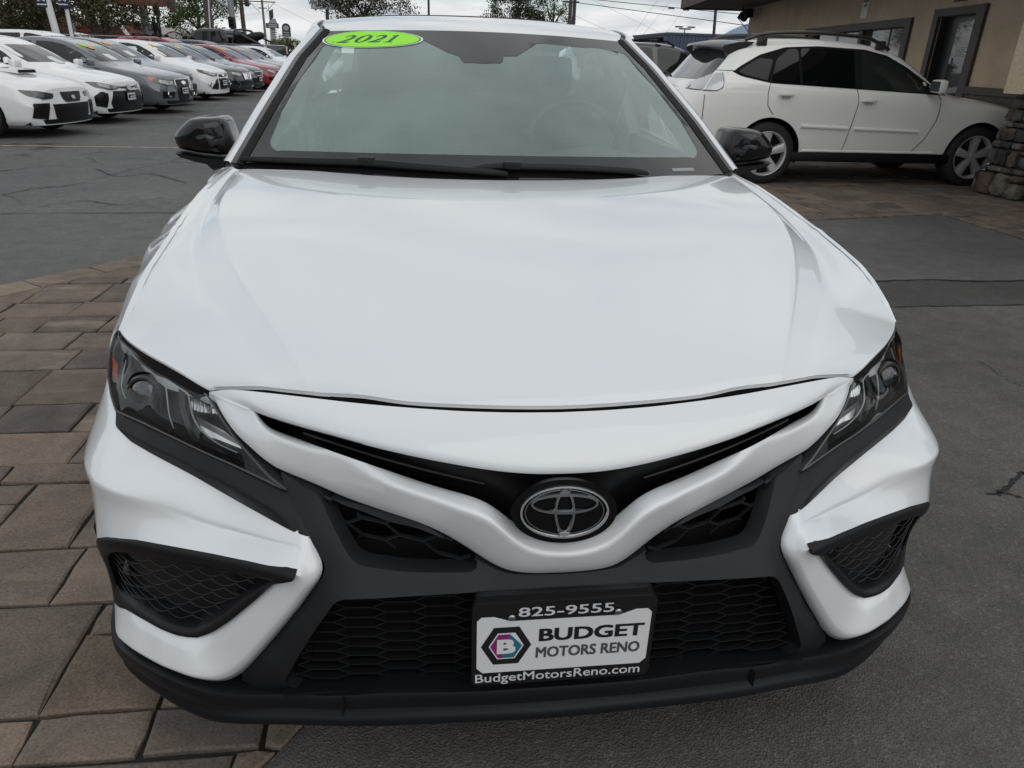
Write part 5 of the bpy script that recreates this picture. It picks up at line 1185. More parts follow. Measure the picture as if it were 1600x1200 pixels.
# ================================================================== other vehicles
def paint(name, col, coat=1.0, rough=.35, metal=0.): return mat(name, col, rough, metal, coat=coat, coat_rough=.04)
class Car:
    """a vehicle body lofted along its length (front at y = 0, looking towards -y); features are laid on it by casting rays"""
    def __init__(s, name, label, cat, m, prof, belt, width, wr, wheels, wr_tyre, sill=.20, nose=None, group=None, step=.045, tail=None, crown=.03):
        s.root = tag(empty(name), label, cat, group); s.m = m; s.W = max(b for a, b in width)
        L = prof[-1][0]; ys = np.unique(np.r_[np.arange(0, L, step * 1.2), L, [a for a, b in prof if a <= L]])
        def sm(pts, y):
            P = crspline(pts, 8); return np.interp(y, P[:, 0], P[:, 1])
        V = []; K = 5
        for y in ys:
            top = float(np.interp(y, *zip(*prof))) if s_lin(prof) else float(sm(prof, y)); be = min(float(sm(belt, y)), top - .004); w = float(sm(width, y)); r = min(w * .9, float(np.interp(y, *zip(*wr))))
            c = min(1, max(0, (top - be - .02) / .22))
            low = [(w * .90, sill), (w * .965, sill + .07), (w * .99, sill + .20), (w, .55 * be + .12), (w * .992, be - .13), (w * .965, be - .03)]
            hood = [(w * .93, be), (w * .84, be + (top - be) * .45), (w * .66, be + (top - be) * .78), (w * .36, be + (top - be) * .96), (0, top)]
            x1 = w * .945 * .5 + r * .5 + .015
            cab = [(w * .945, be), (x1, be * .5 + (top - .06) * .5), (r, top - .065), (r * .80, top - .018), (0, top)]
            up = [(a[0] * (1 - c) + b[0] * c, a[1] * (1 - c) + b[1] * c) for a, b in zip(hood, cab)]
            P = crspline(low + up[:3], K); P = np.vstack([P, crspline(up[2:], K)[1:]])
            V.append([(p[0], y, p[1]) for p in P])
        n = len(V[0]); A = np.array(V); nz = nose or [(0, .05), (.45, 0), (.75, .04), (1.2, .04)]; tl = tail or [(0, .06), (.55, 0), (1.0, .03), (1.5, .03)]
        # front cap
        def cap(row, k=7):
            R = []
            for i in range(k + 1):
                t = i / k; R.append([(p[0] * (1 - t), p[1], p[2] if t < 1 else p[2]) for p in row])
            return R
        bm = bmesh.new()
        def grid(A, flip):
            g = [[bm.verts.new(tuple(p)) for p in r] for r in A]
            for i in range(len(g) - 1):
                for j in range(len(g[0]) - 1):
                    q = (g[i][j], g[i][j + 1], g[i + 1][j + 1], g[i + 1][j])
                    try: bm.faces.new(q[::-1] if flip else q)
                    except ValueError: pass
        jb = 6 * K + 1                                   # side part of the section only
        def deform(P):
            P = np.array(P); f0 = np.clip(1 - P[..., 1] / .7, 0, 1) ** 2; f1 = np.clip(1 - (L - P[..., 1]) / .6, 0, 1) ** 2
            xx = np.abs(P[..., 0]) / s.W
            P[..., 1] += f0 * (np.interp(P[..., 2], *zip(*nz)) + .20 * xx ** 2.2) - f1 * (np.interp(P[..., 2], *zip(*tl)) + .14 * xx ** 2.4); return P
        side = deform(A); grid(side, False)
        grid(deform(cap(V[0])), True); grid(deform(cap(V[-1])), False)
        bmesh.ops.remove_doubles(bm, verts=bm.verts[:], dist=.003)
        s.wheels = wheels; s.rt = wr_tyre
        # wheel openings
        for wy, wx in wheels:
            ra = wr_tyre * 1.14
            for v in bm.verts:
                d = math.hypot(v.co.y - wy, v.co.z - wr_tyre)
                if v.co.x > .3 and abs(d - ra) < step * .62 and v.co.z > sill - .02 and d > 1e-4:
                    v.co.y = wy + (v.co.y - wy) * ra / d; v.co.z = max(sill - .02, wr_tyre + (v.co.z - wr_tyre) * ra / d)
            dl = [f for f in bm.faces if all(v.co.x > .35 and math.hypot(v.co.y - wy, v.co.z - wr_tyre) < ra + 1e-3 for v in f.verts)]
            bmesh.ops.delete(bm, geom=dl, context='FACES')
            for v in bm.verts:
                if v.co.x > .35 and v.is_boundary and v.co.z > sill + .01:
                    d = math.hypot(v.co.y - wy, v.co.z - wr_tyre)
                    if abs(d - ra) < step * 3.2 and d > 1e-4:
                        v.co.y = wy + (v.co.y - wy) * ra / d; v.co.z = max(sill, wr_tyre + (v.co.z - wr_tyre) * ra / d)
        # mirrored half
        g = bmesh.ops.duplicate(bm, geom=bm.verts[:] + bm.edges[:] + bm.faces[:]); nv = [x for x in g['geom'] if isinstance(x, bmesh.types.BMVert)]; nf = [x for x in g['geom'] if isinstance(x, bmesh.types.BMFace)]
        for v in nv: v.co.x *= -1
        bmesh.ops.reverse_faces(bm, faces=nf); bmesh.ops.remove_doubles(bm, verts=bm.verts[:], dist=.003)
        bmesh.ops.delete(bm, geom=[v for v in bm.verts if not v.link_faces], context='VERTS')
        s.bvh = BVHTree.FromBMesh(bm); s.body = frombm('body', bm, m, s.root, True, 60); s.L = L
        for wy, wx in wheels:
            for sd in (1, -1):
                rows = [[(sd * xx, wy + wr_tyre * 1.13 * math.cos(a), wr_tyre + wr_tyre * 1.13 * math.sin(a)) for a in np.linspace(-.25, PI + .25, 16)] for xx in (.42, s.W * .97)]
                v, f = loft(rows); mesh('wheel_arch', v, f, BLACK, s.root)
        box('underbody', (0, L / 2, sill + .03), (s.W * 1.7, L - .5, .05), BLACK, s.root)
    def hit(s, axis, a, b):
        if axis == 'front': o, d = Vector((a, -3, b)), Vector((0, 1, 0))
        elif axis == 'rear': o, d = Vector((a, s.L + 3, b)), Vector((0, -1, 0))
        elif axis == 'top': o, d = Vector((a, b, 5)), Vector((0, 0, -1))
        elif axis == 'diag_left': k = .70711; o, d = Vector((3 - a * k, 3 + a * k, b)) + Vector((0, 0, 0)), Vector((-k, -k, 0)); o = Vector((-a * k + 6 * k, a * k + 6 * k, b))
        elif axis == 'diag_right': k = .70711; d = Vector((k, -k, 0)); o = Vector((a * k - 6 * k, a * k + 6 * k, b))
        elif axis == 'left': o, d = Vector((4, a, b)), Vector((-1, 0, 0))
        else: o, d = Vector((-4, a, b)), Vector((1, 0, 0))
        h = s.bvh.ray_cast(o, d); return (h[0], h[1]) if h[0] is not None else (None, None)
    def lay(s, name, poly, axis, m, off=.004, depth=.012, step=.06, parent=None, holes=(), flat_n=None):
        """a panel of the given outline (in the view along the axis) lying on the body"""
        P = resample(np.vstack([poly, poly[:1]]), step)[:-1] if step < 1 else np.array(poly, float)
        V, Fc, _ = cdt([P] + [np.array(h, float) for h in holes], [], step * 1.3); pts = []; bad = set()
        for i, (a, b) in enumerate(V):
            h, n = s.hit(axis, a, b)
            if h is None: bad.add(i); pts.append(None); continue
            ray = {'front': Vector((0, -1, 0)), 'rear': Vector((0, 1, 0)), 'top': Vector((0, 0, 1)), 'left': Vector((1, 0, 0)), 'right': Vector((-1, 0, 0)), 'diag_left': Vector((.7071, .7071, 0)), 'diag_right': Vector((-.7071, .7071, 0))}[axis]
            if n.dot(ray) < 0: n = -n
            pts.append((h + (n * .5 + ray * .5) * off, n * .5 + ray * .5))
        v, f, ix = [], [], {}
        def vid(i, k):
            if (i, k) not in ix: ix[(i, k)] = len(v); v.append(tuple(pts[i][0] - pts[i][1] * depth * k))
            return ix[(i, k)]
        cnt = set(); fl = []
        for t in Fc:
            if any(i in bad for i in t): continue
            a, b, c = [np.array(pts[i][0]) for i in t]; n = np.cross(b - a, c - a)
            if n @ np.array(pts[t[0]][1]) < 0: t = t[::-1]
            fl.append(tuple(t))
        for t in fl:
            f.append(tuple(vid(i, 0) for i in t))
            for i in range(3): cnt.add((t[i], t[(i + 1) % 3]))
        for a, b in cnt:
            if (b, a) not in cnt: f.append((vid(b, 0), vid(a, 0), vid(a, 1), vid(b, 1)))
        if not f: return None
        return mesh(name, v, f, m, parent or s.root, True, 50)
    def pair(s, name, poly, axis, m, **k):
        o = []
        if axis == 'side': o = [s.lay(name, poly, 'left', m, **k), s.lay(name, poly, 'right', m, **k)]
        else: o = [s.lay(name, poly, axis, m, **k), s.lay(name, [(-a, b) for a, b in poly], axis, m, **k)]
        return o
    def strip(s, name, pts, axis, m, wd=.004, off=.002, parent=None, seg=4):
        P = []
        for a, b in (resample(np.array(pts, float), .06) if len(pts) > 1 else pts):
            h, n = s.hit(axis, a, b)
            if h is not None: P.append(h + n * off if n.dot(Vector((0, 0, 0)) - h) < 0 else h - n * off)
        if len(P) > 1: return tube(name, [tuple(p) for p in P], wd, m, parent or s.root, seg)
    def add_wheels(s, m=ALLOY, spokes=5, wd=.215, hole=.66, m2=None):
        for wy, wx in s.wheels:
            for sd in (1, -1): wheel(s.root, sd * wx, wy, s.rt, wd, sd, m, spokes, hole=hole, m2=m2)
    def place(s, x, y, rz): s.root.location = (x, y, -.012); s.root.rotation_euler = (0, 0, rz)
def s_lin(p): return False

# ------------------------------------------------------------------ white suv parked by the building
RX = Car('white_suv', 'pearl white suv with roof rails and rear spoiler parked nose first at the tan building', 'suv', PEARL,
         prof=[(0, .80), (.10, .88), (.30, .95), (.70, 1.015), (1.10, 1.065), (1.28, 1.10), (1.42, 1.155), (1.75, 1.36), (2.02, 1.505), (2.25, 1.575), (2.60, 1.625), (3.05, 1.645), (3.50, 1.638), (3.90, 1.605), (4.10, 1.565), (4.28, 1.40), (4.52, 1.16), (4.66, 1.05), (4.735, .95)],
         belt=[(0, .66), (.3, .84), (.8, .93), (1.3, .985), (1.8, 1.06), (2.6, 1.09), (3.4, 1.12), (4.0, 1.16), (4.5, 1.10), (4.735, .90)],
         width=[(0, .74), (.12, .83), (.35, .885), (.8, .918), (1.5, .925), (2.5, .925), (3.5, .922), (4.2, .90), (4.55, .865), (4.735, .80)],
         wr=[(0, .7), (1.3, .70), (2.1, .63), (3.0, .635), (4.2, .60), (4.5, .64), (4.735, .7)], wheels=[(.93, .80), (3.645, .80)], wr_tyre=.362, sill=.30, step=.04,
         tail=[(0, .10), (.35, .03), (.60, 0), (1.0, .02), (1.5, .02)])
RX.add_wheels(ALLOY, 5, .23, .70, ALLOY)
RXG = mat('suv privacy glass', (.004, .0045, .005), .04, spec=.3)
RXF = mat('suv front glass', (.018, .024, .022), .03)
RX.pair('window_surround', [(1.42, 1.06), (1.62, 1.17), (1.95, 1.36), (2.20, 1.475), (2.50, 1.535), (3.10, 1.553), (3.50, 1.53), (3.82, 1.44), (4.06, 1.315), (4.155, 1.25), (4.05, 1.205), (3.70, 1.142), (3.0, 1.118), (2.0, 1.082)], 'side', BLACK, off=.003, step=.05)
RX.pair('front_window', [(1.70, 1.085), (1.78, 1.17), (2.02, 1.345), (2.24, 1.45), (2.50, 1.51), (2.56, 1.51), (2.57, 1.105), (2.2, 1.098)], 'side', RXF, off=.006, step=.05)
RX.pair('rear_window', [(2.66, 1.113), (2.65, 1.515), (3.10, 1.528), (3.32, 1.52), (3.31, 1.135)], 'side', RXG, off=.006, step=.05)
RX.pair('vent_window', [(3.345, 1.138), (3.35, 1.515), (3.46, 1.51), (3.62, 1.40), (3.70, 1.165), (3.6, 1.15)], 'side', RXG, off=.006, step=.05)
RX.pair('quarter_window', [(3.75, 1.172), (3.66, 1.395), (3.83, 1.405), (4.02, 1.305), (4.09, 1.255), (4.0, 1.22)], 'side', RXG, off=.006, step=.05)
RX.lay('windshield', [(-.66, 1.13), (.66, 1.13), (.60, 1.50), (.3, 1.56), (-.3, 1.56), (-.60, 1.50)], 'front', RXF, off=.004)
RX.lay('rear_glass', [(-.70, 1.16), (.70, 1.16), (.60, 1.50), (-.60, 1.50)], 'rear', mat('rear glass', (.03, .03, .038), .06, coat=.8), off=.006)
for sd in ('left', 'right'):
    for n_, p in (('door_seam', [(1.555, 1.075), (1.535, 1.0), (1.56, .78), (1.66, .56), (1.78, .42)]), ('door_seam', [(2.625, 1.105), (2.60, .95), (2.64, .70), (2.69, .40)]), ('door_seam', [(3.71, 1.14), (3.74, 1.05), (3.72, .90), (3.62, .78), (3.46, .70), (3.34, .58), (3.28, .42)]), ('panel_seam', [(4.48, 1.0), (4.48, .55)]), ('panel_seam', [(3.79, 1.262), (4.38, 1.262)])):
        RX.strip(n_, p, sd, SEAL, .0045, .001)
    RX.strip('moulding', [(1.76, .650), (2.2, .660), (2.60, .668)], sd, PEARL, .022, .004, seg=8)
    RX.strip('moulding', [(2.68, .670), (3.0, .678), (3.28, .686)], sd, PEARL, .022, .004, seg=8)
    RX.strip('rocker_edge', [(1.50, .405), (2.4, .405), (3.2, .405)], sd, PEARL, .016, .0, seg=8)
    sg = 1 if sd == 'left' else -1
    box('running_board', (sg * .86, 2.30, .335), (.10, 2.15, .115), PLASTIC2, RX.root, .02)
    for yy, zz in ((2.86 - .38, .985), (3.52, 1.03)):
        h_ = box('door_handle', (sg * .945, yy, zz), (.035, .19, .032), PEARL, RX.root, .012); box('handle_cup', (sg * .930, yy, zz - .018), (.006, .10, .055), mat('suv handle cup', (.42, .42, .40), .5), h_, .0)
    LMP = mat('clear tail lamp', (.46, .46, .47), .12, metal=.45, coat=1, bump=(26, .35, .02)); dg = 'diag_' + sd
    RX.lay('tail_lamp', [(2.41, 1.115), (2.43, 1.16), (2.48, 1.235), (2.56, 1.23), (2.572, 1.05), (2.46, 1.05), (2.415, 1.075)], dg, LMP, off=.007, step=.03)
    RX.lay('tail_lamp', [(2.582, 1.225), (2.68, 1.19), (2.80, 1.15), (2.90, 1.12), (2.90, 1.06), (2.594, 1.05)], dg, LMP, off=.007, step=.03)
    RX.strip('lamp_outline', [(2.48, 1.24), (2.425, 1.165), (2.404, 1.115), (2.41, 1.07), (2.46, 1.045), (2.6, 1.045), (2.88, 1.055)], dg, DKCHROME, .006, .004)
    # mirror
    mr = box('mirror', (sg * 1.02, 1.70, 1.165), (.20, .10, .15), PEARL, RX.root, .04); box('mirror_glass', (sg * 1.02, 1.754, 1.165), (.16, .006, .11), mat('mirror glass', (.05, .055, .06), .05), mr)
    box('mirror_foot', (sg * .925, 1.70, 1.10), (.12, .07, .05), BLACK, mr, .01)
    # roof rail: curved bar on feet
    P = crspline([(sg * .615, 2.18, 1.545), (sg * .62, 2.34, 1.615), (sg * .625, 2.55, 1.665), (sg * .625, 3.1, 1.692), (sg * .62, 3.55, 1.682), (sg * .61, 3.80, 1.655), (sg * .60, 3.98, 1.595)], 6)
    rl = tube('roof_rail', P, .021, mat('roof rail grey', (.05, .047, .046), .35, metal=.4), RX.root, 8)
    for yy in (2.30, 3.78): box('rail_foot', (sg * .615, yy, 1.585), (.04, .12, .10), mat('roof rail grey'), rl, .012)
    # light front lamp
    RX.lay('headlight', [(.22, .78), (.42, .80), (.62, .88), (.55, .93), (.30, .90)], sd, mat('clear lamp', (.5, .5, .5), .1, metal=.6, coat=1), off=.008)
sp = []
for u in np.linspace(-1, 1, 21):
    k = 1 - .16 * u * u; e_ = abs(u) ** 3
    sp.append([(u * .64, 3.84 + .04 * e_, 1.602 - .03 * u * u), (u * .645, 4.10 - .04 * u * u, 1.605 - .035 * u * u), (u * .64, 4.36 - .12 * u * u, 1.560 - .03 * u * u), (u * .64, 4.375 - .12 * u * u, 1.535 - .03 * u * u), (u * .635, 4.28 - .10 * u * u, 1.500 - .06 * u * u), (u * .62, 4.02, 1.50 - .03 * u * u)])
v, f = loft(sp, True); n = 6; f += [tuple(range(n))[::-1], tuple(len(v) - n + k for k in range(n))]; SPO = mesh('spoiler', v, f, mat('spoiler grey', (.035, .035, .037), .3, coat=.5), RX.root, True, 50)
box('brake_lamp', (0, 4.362, 1.535), (.30, .012, .014), mat('dark red lens', (.05, .004, .004), .2), SPO)
tube('antenna', [(-.35, 3.75, 1.60), (-.36, 4.02, 1.84)], .004, SEAL, RX.root, 5)
SWR = [Vector((.36 + .18 * math.cos(t), 2.05 + .05 * math.sin(t), 1.08 + .16 * math.sin(t))) for t in np.linspace(0, 2 * PI, 24)]
tube('rear_wiper', [(-.05, 4.64, 1.175), (.15, 4.62, 1.20), (.30, 4.60, 1.215)], .012, SEAL, RX.root, 6)
RX.lay('rear_bumper', [(-.78, .42), (.78, .42), (.80, .66), (-.80, .66)], 'rear', PEARL, off=.03, depth=.05)
RX.lay('license_plate', [(-.15, .80), (.15, .80), (.15, .95), (-.15, .95)], 'rear', PLATEW, off=.012)
RX.place(7.53, 8.62, PI / 2)
# ================================================================== tan stucco building at the right
BO = np.array([7.80, 10.30, 0.]); BA = np.array([.1483, .9889, 0]); BN = np.array([-.9889, .1483, 0])        # wall origin, along (away), outward
def W(s, z, d=0.): p = BO + BA * s + BN * d; return (p[0], p[1], z)
def onwall(px, py, d=0.):
    r = CAM_M @ np.array([(px - 800) / FPX, 1, (600 - py) / FPX]); t = ((BO + BN * d - CAM_C) @ BN) / (r @ BN); p = CAM_C + r * t; return float((p - BO) @ BA), float(p[2])
WM = Matrix(((-BA[0], 0, BN[0], BO[0]), (-BA[1], 0, BN[1], BO[1]), (0, 1, 0, 0), (0, 0, 0, 1)))          # x = -s (to the right seen from outside), y up, z outward
STUC = mat('tan stucco', (.52, .405, .285), .9, noise=(1.3, .16), bump=(38, .9, .03))
STUL = mat('light stucco', (.60, .49, .35), .9, noise=(1.3, .12), bump=(38, .9, .03))
TRIMB = mat('brown painted trim', (.050, .038, .032), .55, noise=(8, .15))
FASC = mat('brown fascia board', (.075, .052, .036), .7, noise=(6, .3))
SOFF = mat('soffit', (.05, .045, .04), .8)
BLD = tag(empty('stucco_building', tuple(BO)), 'tan stucco building with a brown framed door, window and wide overhanging roof', 'building')
def rel(o): o.parent = BLD; o.matrix_parent_inverse = Matrix.Translation(-Vector(BO)); return o
def bwall(name, poly, d, th, m, holes=()):
    o = flat(name, [(-a, b) for a, b in poly][::-1], WM @ Matrix.Translation((0, 0, d)), th, m, None, [[(-a, b) for a, b in h] for h in holes]); return rel(o)
s1, _ = onwall(1172, 22); 
dT, dR = onwall(1466, 15), onwall(1548, 5)
doorL, doorR, doorT = dT[0], dR[0], .5 * (dT[1] + dR[1])
iL, iR, iT = onwall(1471, 25.5)[0], onwall(1531.5, 20)[0], onwall(1531.5, 20)[1]
wR, wT = onwall(1429.4, 27.1); wL = onwall(1262, 45)[0]; wiR, wiT = onwall(1418, 41)
wi2 = onwall(1383, 45)[0]; wi3 = onwall(1344, 48)[0]
H = 3.05; wB = 1.10
win_hole = [(wiR, wB), (wL - .12, wB), (wL - .12, wiT), (wiR, wiT)]
door_hole = [(iR, .02), (iL, .02), (iL, iT), (iR, iT)]
bwall('wall', [(-8.5, -.02), (s1, -.02), (s1, H), (-8.5, H)], -.20, .20, STUC, [win_hole, door_hole])
far = rel(mesh('side_wall', [W(s1, -.02, -.001), W(s1, -.02, -12), W(s1, H, -12), W(s1, H, -.001)], [(0, 1, 2, 3)], STUC, None, False))
# door frame, door leaf, glass
fr = bwall('door', [(iR + .002, .0), (iL - .002, .0), (iL - .002, iT - .002), (iR + .002, iT - .002)], -.14, .04, mat('dark door', (.010, .010, .012), .35))
fr.name = 'door'
for nm, poly in (('door_frame', [(doorR, 0), (iR, 0), (iR, doorT), (doorR, doorT)]), ('door_frame', [(iL, 0), (doorL, 0), (doorL, doorT), (iL, doorT)]), ('door_frame', [(iR + .001, iT), (iL - .001, iT), (iL - .001, doorT - .001), (iR + .001, doorT - .001)])):
    bwall(nm, poly, .0, .05, TRIMB)
for nm, poly in (('door_reveal', [(iR - .0, 0), (iR + .03, 0), (iR + .03, iT), (iR - .0, iT)]), ('door_reveal', [(iL - .03, 0), (iL, 0), (iL, iT), (iL - .03, iT)])):
    bwall(nm, poly, -.11, .10, mat('shaded reveal', (.016, .014, .013), .6))  # dark colour paints the shadow on the side reveals
DG = mat('door glass', (.006, .007, .010), .03, coat=.3)
g0, g1, gt = onwall(1524, 33)[0], onwall(1495, 33)[0], onwall(1524, 33)[1]
bwall('door_glass', [(g0 - .06, .35), (g1 + .12, .35), (g1 + .12, gt + .03), (g0 - .06, gt + .03)], -.10, .004, DG)
a, b = onwall(1476.5, 90), onwall(1481.5, 99); bwall('door_lock', [(a[0] - .04, b[1]), (a[0] + .02, b[1]), (a[0] + .02, a[1]), (a[0] - .04, a[1])], -.10, .02, mat('lock steel', (.35, .34, .33), .35, metal=.8))
a, b = onwall(1507, 78, -.09), onwall(1516, 84, -.09); bwall('door_sticker', [(b[0], b[1]), (a[0], b[1]), (a[0], a[1]), (b[0], a[1])], -.095, .002, PLATEW)
bwall('sticker_bar', [(b[0] + .012, (a[1] + b[1]) / 2 - .008), (a[0] - .012, (a[1] + b[1]) / 2 - .008), (a[0] - .012, (a[1] + b[1]) / 2 + .008), (b[0] + .012, (a[1] + b[1]) / 2 + .008)], -.092, .002, INKBLK)
a, b = onwall(1494, 73.5, -.09), onwall(1505, 89.5, -.09)
for k in range(5):
    zt = a[1] + (b[1] - a[1]) * k / 5
    for j in range(4):
        s0 = a[0] + (b[0] - a[0]) * (j / 4 + .03); s2 = a[0] + (b[0] - a[0]) * (j / 4 + .16 + .05 * ((j + k) % 2)); bwall('door_lettering', [(s2, zt - .024), (s0, zt - .024), (s0, zt), (s2, zt)], -.095, .001, mat('faded white print', (.30, .30, .30), .6))
# window: brown frame, mullions, panes
for nm, poly in (('window_frame', [(wR, wB - .12), (wiR, wB - .12), (wiR, wT), (wR, wT)]), ('window_frame', [(wiR + .001, wiT), (wL - .001, wiT), (wL - .001, wT - .001), (wiR + .001, wT - .001)]), ('window_frame', [(wL - .12, wB - .12), (wL, wB - .12), (wL, wT), (wL - .12, wT)]), ('window_sill', [(wiR + .001, wB - .12), (wL - .121, wB - .12), (wL - .121, wB), (wiR + .001, wB)])):
    bwall(nm, poly, .0, .05, TRIMB)
bwall('mullion', [(wi3 - .10, wB), (wi3 + .06, wB), (wi3 + .06, wiT), (wi3 - .10, wiT)], -.10, .09, TRIMB)
PG = mat('window pane', (.05, .055, .052), .04, coat=.6)
bwall('pane', [(wiR + .01, wB), (wi2 - .015, wB), (wi2 - .015, wiT - .01), (wiR + .01, wiT - .01)], -.12, .006, PG)
bwall('pane', [(wi2 + .015, wB), (wi3 - .11, wB), (wi3 - .11, wiT - .01), (wi2 + .015, wiT - .01)], -.12, .006, PG)
bwall('pane', [(wi3 + .07, wB), (wL - .13, wB), (wL - .13, wiT - .01), (wi3 + .07, wiT - .01)], -.12, .006, DG)
bwall('sash_bar', [(wi2 - .014, wB), (wi2 + .014, wB), (wi2 + .014, wiT - .01), (wi2 - .014, wiT - .01)], -.12, .02, mat('aluminium sash', (.12, .12, .12), .4, metal=.6))
# wainscot: dark cap rail and stone base along the wall
bwall('wainscot_cap', [(-8.5, 1.03), (doorR - .01, 1.03), (doorR - .01, 1.13), (-8.5, 1.13)], .001, .05, TRIMB)
bwall('wainscot', [(-8.5, 0), (doorR - .01, 0), (doorR - .01, 1.03), (-8.5, 1.03)], .001, .03, mat('dark stone veneer', (.07, .055, .045), .8, noise=(4, .5), bump=(9, .8, .05)))
# street number, hand-cut black numerals
a = onwall(1503, -1.5)
o = text('street_number', '3032', .20, INKBLK, None, WM @ Matrix.Translation((-(a[0]), a[1] + .030, .012)), .004, 1.0, .006, shear=.25); rel(o)
# roof slab with deep overhang
e1 = np.array([*at(1083, 16.5, 21.5)]); 
so, _z = float((e1 - BO) @ BA), float(e1[2]); ov = float((e1 - BO) @ BN)
ov = min(3.2, max(1.0, ov)); zr = 2.88
P8 = [W(-8.5, zr, ov), W(s1 + .9, zr, ov), W(s1 + .9, zr, -12), W(-8.5, zr, -12)]
v = P8 + [(p[0], p[1], zr + .55) for p in P8]
rel(mesh('roof', v, [(3, 2, 1, 0), (4, 5, 6, 7), (0, 1, 5, 4), (1, 2, 6, 5), (2, 3, 7, 6), (3, 0, 4, 7)], SOFF, None, False))
for a_, b_ in ((P8[0], P8[1]), (P8[1], P8[2])):
    d_ = np.array(b_) - np.array(a_); d_ = d_ / np.linalg.norm(d_); nn = np.array([d_[1], -d_[0], 0]); nn = nn if nn @ (np.array(a_) - np.array(P8[3])) > 0 else -nn
    A_, B_ = np.array(a_), np.array(b_); q = [A_ + nn * .03 + (0, 0, -.04), B_ + nn * .03 + (0, 0, -.04), B_ + nn * .03 + (0, 0, .60), A_ + nn * .03 + (0, 0, .60)]
    q += [p - nn * .025 for p in q]; rel(mesh('fascia', q, [(0, 1, 2, 3), (7, 6, 5, 4), (0, 4, 5, 1), (1, 5, 6, 2), (2, 6, 7, 3), (3, 7, 4, 0)], FASC, None, False))
# things fixed to the wall
a, b = onwall(1344.5, 29.5), onwall(1357.5, 1)
sg_w = .30; zc = a[1]
SGN = tag(empty('parking_sign', W(a[0] - .15, zc + .225, .012)), 'weathered white metal parking sign on the stucco above the window', 'sign')
SM = WM @ Matrix.Translation((-(a[0] - .15), zc + .225, .01))
def relto(o, r): o.parent = r; o.matrix_parent_inverse = Matrix.Translation(-r.location); return o
relto(flat('sign_plate', rrect(.30, .45, .02), SM, .003, mat('weathered sign white', (.62, .60, .57), .6, noise=(12, .15)), None), SGN)
relto(flat('sign_header', [(-.148, .125), (.148, .125), (.148, .21), (-.148, .21)], SM, .0036, mat('faded sign print', (.10, .095, .09), .7), None), SGN)
relto(text('sign_lettering', 'PARKING', .062, mat('faded sign print'), None, SM @ Matrix.Translation((0, .075, .0045)), .003, .95), SGN)
relto(text('sign_lettering', 'ONLY', .062, mat('faded sign print'), None, SM @ Matrix.Translation((0, -.005, .0045)), .003, .95), SGN)
FL = tag(empty('flood_light', W(s1 - .5, 2.62, .25)), 'dark twin floodlight hanging under the building eave', 'light')
for k, (ds, dz) in enumerate(((0, 0), (-.55, .06))):
    relto(box('lamp_head', (*W(s1 - .45 + ds, 2.62 + dz, .30),), (.24, .24, .20), BLACK, None, .04, Matrix.Rotation(.5 + k, 3, 'Y')), FL)
relto(tube('bracket', [W(s1 - .3, 2.86, .30), W(s1 - .45, 2.70, .30), W(s1 - 1.0, 2.72, .30)], .025, BLACK, None), FL)

# ---- stone pillar in front of the suv
PIL = tag(empty('stone_pillar', (6.95, 7.10, 0)), 'rough stone pillar with brown and grey stones in front of the suv nose', 'pillar')
MORT = mat('mortar', (.030, .027, .025), .95, noise=(30, .3))
def relp(o): o.parent = PIL; o.matrix_parent_inverse = Matrix.Translation((-6.95, -7.10, 0)); return o
px0, px1, py0, py1 = 6.42, 7.50, 6.75, 7.36
# built as a battered pier: wider at the base
def pier(z): k = 1 - z / 1.12; return (6.62 - .26 * k ** 1.1, 7.5, 6.84 - .16 * k, 7.30)
rows = [[(pier(z)[0] + .06, pier(z)[2] + .06, z), (pier(z)[1], pier(z)[2] + .06, z), (pier(z)[1], pier(z)[3] - .03, z), (pier(z)[0] + .06, pier(z)[3] - .03, z)] for z in np.linspace(-.01, 1.08, 6)]
v, f = loft(rows, True); f.append(tuple(range(20, 24))); relp(mesh('core', v, f, MORT, None, False))
STN = [mat('stone ' + n, c, .85, noise=(9, .45), bump=(22, .8, .03)) for n, c in (('brown', (.080, .060, .050)), ('grey', (.080, .071, .066)), ('rust', (.095, .063, .050)), ('dark', (.042, .037, .038)), ('pale', (.135, .112, .09)))]
def stone(c, sx, sy, sz, m):
    bm = bmesh.new(); bm_box(bm, (0, 0, 0), (sx, sy, sz)); bmesh.ops.subdivide_edges(bm, edges=bm.edges[:], cuts=2, use_grid_fill=True)
    for v_ in bm.verts:
        n = v_.co.copy(); e = Vector((abs(n.x) / (sx / 2), abs(n.y) / (sy / 2), abs(n.z) / (sz / 2))); k = sorted((e.x, e.y, e.z))
        if k[1] > .9: v_.co *= .90
        if k[0] > .9: v_.co *= .88
        v_.co += Vector(rng.normal(0, 1, 3)) * min(sx, sz) * .055
    bmesh.ops.transform(bm, matrix=Matrix.Translation(c), verts=bm.verts[:]); relp(frombm('stone', bm, m, None, True, 30))
z = 0.
courses = [.26, .07, .19, .08, .15, .06, .14, .11]
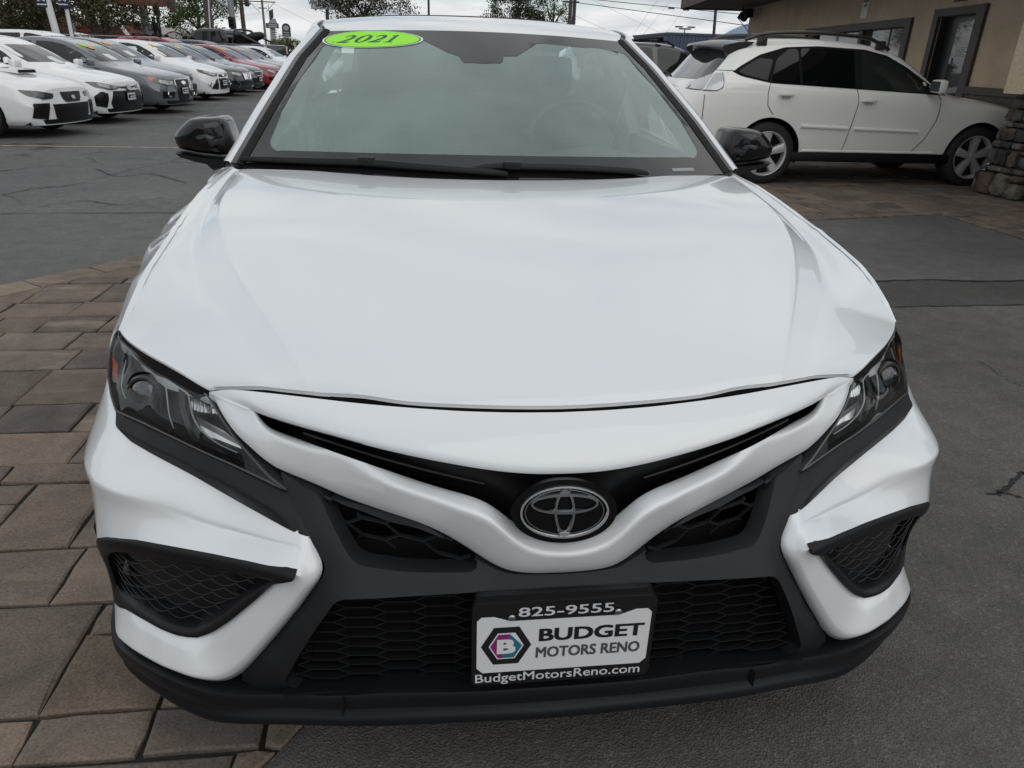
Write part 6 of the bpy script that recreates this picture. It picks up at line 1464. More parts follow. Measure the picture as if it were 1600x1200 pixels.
for ci, h in enumerate(courses):
    x0, x1, y0, y1 = pier(z + h / 2); x = x0
    while x < x1 - .03:
        wd = float(rng.choice([.14, .22, .30, .36])) if h > .1 else float(rng.choice([.16, .26]))
        wd = min(wd, x1 - x); 
        if h > .17 and rng.random() < .4:
            stone(Vector((x + wd / 2, y0 + .05, z + h * .36)), wd - .014, .17, h * .66, STN[rng.integers(5)]); stone(Vector((x + wd / 2, y0 + .05, z + h * .86)), wd - .014, .15, h * .26, STN[rng.integers(5)])
        else: stone(Vector((x + wd / 2, y0 + .05 + rng.normal(0, .012), z + h / 2)), wd - .014, .18, h - .012, STN[rng.integers(5)])
        x += wd
    y = y0 + .10
    while y < y1:
        wd = min(float(rng.choice([.16, .24])), y1 - y + .02); stone(Vector((x0 + .06, y + wd / 2, z + h / 2)), .17, wd - .012, h - .012, STN[rng.integers(5)]); y += wd
    z += h
relp(box('cap_stone', (7.06, 7.07, 1.085), (.92, .50, .05), STN[3], None, .012))
COLM = at(1585, 145, 7.05)
cl = [(COLM[0], 6.92), (COLM[0] + .9, 6.92), (COLM[0] + .9, 7.22), (COLM[0], 7.22)]
v = [(a, b, 1.11) for a, b in cl] + [(a, b, 2.90) for a, b in cl]
relp(mesh('stucco_column', v, [(0, 1, 5, 4), (1, 2, 6, 5), (2, 3, 7, 6), (3, 0, 4, 7)], STUL, None, False))
# ================================================================== the row of cars for sale at the left
GLS = mat('row car glass', (.012, .015, .016), .04)
LAMPC = mat('row car lamp', (.38, .39, .40), .12, metal=.5, coat=1)
LAMPD = mat('row car smoked lamp', (.05, .05, .05), .1, coat=1)
STY = mat('yellow sticker', (.72, .52, .03), .5); STGN = mat('green sticker', (.35, .62, .05), .5); STO = mat('orange sticker', (.75, .30, .03), .5)
PAPER = mat('price sheet', (.60, .66, .62), .6)
RBLK = mat('row grille black', (.005, .005, .006), .35, spec=.3)
ROWG = 'cars for sale parked in a row across the lot'
SED = dict(prof=[(0, .705), (.08, .765), (.30, .815), (.70, .880), (1.05, .935), (1.22, .985), (1.40, 1.06), (1.75, 1.24), (2.05, 1.365), (2.30, 1.425), (2.65, 1.455), (3.05, 1.440), (3.40, 1.365), (3.80, 1.18), (4.05, 1.09), (4.45, 1.07), (4.60, 1.03), (4.68, .92)],
           belt=[(0, .55), (.3, .72), (.8, .82), (1.3, .895), (2.0, .925), (3.0, .96), (3.8, 1.0), (4.3, .99), (4.68, .80)],
           width=[(0, .70), (.12, .79), (.35, .85), (.8, .885), (1.6, .90), (3.2, .90), (4.1, .87), (4.5, .82), (4.68, .74)], wr=[(0, .7), (1.2, .66), (2.1, .575), (3.0, .58), (3.6, .57), (4.1, .66), (4.68, .7)], wheels=[(.92, .77), (3.62, .77)])
HAT = dict(prof=[(0, .725), (.08, .79), (.30, .85), (.65, .928), (.92, .99), (1.08, 1.045), (1.25, 1.13), (1.60, 1.31), (1.90, 1.42), (2.2, 1.47), (2.7, 1.48), (3.2, 1.455), (3.6, 1.37), (3.95, 1.17), (4.20, .98), (4.30, .85)],
           belt=[(0, .58), (.3, .76), (.8, .88), (1.3, .94), (2.0, .97), (3.0, 1.01), (3.8, 1.04), (4.3, .80)],
           width=[(0, .70), (.12, .79), (.35, .85), (.8, .89), (1.6, .905), (3.2, .90), (4.0, .86), (4.30, .78)], wr=[(0, .7), (1.0, .66), (1.9, .575), (3.0, .58), (3.7, .58), (4.30, .68)], wheels=[(.88, .77), (3.50, .77)])
SUVP = dict(prof=[(0, .80), (.10, .90), (.30, .96), (.9, 1.06), (1.15, 1.10), (1.35, 1.20), (1.75, 1.45), (2.05, 1.60), (2.4, 1.67), (3.0, 1.69), (3.8, 1.66), (4.1, 1.58), (4.35, 1.25), (4.5, 1.0)],
            belt=[(0, .70), (.3, .88), (.8, .98), (1.3, 1.05), (2.0, 1.08), (3.0, 1.10), (3.8, 1.12), (4.5, .95)],
            width=[(0, .74), (.12, .83), (.35, .89), (.8, .92), (3.2, .925), (4.1, .89), (4.5, .82)], wr=[(0, .7), (1.1, .68), (2.0, .64), (3.8, .63), (4.2, .64), (4.5, .7)], wheels=[(.92, .80), (3.55, .80)])
def glaze(c, shape):
    """windows, mirrors, handles shared by the row cars"""
    if shape is SED:
        c.pair('side_window', [(1.48, .955), (1.78, 1.155), (2.08, 1.29), (2.35, 1.345), (2.68, 1.36), (2.70, .985), (2.1, .968)], 'side', GLS, step=.08)
        c.pair('side_window', [(2.78, .99), (2.76, 1.36), (3.05, 1.345), (3.35, 1.25), (3.62, 1.10), (3.66, 1.045), (3.3, 1.015)], 'side', GLS, step=.08)
        c.lay('windshield', [(-.62, 1.005), (.62, 1.005), (.60, 1.15), (.545, 1.33), (.50, 1.40), (-.50, 1.40), (-.545, 1.33), (-.60, 1.15)], 'front', GLS, step=.09)
        c.lay('rear_window', [(-.55, 1.12), (.55, 1.12), (.50, 1.36), (-.50, 1.36)], 'rear', GLS, step=.09); mz, my = .985, 1.42
    elif shape is HAT:
        c.pair('side_window', [(1.34, 1.0), (1.62, 1.195), (1.92, 1.335), (2.2, 1.385), (2.50, 1.39), (2.52, 1.03), (1.9, 1.01)], 'side', GLS, step=.08)
        c.pair('side_window', [(2.60, 1.035), (2.58, 1.39), (3.0, 1.38), (3.4, 1.30), (3.66, 1.14), (3.5, 1.08)], 'side', GLS, step=.08)
        c.lay('windshield', [(-.62, 1.065), (.62, 1.065), (.60, 1.2), (.545, 1.39), (.50, 1.44), (-.50, 1.44), (-.545, 1.39), (-.60, 1.2)], 'front', GLS, step=.09)
        c.lay('rear_window', [(-.55, 1.12), (.55, 1.12), (.50, 1.38), (-.50, 1.38)], 'rear', GLS, step=.09); mz, my = 1.04, 1.30
    else:
        c.pair('side_window', [(1.52, 1.12), (1.80, 1.34), (2.08, 1.52), (2.4, 1.58), (2.62, 1.59), (2.62, 1.14)], 'side', GLS, step=.08)
        c.pair('side_window', [(2.72, 1.145), (2.72, 1.59), (3.5, 1.57), (3.55, 1.17)], 'side', GLS, step=.08); c.pair('side_window', [(3.63, 1.18), (3.60, 1.56), (3.9, 1.50), (4.05, 1.25)], 'side', GLS, step=.08)
        c.lay('windshield', [(-.66, 1.16), (.66, 1.16), (.60, 1.52), (.55, 1.62), (-.55, 1.62), (-.60, 1.52)], 'front', GLS, step=.09); mz, my = 1.16, 1.52
        c.lay('rear_window', [(-.58, 1.22), (.58, 1.22), (.55, 1.52), (-.55, 1.52)], 'rear', GLS, step=.09)
    for sg in (1, -1):
        box('mirror', (sg * (c.W + .07), my, mz), (.19, .10, .13), c.m, c.root, .035); box('door_handle', (sg * (c.W - .012), 2.52, .86 if shape is not SUVP else .98), (.03, .16, .03), c.m, c.root, .01)
        c.strip('door_seam', [(2.72, .95), (2.72, .45)], 'left' if sg > 0 else 'right', SEAL, .004, .0); c.strip('door_seam', [(1.48, .93), (1.45, .70), (1.52, .42)], 'left' if sg > 0 else 'right', SEAL, .004, .0)
    # hood gap, lower black valance
def front(c, lamp, grille, intake, fog=None, lampm=LAMPC, gm=None, plate=(0, .42), badge=None, chrome=None, splitter=True):
    gm = gm or RBLK
    lw = lambda P, d=.055: [(a, b - d) for a, b in P]
    lamp, grille = lw(lamp, .035), lw(grille); chrome = lw(chrome) if chrome else None
    if badge: badge = (badge[0] - .05, *badge[1:])
    c.pair('headlight', lamp, 'front', LAMPD, off=.014, step=.04)
    ctr = np.mean(lamp, 0); c.pair('headlight_reflector', [tuple(ctr + (np.array(p) - ctr) * .66) for p in lamp], 'front', lampm, off=.021, step=.04)
    c.lay('grille', grille, 'front', gm, off=.018, step=.04)
    c.lay('intake', intake, 'front', RBLK, off=.016, step=.04)
    if fog: c.pair('fog_lamp_recess', fog, 'front', RBLK, off=.018, step=.03)
    if chrome: c.strip('grille_chrome', chrome + chrome[:1], 'front', CHROME, .011, .012, seg=6)
    if plate is not None:
        h, n = c.hit('front', plate[0], plate[1])
        if h is not None:
            p = flat('license_plate', rrect(.305, .165, .012), frame_M((h.x, h.y - .02, h.z), (1, 0, 0), (0, 0, 1)), .012, mat('plate frame black'), c.root)
            M = frame_M((h.x, h.y - .0335, h.z), (1, 0, 0), (0, 0, 1))
            flat('plate_face', rrect(.285, .118, .01), M, .0015, PLATEW, p); text('plate_lettering', 'BUDGET', .040, INKBLK, p, M @ Matrix.Translation((.035, .018, .003)), .002, 1.3); text('plate_lettering', 'MOTORS RENO', .028, INKGRY, p, M @ Matrix.Translation((.035, -.024, .003)), .001, 1.05)
            flat('plate_badge', [(.04 * math.cos(a), .038 * math.sin(a)) for a in np.radians(range(0, 360, 60))], M @ Matrix.Translation((-.095, 0, .002)), .001, INKBLK, p)
    if badge: 
        h, n = c.hit('front', 0, badge[0])
        if h is not None: flat('emblem', ell(badge[1], badge[1] * badge[2], 20), frame_M((0, h.y - .016, h.z), (1, 0, 0), (0, .25, 1)), .016, DKCHROME if len(badge) < 4 else CHROME, c.root)
    c.lay('lower_valance', [(-.62, .155 + .05), (.62, .155 + .05), (.66, .27), (-.66, .27)], 'front', PLASTIC2, off=.008, step=.07) if splitter else None
def sticker(c, x, z, a, b, m, second=None):
    c.lay('windshield_sticker', ell(a * .9, b * .8, 22, x + .03, z - .035), 'front', m, off=.012, depth=.004, step=.05)
    if second: c.lay('windshield_sticker', ell(a * .85, b * .6, 22, x + .12, z - .085), 'front', second, off=.018, depth=.004, step=.05)
def sheet_on(c, x, z): c.lay('price_sheet', [(x - .12, z - .06), (x + .12, z - .06), (x + .12, z + .05), (x - .12, z + .05)], 'front', PAPER, off=.010, depth=.004, step=.05)
def rowcar(name, label, i, shape, m, dx=0., dy=0., rt=.325, al=ALLOY, rot=82, sill=.19):
    c = Car(name, label, 'car', m, shape['prof'], shape['belt'], shape['width'], shape['wr'], shape['wheels'], rt, sill=sill, group=ROWG, step=.06)
    glaze(c, shape); c.add_wheels(al, 5, .21, .66)
    c.place(-5.62 + dx, 11.92 + 2.43 * i + dy, math.radians(rot)); return c
WH = paint('row white', (.72, .73, .74)); GRB = paint('row slate grey', (.115, .128, .145), metal=.35, rough=.3); DKG = paint('row dark grey', (.030, .032, .036), metal=.3, rough=.3)
BKP = paint('row black', (.010, .011, .013)); GRY = paint('row grey', (.07, .075, .08), metal=.3, rough=.3); RED = paint('row red', (.25, .012, .022)); GLD = paint('row bronze', (.20, .10, .04), metal=.4, rough=.35); SIL = paint('row silver', (.30, .31, .32), metal=.6, rough=.3)
# 0 sport sedan with hood scoop
c = rowcar('sport_sedan', 'white sport sedan with a hood scoop at the near end of the row', 0, SED, WH, .02, -.05)
front(c, [(.40, .66), (.62, .70), (.80, .72), (.76, .64), (.60, .585), (.42, .60)], [(-.25, .70), (.25, .70), (.23, .62), (.17, .555), (-.17, .555), (-.23, .62)], [(-.46, .48), (.46, .48), (.42, .27), (-.42, .27)], [(.52, .50), (.74, .50), (.76, .30), (.58, .27)], LAMPD, plate=None, badge=(.615, .05, .6))
sv = [(-.25, .62, .885), (.25, .62, .885), (.23, .64, .945), (-.23, .64, .945), (-.20, 1.02, .935), (.20, 1.02, .935), (.18, 1.02, .962), (-.18, 1.02, .962)]
hs_ = mesh('hood_scoop', sv, [(3, 2, 6, 7), (0, 3, 7, 4), (1, 5, 6, 2), (0, 1, 2, 3)], WH, c.root, False); mesh('scoop_mouth', [(-.215, .618, .893), (.215, .618, .893), (.205, .633, .935), (-.205, .633, .935)], [(0, 1, 2, 3)], BLACK, hs_, False)
for z_ in (.42, .34): c.strip('intake_bar', [(-.40, z_), (.40, z_)], 'front', PLASTIC2, .008, .012)
# 1 white compact with the large black mouth
c = rowcar('compact_sedan', 'white compact sedan with a wide black trapezoid grille and slim headlights', 1, SED, WH, .0, .0)
front(c, [(.22, .665), (.45, .69), (.70, .745), (.80, .75), (.74, .66), (.52, .615), (.36, .62)], [(-.30, .685), (.30, .685), (.20, .655), (-.20, .655)], [(-.46, .56), (.46, .56), (.56, .36), (.50, .235), (-.50, .235), (-.56, .36)], [(.60, .52), (.70, .56), (.80, .48), (.78, .32), (.66, .29), (.62, .40)], LAMPC, badge=(.655, .075, .72), plate=(0, .46))
sheet_on(c, .10, 1.04)
# 2 slate grey coupe with framed grille
c = rowcar('grey_coupe', 'slate grey coupe with a tall chrome framed grille and amber corner lamps', 2, SED, GRB, .25, .12)
front(c, [(.33, .70), (.55, .715), (.76, .735), (.80, .67), (.62, .60), (.36, .59)], [(-.30, .73), (.30, .73), (.31, .60), (.22, .33), (-.22, .33), (-.31, .60)], [(-.20, .30), (.20, .30), (.18, .25), (-.18, .25)], [(.40, .44), (.72, .46), (.72, .33), (.44, .33)], LAMPC, badge=(.665, .10, .38, 1), plate=(0, .46), chrome=[(-.31, .74), (0, .745), (.31, .74), (.325, .60), (.23, .32), (0, .31), (-.23, .32), (-.325, .60)])
c.pair('amber_lamp', [(.70, .735), (.80, .735), (.815, .66), (.74, .63)], 'front', mat('row amber', (.45, .13, .06), .2, coat=1), off=.014, step=.05)
for sg in (1, -1):
    h, n = c.hit('front', sg * .58, .395); 
    if h is not None: tube('fog_ring', [(h.x + .06 * math.cos(t), h.y - .02, h.z + .055 * math.sin(t)) for t in np.linspace(0, 2 * PI, 19)[:-1]], .010, CHROME, c.root, 6, True)
for z_ in (.52, .40): c.strip('grille_bar', [(-.24, z_), (.24, z_)], 'front', DKCHROME, .008, .012)
sticker(c, -.33, 1.335, .13, .045, STGN, STO); sheet_on(c, -.12, 1.09)
# 3 dark grey hatch
c = rowcar('dark_hatchback', 'dark grey hatchback with a round bright badge and a low black bumper', 3, HAT, DKG, -.28, -.05)
front(c, [(.34, .69), (.55, .71), (.76, .74), (.78, .66), (.60, .615), (.36, .62)], [(-.34, .70), (.34, .70), (.34, .625), (-.34, .625)], [(-.50, .50), (.50, .50), (.56, .28), (-.56, .28)], [(.58, .48), (.76, .48), (.76, .30), (.62, .29)], LAMPC, badge=(.665, .065, 1.0, 1), plate=(0, .45))
sticker(c, -.34, 1.385, .12, .045, STO); sheet_on(c, -.12, 1.15)
c.strip('chin_strip', [(-.66, .235), (0, .225), (.66, .235)], 'front', mat('row silver', (.30, .31, .32)), .014, .012)
# 4 white hatch with the three part grille
c = rowcar('white_hatchback', 'white hatchback with black triangular bumper openings and yellow windshield sticker', 4, HAT, WH, -.03, .0)
front(c, [(.30, .73), (.50, .75), (.78, .835), (.80, .76), (.58, .665), (.34, .665)], [(-.24, .725), (.24, .725), (.22, .665), (-.22, .665)], [(-.27, .57), (.27, .57), (.24, .30), (-.24, .30)], [(.34, .56), (.38, .56), (.64, .32), (.34, .30)], LAMPC, badge=(.695, .075, .42, 1), plate=(0, .46), splitter=False)
for sg in (1, -1):
    h, n = c.hit('front', sg * .68, .43)
    if h is not None:
        r = tube('fog_ring', [(h.x + .058 * math.cos(t), h.y - .015, h.z + .05 * math.sin(t)) for t in np.linspace(0, 2 * PI, 19)[:-1]], .012, CHROME, c.root, 6, True); flat('fog_lens', ell(.05, .043, 16), frame_M((h.x, h.y - .010, h.z), (1, 0, 0), (0, 0, 1)), .01, LAMPD, r)
sticker(c, -.34, 1.385, .12, .045, STY); c.lay('window_sheet', [(1.95, 1.15), (2.2, 1.15), (2.2, 1.30), (1.95, 1.30)], 'right', PAPER, off=.012, step=.1)
# 5 black sedan, chrome grille
c = rowcar('black_sedan', 'black sedan with a bright chrome grille between the white hatchback and a grey sedan', 5, SED, BKP, .12, .0)
front(c, [(.34, .68), (.58, .72), (.80, .75), (.78, .66), (.58, .60), (.38, .60)], [(-.32, .70), (.32, .70), (.24, .54), (-.24, .54)], [(-.44, .44), (.44, .44), (.40, .30), (-.40, .30)], [(.54, .42), (.76, .46), (.74, .36), (.56, .33)], LAMPC, gm=CHROME, plate=None, chrome=[(-.33, .71), (0, .715), (.33, .71), (.25, .53), (-.25, .53)])
c.strip('bumper_chrome', [(-.60, .255), (0, .245), (.60, .255)], 'front', CHROME, .014, .012)
sticker(c, -.33, 1.345, .12, .045, STY)
# 6 grey sedan
c = rowcar('grey_sedan', 'grey sedan with a dark grille and pale lower lip beside the red sedan', 6, SED, GRY, .0, .0)
front(c, [(.34, .66), (.58, .71), (.80, .74), (.78, .65), (.58, .585), (.38, .58)], [(-.32, .70), (.32, .70), (.26, .57), (-.26, .57)], [(-.50, .46), (.50, .46), (.46, .30), (-.46, .30)], None, LAMPC, plate=(0, .42), chrome=[(-.32, .70), (0, .70), (.32, .70), (.26, .57), (-.26, .57)])
c.strip('chin_strip', [(-.66, .235), (0, .225), (.66, .235)], 'front', SIL, .016, .012); sticker(c, -.33, 1.345, .12, .045, STGN)
# 7 red sedan
c = rowcar('red_sedan', 'dark red sedan in the middle of the row with a yellow oval windshield sticker', 7, SED, RED, .25, .05)
front(c, [(.34, .66), (.52, .70), (.78, .76), (.80, .66), (.56, .57), (.36, .58)], [(-.28, .69), (.28, .69), (.26, .60), (-.26, .60)], [(-.46, .46), (.46, .46), (.42, .30), (-.42, .30)], [(.56, .42), (.74, .44), (.74, .34), (.58, .33)], LAMPC, plate=(0, .43), chrome=[(-.28, .69), (0, .70), (.28, .69), (.26, .60), (-.26, .60)])
sticker(c, -.33, 1.345, .12, .045, STY)
# 8.. far end of the row
for i, (nm, lb, shp, m_, st_) in enumerate((('charcoal_sedan', 'charcoal sedan behind the red sedan in the row', SED, GRY, STO), ('bronze_sedan', 'bronze sedan with orange roof line near the far end of the row', SED, GLD, STY), ('pale_hatchback', 'white hatchback at the far end of the row beside the pillar of the near sedan', HAT, WH, None), ('silver_sedan', 'silver sedan last in the row of cars for sale', SED, SIL, None))):
    c = rowcar(nm, lb, 8 + i, shp, m_, .1 if i % 2 else .25, 0)
    front(c, [(.34, .66), (.52, .70), (.78, .75), (.80, .66), (.56, .58), (.36, .58)], [(-.28, .69), (.28, .69), (.26, .60), (-.26, .60)], [(-.46, .46), (.46, .46), (.42, .30), (-.42, .30)], None, LAMPC, plate=None)
    if st_: sticker(c, -.33, 1.345, .12, .045, st_)

# ------------------------------------------------------------------ vehicles beyond the row and behind the white suv
def plain(name, label, shape, m, x, y, rz, cat='car', sill=.22, rt=.34, rails=False, scale=1.):
    c = Car(name, label, cat, m, shape['prof'], shape['belt'], shape['width'], shape['wr'], shape['wheels'], rt, sill=sill, step=.08)
    glaze(c, shape); c.add_wheels(ALLOYDK, 5, .22, .66); c.place(x, y, rz); c.root.scale = (scale,) * 3
    c.pair('headlight', [(.34, .74), (.62, .80), (.80, .84), (.78, .74), (.5, .68)], 'front', LAMPC, step=.08); c.pair('tail_light', [(.5, .80), (.78, .82), (.78, .98), (.6, .98)], 'rear', REDLENS, step=.08)
    if rails:
        for sg in (1, -1):
            r = tube('roof_rail', [(sg * .60, 2.25, 1.62), (sg * .605, 2.4, 1.70), (sg * .605, 3.4, 1.71), (sg * .60, 3.7, 1.66)], .018, BLACK, c.root, 6)
        for yy in (2.55, 3.35): 
            cb = box('cross_bar', (0, yy, 1.76), (1.36, .06, .03), BLACK, c.root, .01)
            for sg in (1, -1): box('bar_foot', (sg * .60, yy, 1.725), (.10, .10, .09), BLACK, cb, .02)
    return c
p = at(1043, 70, 14.2)
plain('dark_suv', 'dark suv with roof bars half hidden behind the white suv', SUVP, paint('dark green grey paint', (.035, .038, .038), metal=.3, rough=.3), p[0] + 2.35, 14.9, math.radians(93), 'suv', rails=True)
for nm, lb, m_, px, py, D, rot, sh, sc in (('red_suv', 'dark red suv with black roof bars beyond the row of cars', RED, 262, 74, 33, 82, SUVP, 1.0), ('blue_suv', 'dark blue suv beyond the row beside the black pickup', paint('navy paint', (.02, .03, .06)), 318, 77, 40, 75, SUVP, 1.0),
                                  ('white_wagon', 'white suv roof seen over the near end of the row', WH, 75, 66, 26, 85, SUVP, 1.0), ('white_van', 'white suv far off before the red barn', WH, 132, 61, 52, 80, SUVP, 1.18), ('pale_truck', 'white suv at the left edge far beyond the row', WH, 14, 56, 48, 80, SUVP, 1.15)):
    q = at(px, py, D); plain(nm, lb, sh, m_, q[0] + 2.2, D, math.radians(rot), 'suv', rails=(nm == 'red_suv'), scale=sc)

# black pickup seen from behind on its left: tailgate to the right
PK = tag(empty('black_pickup', (0, 0, 0)), 'black pickup truck with roll bar and spare tyre in its bed beyond the row', 'pickup')
PKM = paint('pickup black', (.006, .0065, .008), coat=1, rough=.3)
def pk(name, secs, m=PKM, parent=PK, sharp=50):
    v, f = loft(secs, True); n = len(secs[0]); f += [tuple(range(n))[::-1], tuple(len(v) - n + k for k in range(n))]; return mesh(name, v, f, m, parent, True, sharp)
def sec(y, w, z0, z1, r=.10): return [(a, y, b) for a, b in rrect(2 * w, z1 - z0, r, 3, 0, (z0 + z1) / 2)]
pk('body', [sec(0, .85, .75, 1.15), sec(.15, .96, .60, 1.28), sec(1.4, 1.0, .55, 1.36), sec(1.6, 1.0, .55, 1.38), sec(3.9, 1.0, .55, 1.38), sec(3.95, 1.0, .55, 1.36), sec(5.75, 1.0, .58, 1.36), sec(5.85, .97, .62, 1.33)])
pk('cab', [sec(1.55, .86, 1.30, 1.42, .05), sec(2.15, .80, 1.30, 1.88), sec(2.5, .78, 1.30, 1.97), sec(3.5, .78, 1.30, 1.97), sec(3.8, .80, 1.30, 1.90), sec(3.92, .84, 1.30, 1.5, .05)])
for sg in (1, -1):
    pk('side_window', [[(sg * .835, 1.98, 1.46), (sg * .815, 2.25, 1.83), (sg * .81, 3.45, 1.85), (sg * .835, 3.62, 1.46)], [(sg * .86, 1.98, 1.45), (sg * .83, 2.25, 1.83), (sg * .83, 3.45, 1.85), (sg * .86, 3.62, 1.45)]], GLS)
    for yy in (2.35, 3.25): box('door_handle', (sg * 1.01, yy, 1.27), (.03, .20, .045), CHROME, PK, .01)
    box('tail_light', (sg * .88, 5.86, 1.14), (.17, .06, .34), mat('clear red lens', (.45, .38, .38), .15, coat=1), PK, .02); box('mirror', (sg * 1.12, 1.85, 1.50), (.22, .12, .20), BLACK, PK, .04)
    for yy in (1.0, 4.75): wheel(PK, sg * .86, yy, .42, .28, sg, ALLOYDK, 6)
    tube('roll_bar', [(sg * .70, 4.05, 1.36), (sg * .66, 4.20, 1.92), (sg * .68, 4.8, 1.62), (sg * .72, 5.5, 1.37)], .045, mat('roll bar', (.03, .03, .032), .35), PK, 8)
tube('roll_hoop', [(-.66, 4.20, 1.92), (0, 4.20, 1.97), (.66, 4.20, 1.92)], .045, mat('roll bar'), PK, 8)
box('tailgate', (0, 5.88, 1.05), (1.55, .05, .50), PKM, PK, .02); box('bumper', (0, 6.0, .68), (1.85, .14, .20), mat('dark bumper', (.03, .03, .03), .4), PK, .03); box('tailgate_band', (0, 5.91, 1.27), (1.50, .02, .07), mat('grey band', (.12, .12, .12), .4), PK)
tr = [(.36 * math.cos(t), 4.75 + .36 * math.sin(t), 1.66 + .10 * math.sin(t)) for t in np.linspace(0, 2 * PI, 25)[:-1]]
tube('spare_tyre', tr, .13, RUBBER, PK, 10, True); box('tool_box', (0, 4.35, 1.55), (1.2, .5, .35), BLACK, PK, .04)
q = at(430, 66, 43); PK.location = (q[0], 43.2, 0); PK.rotation_euler = (0, 0, math.radians(-112)); PK.scale = (1.16,) * 3
yv = Matrix.Rotation(math.radians(-112), 3, 'Z') @ Vector((0, 5.88, 0)) * 1.16; PK.location = (q[0] - yv.x, 43.2 - yv.y, 0)
# ================================================================== trees, poles, signs and far buildings
def gp(px, Y): p = at(px, 90, Y); return p[0], Y
LEAF = {}
def leafmat(n, a, b_):
    if n in LEAF: return LEAF[n]
    m = bpy.data.materials.new(n); m.use_nodes = True; t = m.node_tree; b = t.nodes['Principled BSDF']; LEAF[n] = m
    at_ = t.nodes.new('ShaderNodeAttribute'); at_.attribute_name = 'leaf'
    r = t.nodes.new('ShaderNodeValToRGB'); r.color_ramp.elements[0].color = (*a, 1); r.color_ramp.elements[1].color = (*b_, 1)
    t.links.new(at_.outputs['Fac'], r.inputs[0]); t.links.new(r.outputs[0], b.inputs['Base Color']); b.inputs['Roughness'].default_value = .6
    b.inputs['Specular IOR Level'].default_value = .25; return m
BARK = mat('bark', (.055, .042, .033), .9, noise=(5, .4), bump=(8, .8, .05))
BARKG = mat('grey bark', (.085, .075, .065), .9, noise=(5, .4), bump=(8, .8, .05))
def tree(name, label, px, Y, ztop, rad, zbase=1.2, n=2600, leaf=.22, m=None, trunk=.22, group=None, lean=0., dens=1., bark=None, clumps=26, flat_=1.0):
    x, y = gp(px, Y); T = tag(empty(name, (x, y, 0)), label, 'tree', group); r = np.random.default_rng(int(px * 7 + Y))
    bm = bmesh.new(); top = ztop * .72
    P = [Vector((lean * k * k * ztop + r.normal(0, .05) * (k > 0), r.normal(0, .05), top * k)) for k in np.linspace(0, 1, 6)]
    for i in range(5): bm_tube(bm, P[i], P[i + 1], trunk * (1 - .15 * i), trunk * (1 - .15 * (i + 1)), 8)
    frombm('trunk', bm, bark or BARK, T, True, 60)
    C = []
    for i in range(clumps):
        a = r.uniform(0, 2 * PI); zz = r.uniform(zbase, ztop); k = math.sin(PI * min(.97, max(.10, (zz - zbase) / max(.1, ztop - zbase) * .8 + .12))); rr = rad * k * math.sqrt(r.random())
        C.append((np.array([lean * ztop * .5 + rr * math.cos(a), rr * math.sin(a), zz]), rad * r.uniform(.22, .42)))
    bm = bmesh.new()
    for c, rr in C[:10]:
        s = P[min(5, max(1, int(c[2] / ztop * 5)))]; bm_tube(bm, s, Vector(c), trunk * .32, trunk * .08, 5)
    frombm('limbs', bm, bark or BARK, T, True, 60)
    V, F, A = [], [], []
    for i in range(int(n * 3.0)):
        c, rr = C[r.integers(len(C))]; d = r.normal(0, 1, 3); d /= np.linalg.norm(d); p = c + d * rr * r.uniform(.35, 1.05) * np.array([1, 1, .8 * flat_])
        if p[2] < .6: continue
        u = r.normal(0, 1, 3); u /= np.linalg.norm(u); w_ = np.cross(u, d + r.normal(0, .4, 3)); w_ /= np.linalg.norm(w_) + 1e-9; s = leaf * .52 * r.uniform(.5, 1.3)
        b0 = len(V); V += [p - u * s * .6, p + w_ * s * .35, p + u * s * .6, p - w_ * s * .35]; F.append((b0, b0 + 1, b0 + 2, b0 + 3)); A += [float(np.clip(.5 + r.normal(0, .22), 0, 1))] * 4
    o = mesh('crown', V, F, m, T, False); a_ = o.data.attributes.new('leaf', 'FLOAT', 'POINT'); a_.data.foreach_set('value', A); return T
DG_ = leafmat('dark leaves', (.012, .020, .008), (.055, .070, .026)); BG_ = leafmat('bright leaves', (.022, .045, .010), (.085, .125, .030)); OL_ = leafmat('olive leaves', (.030, .030, .014), (.085, .080, .038)); YG_ = leafmat('spring leaves', (.05, .07, .015), (.13, .15, .04))
def zt(py, px, Y): return at(px, py, Y)[2]
TG = 'trees along the street beyond the lot'
tree('street_tree', 'large dark tree with forked trunk at the far left edge', 22, 46, zt(-30, 22, 46), 2.3, 2.2, 2400, .24, OL_, .30, TG, .03, bark=BARKG, clumps=30)
tree('street_tree', 'bushy dark green tree left of the white sign posts', 62, 52, zt(-5, 62, 52), 2.0, 1.5, 3200, .22, DG_, .22, TG, clumps=30)
tree('street_tree', 'broad dark tree with a thick grey trunk in front of the red barn', 158, 47, zt(-40, 158, 47), 3.6, 2.6, 4600, .24, OL_, .40, TG, -.02, bark=BARKG, clumps=44)
tree('street_tree', 'tall green conical tree beyond the traffic signal', 318, 66, zt(-30, 318, 66), 2.9, 1.5, 5200, .26, BG_, .3, TG, clumps=52)
tree('street_tree', 'small round tree above the low pink building', 270, 98, zt(42, 270, 98), 1.9, 2.6, 900, .3, BG_, .2, TG, clumps=14)
tree('street_tree', 'dark brownish tree rising over the left end of the near sedan roof', 575, 52, zt(-40, 575, 52), 3.0, 2.8, 4200, .22, OL_, .3, TG, clumps=44)
tree('street_tree', 'dense green tree over the middle of the near sedan roof', 805, 62, zt(-22, 805, 62), 2.5, 2.6, 4000, .24, DG_, .3, TG, clumps=40)
tree('street_tree', 'thin leafed tree between the twin poles behind the sedan roof', 862, 66, zt(-20, 862, 66), 2.0, 2.4, 1300, .24, BG_, .25, TG, clumps=22)
tree('street_tree', 'yellow green bush tree right of the black pickup', 448, 74, zt(60, 448, 74), 2.0, .5, 2000, .26, YG_, .2, TG, clumps=24)
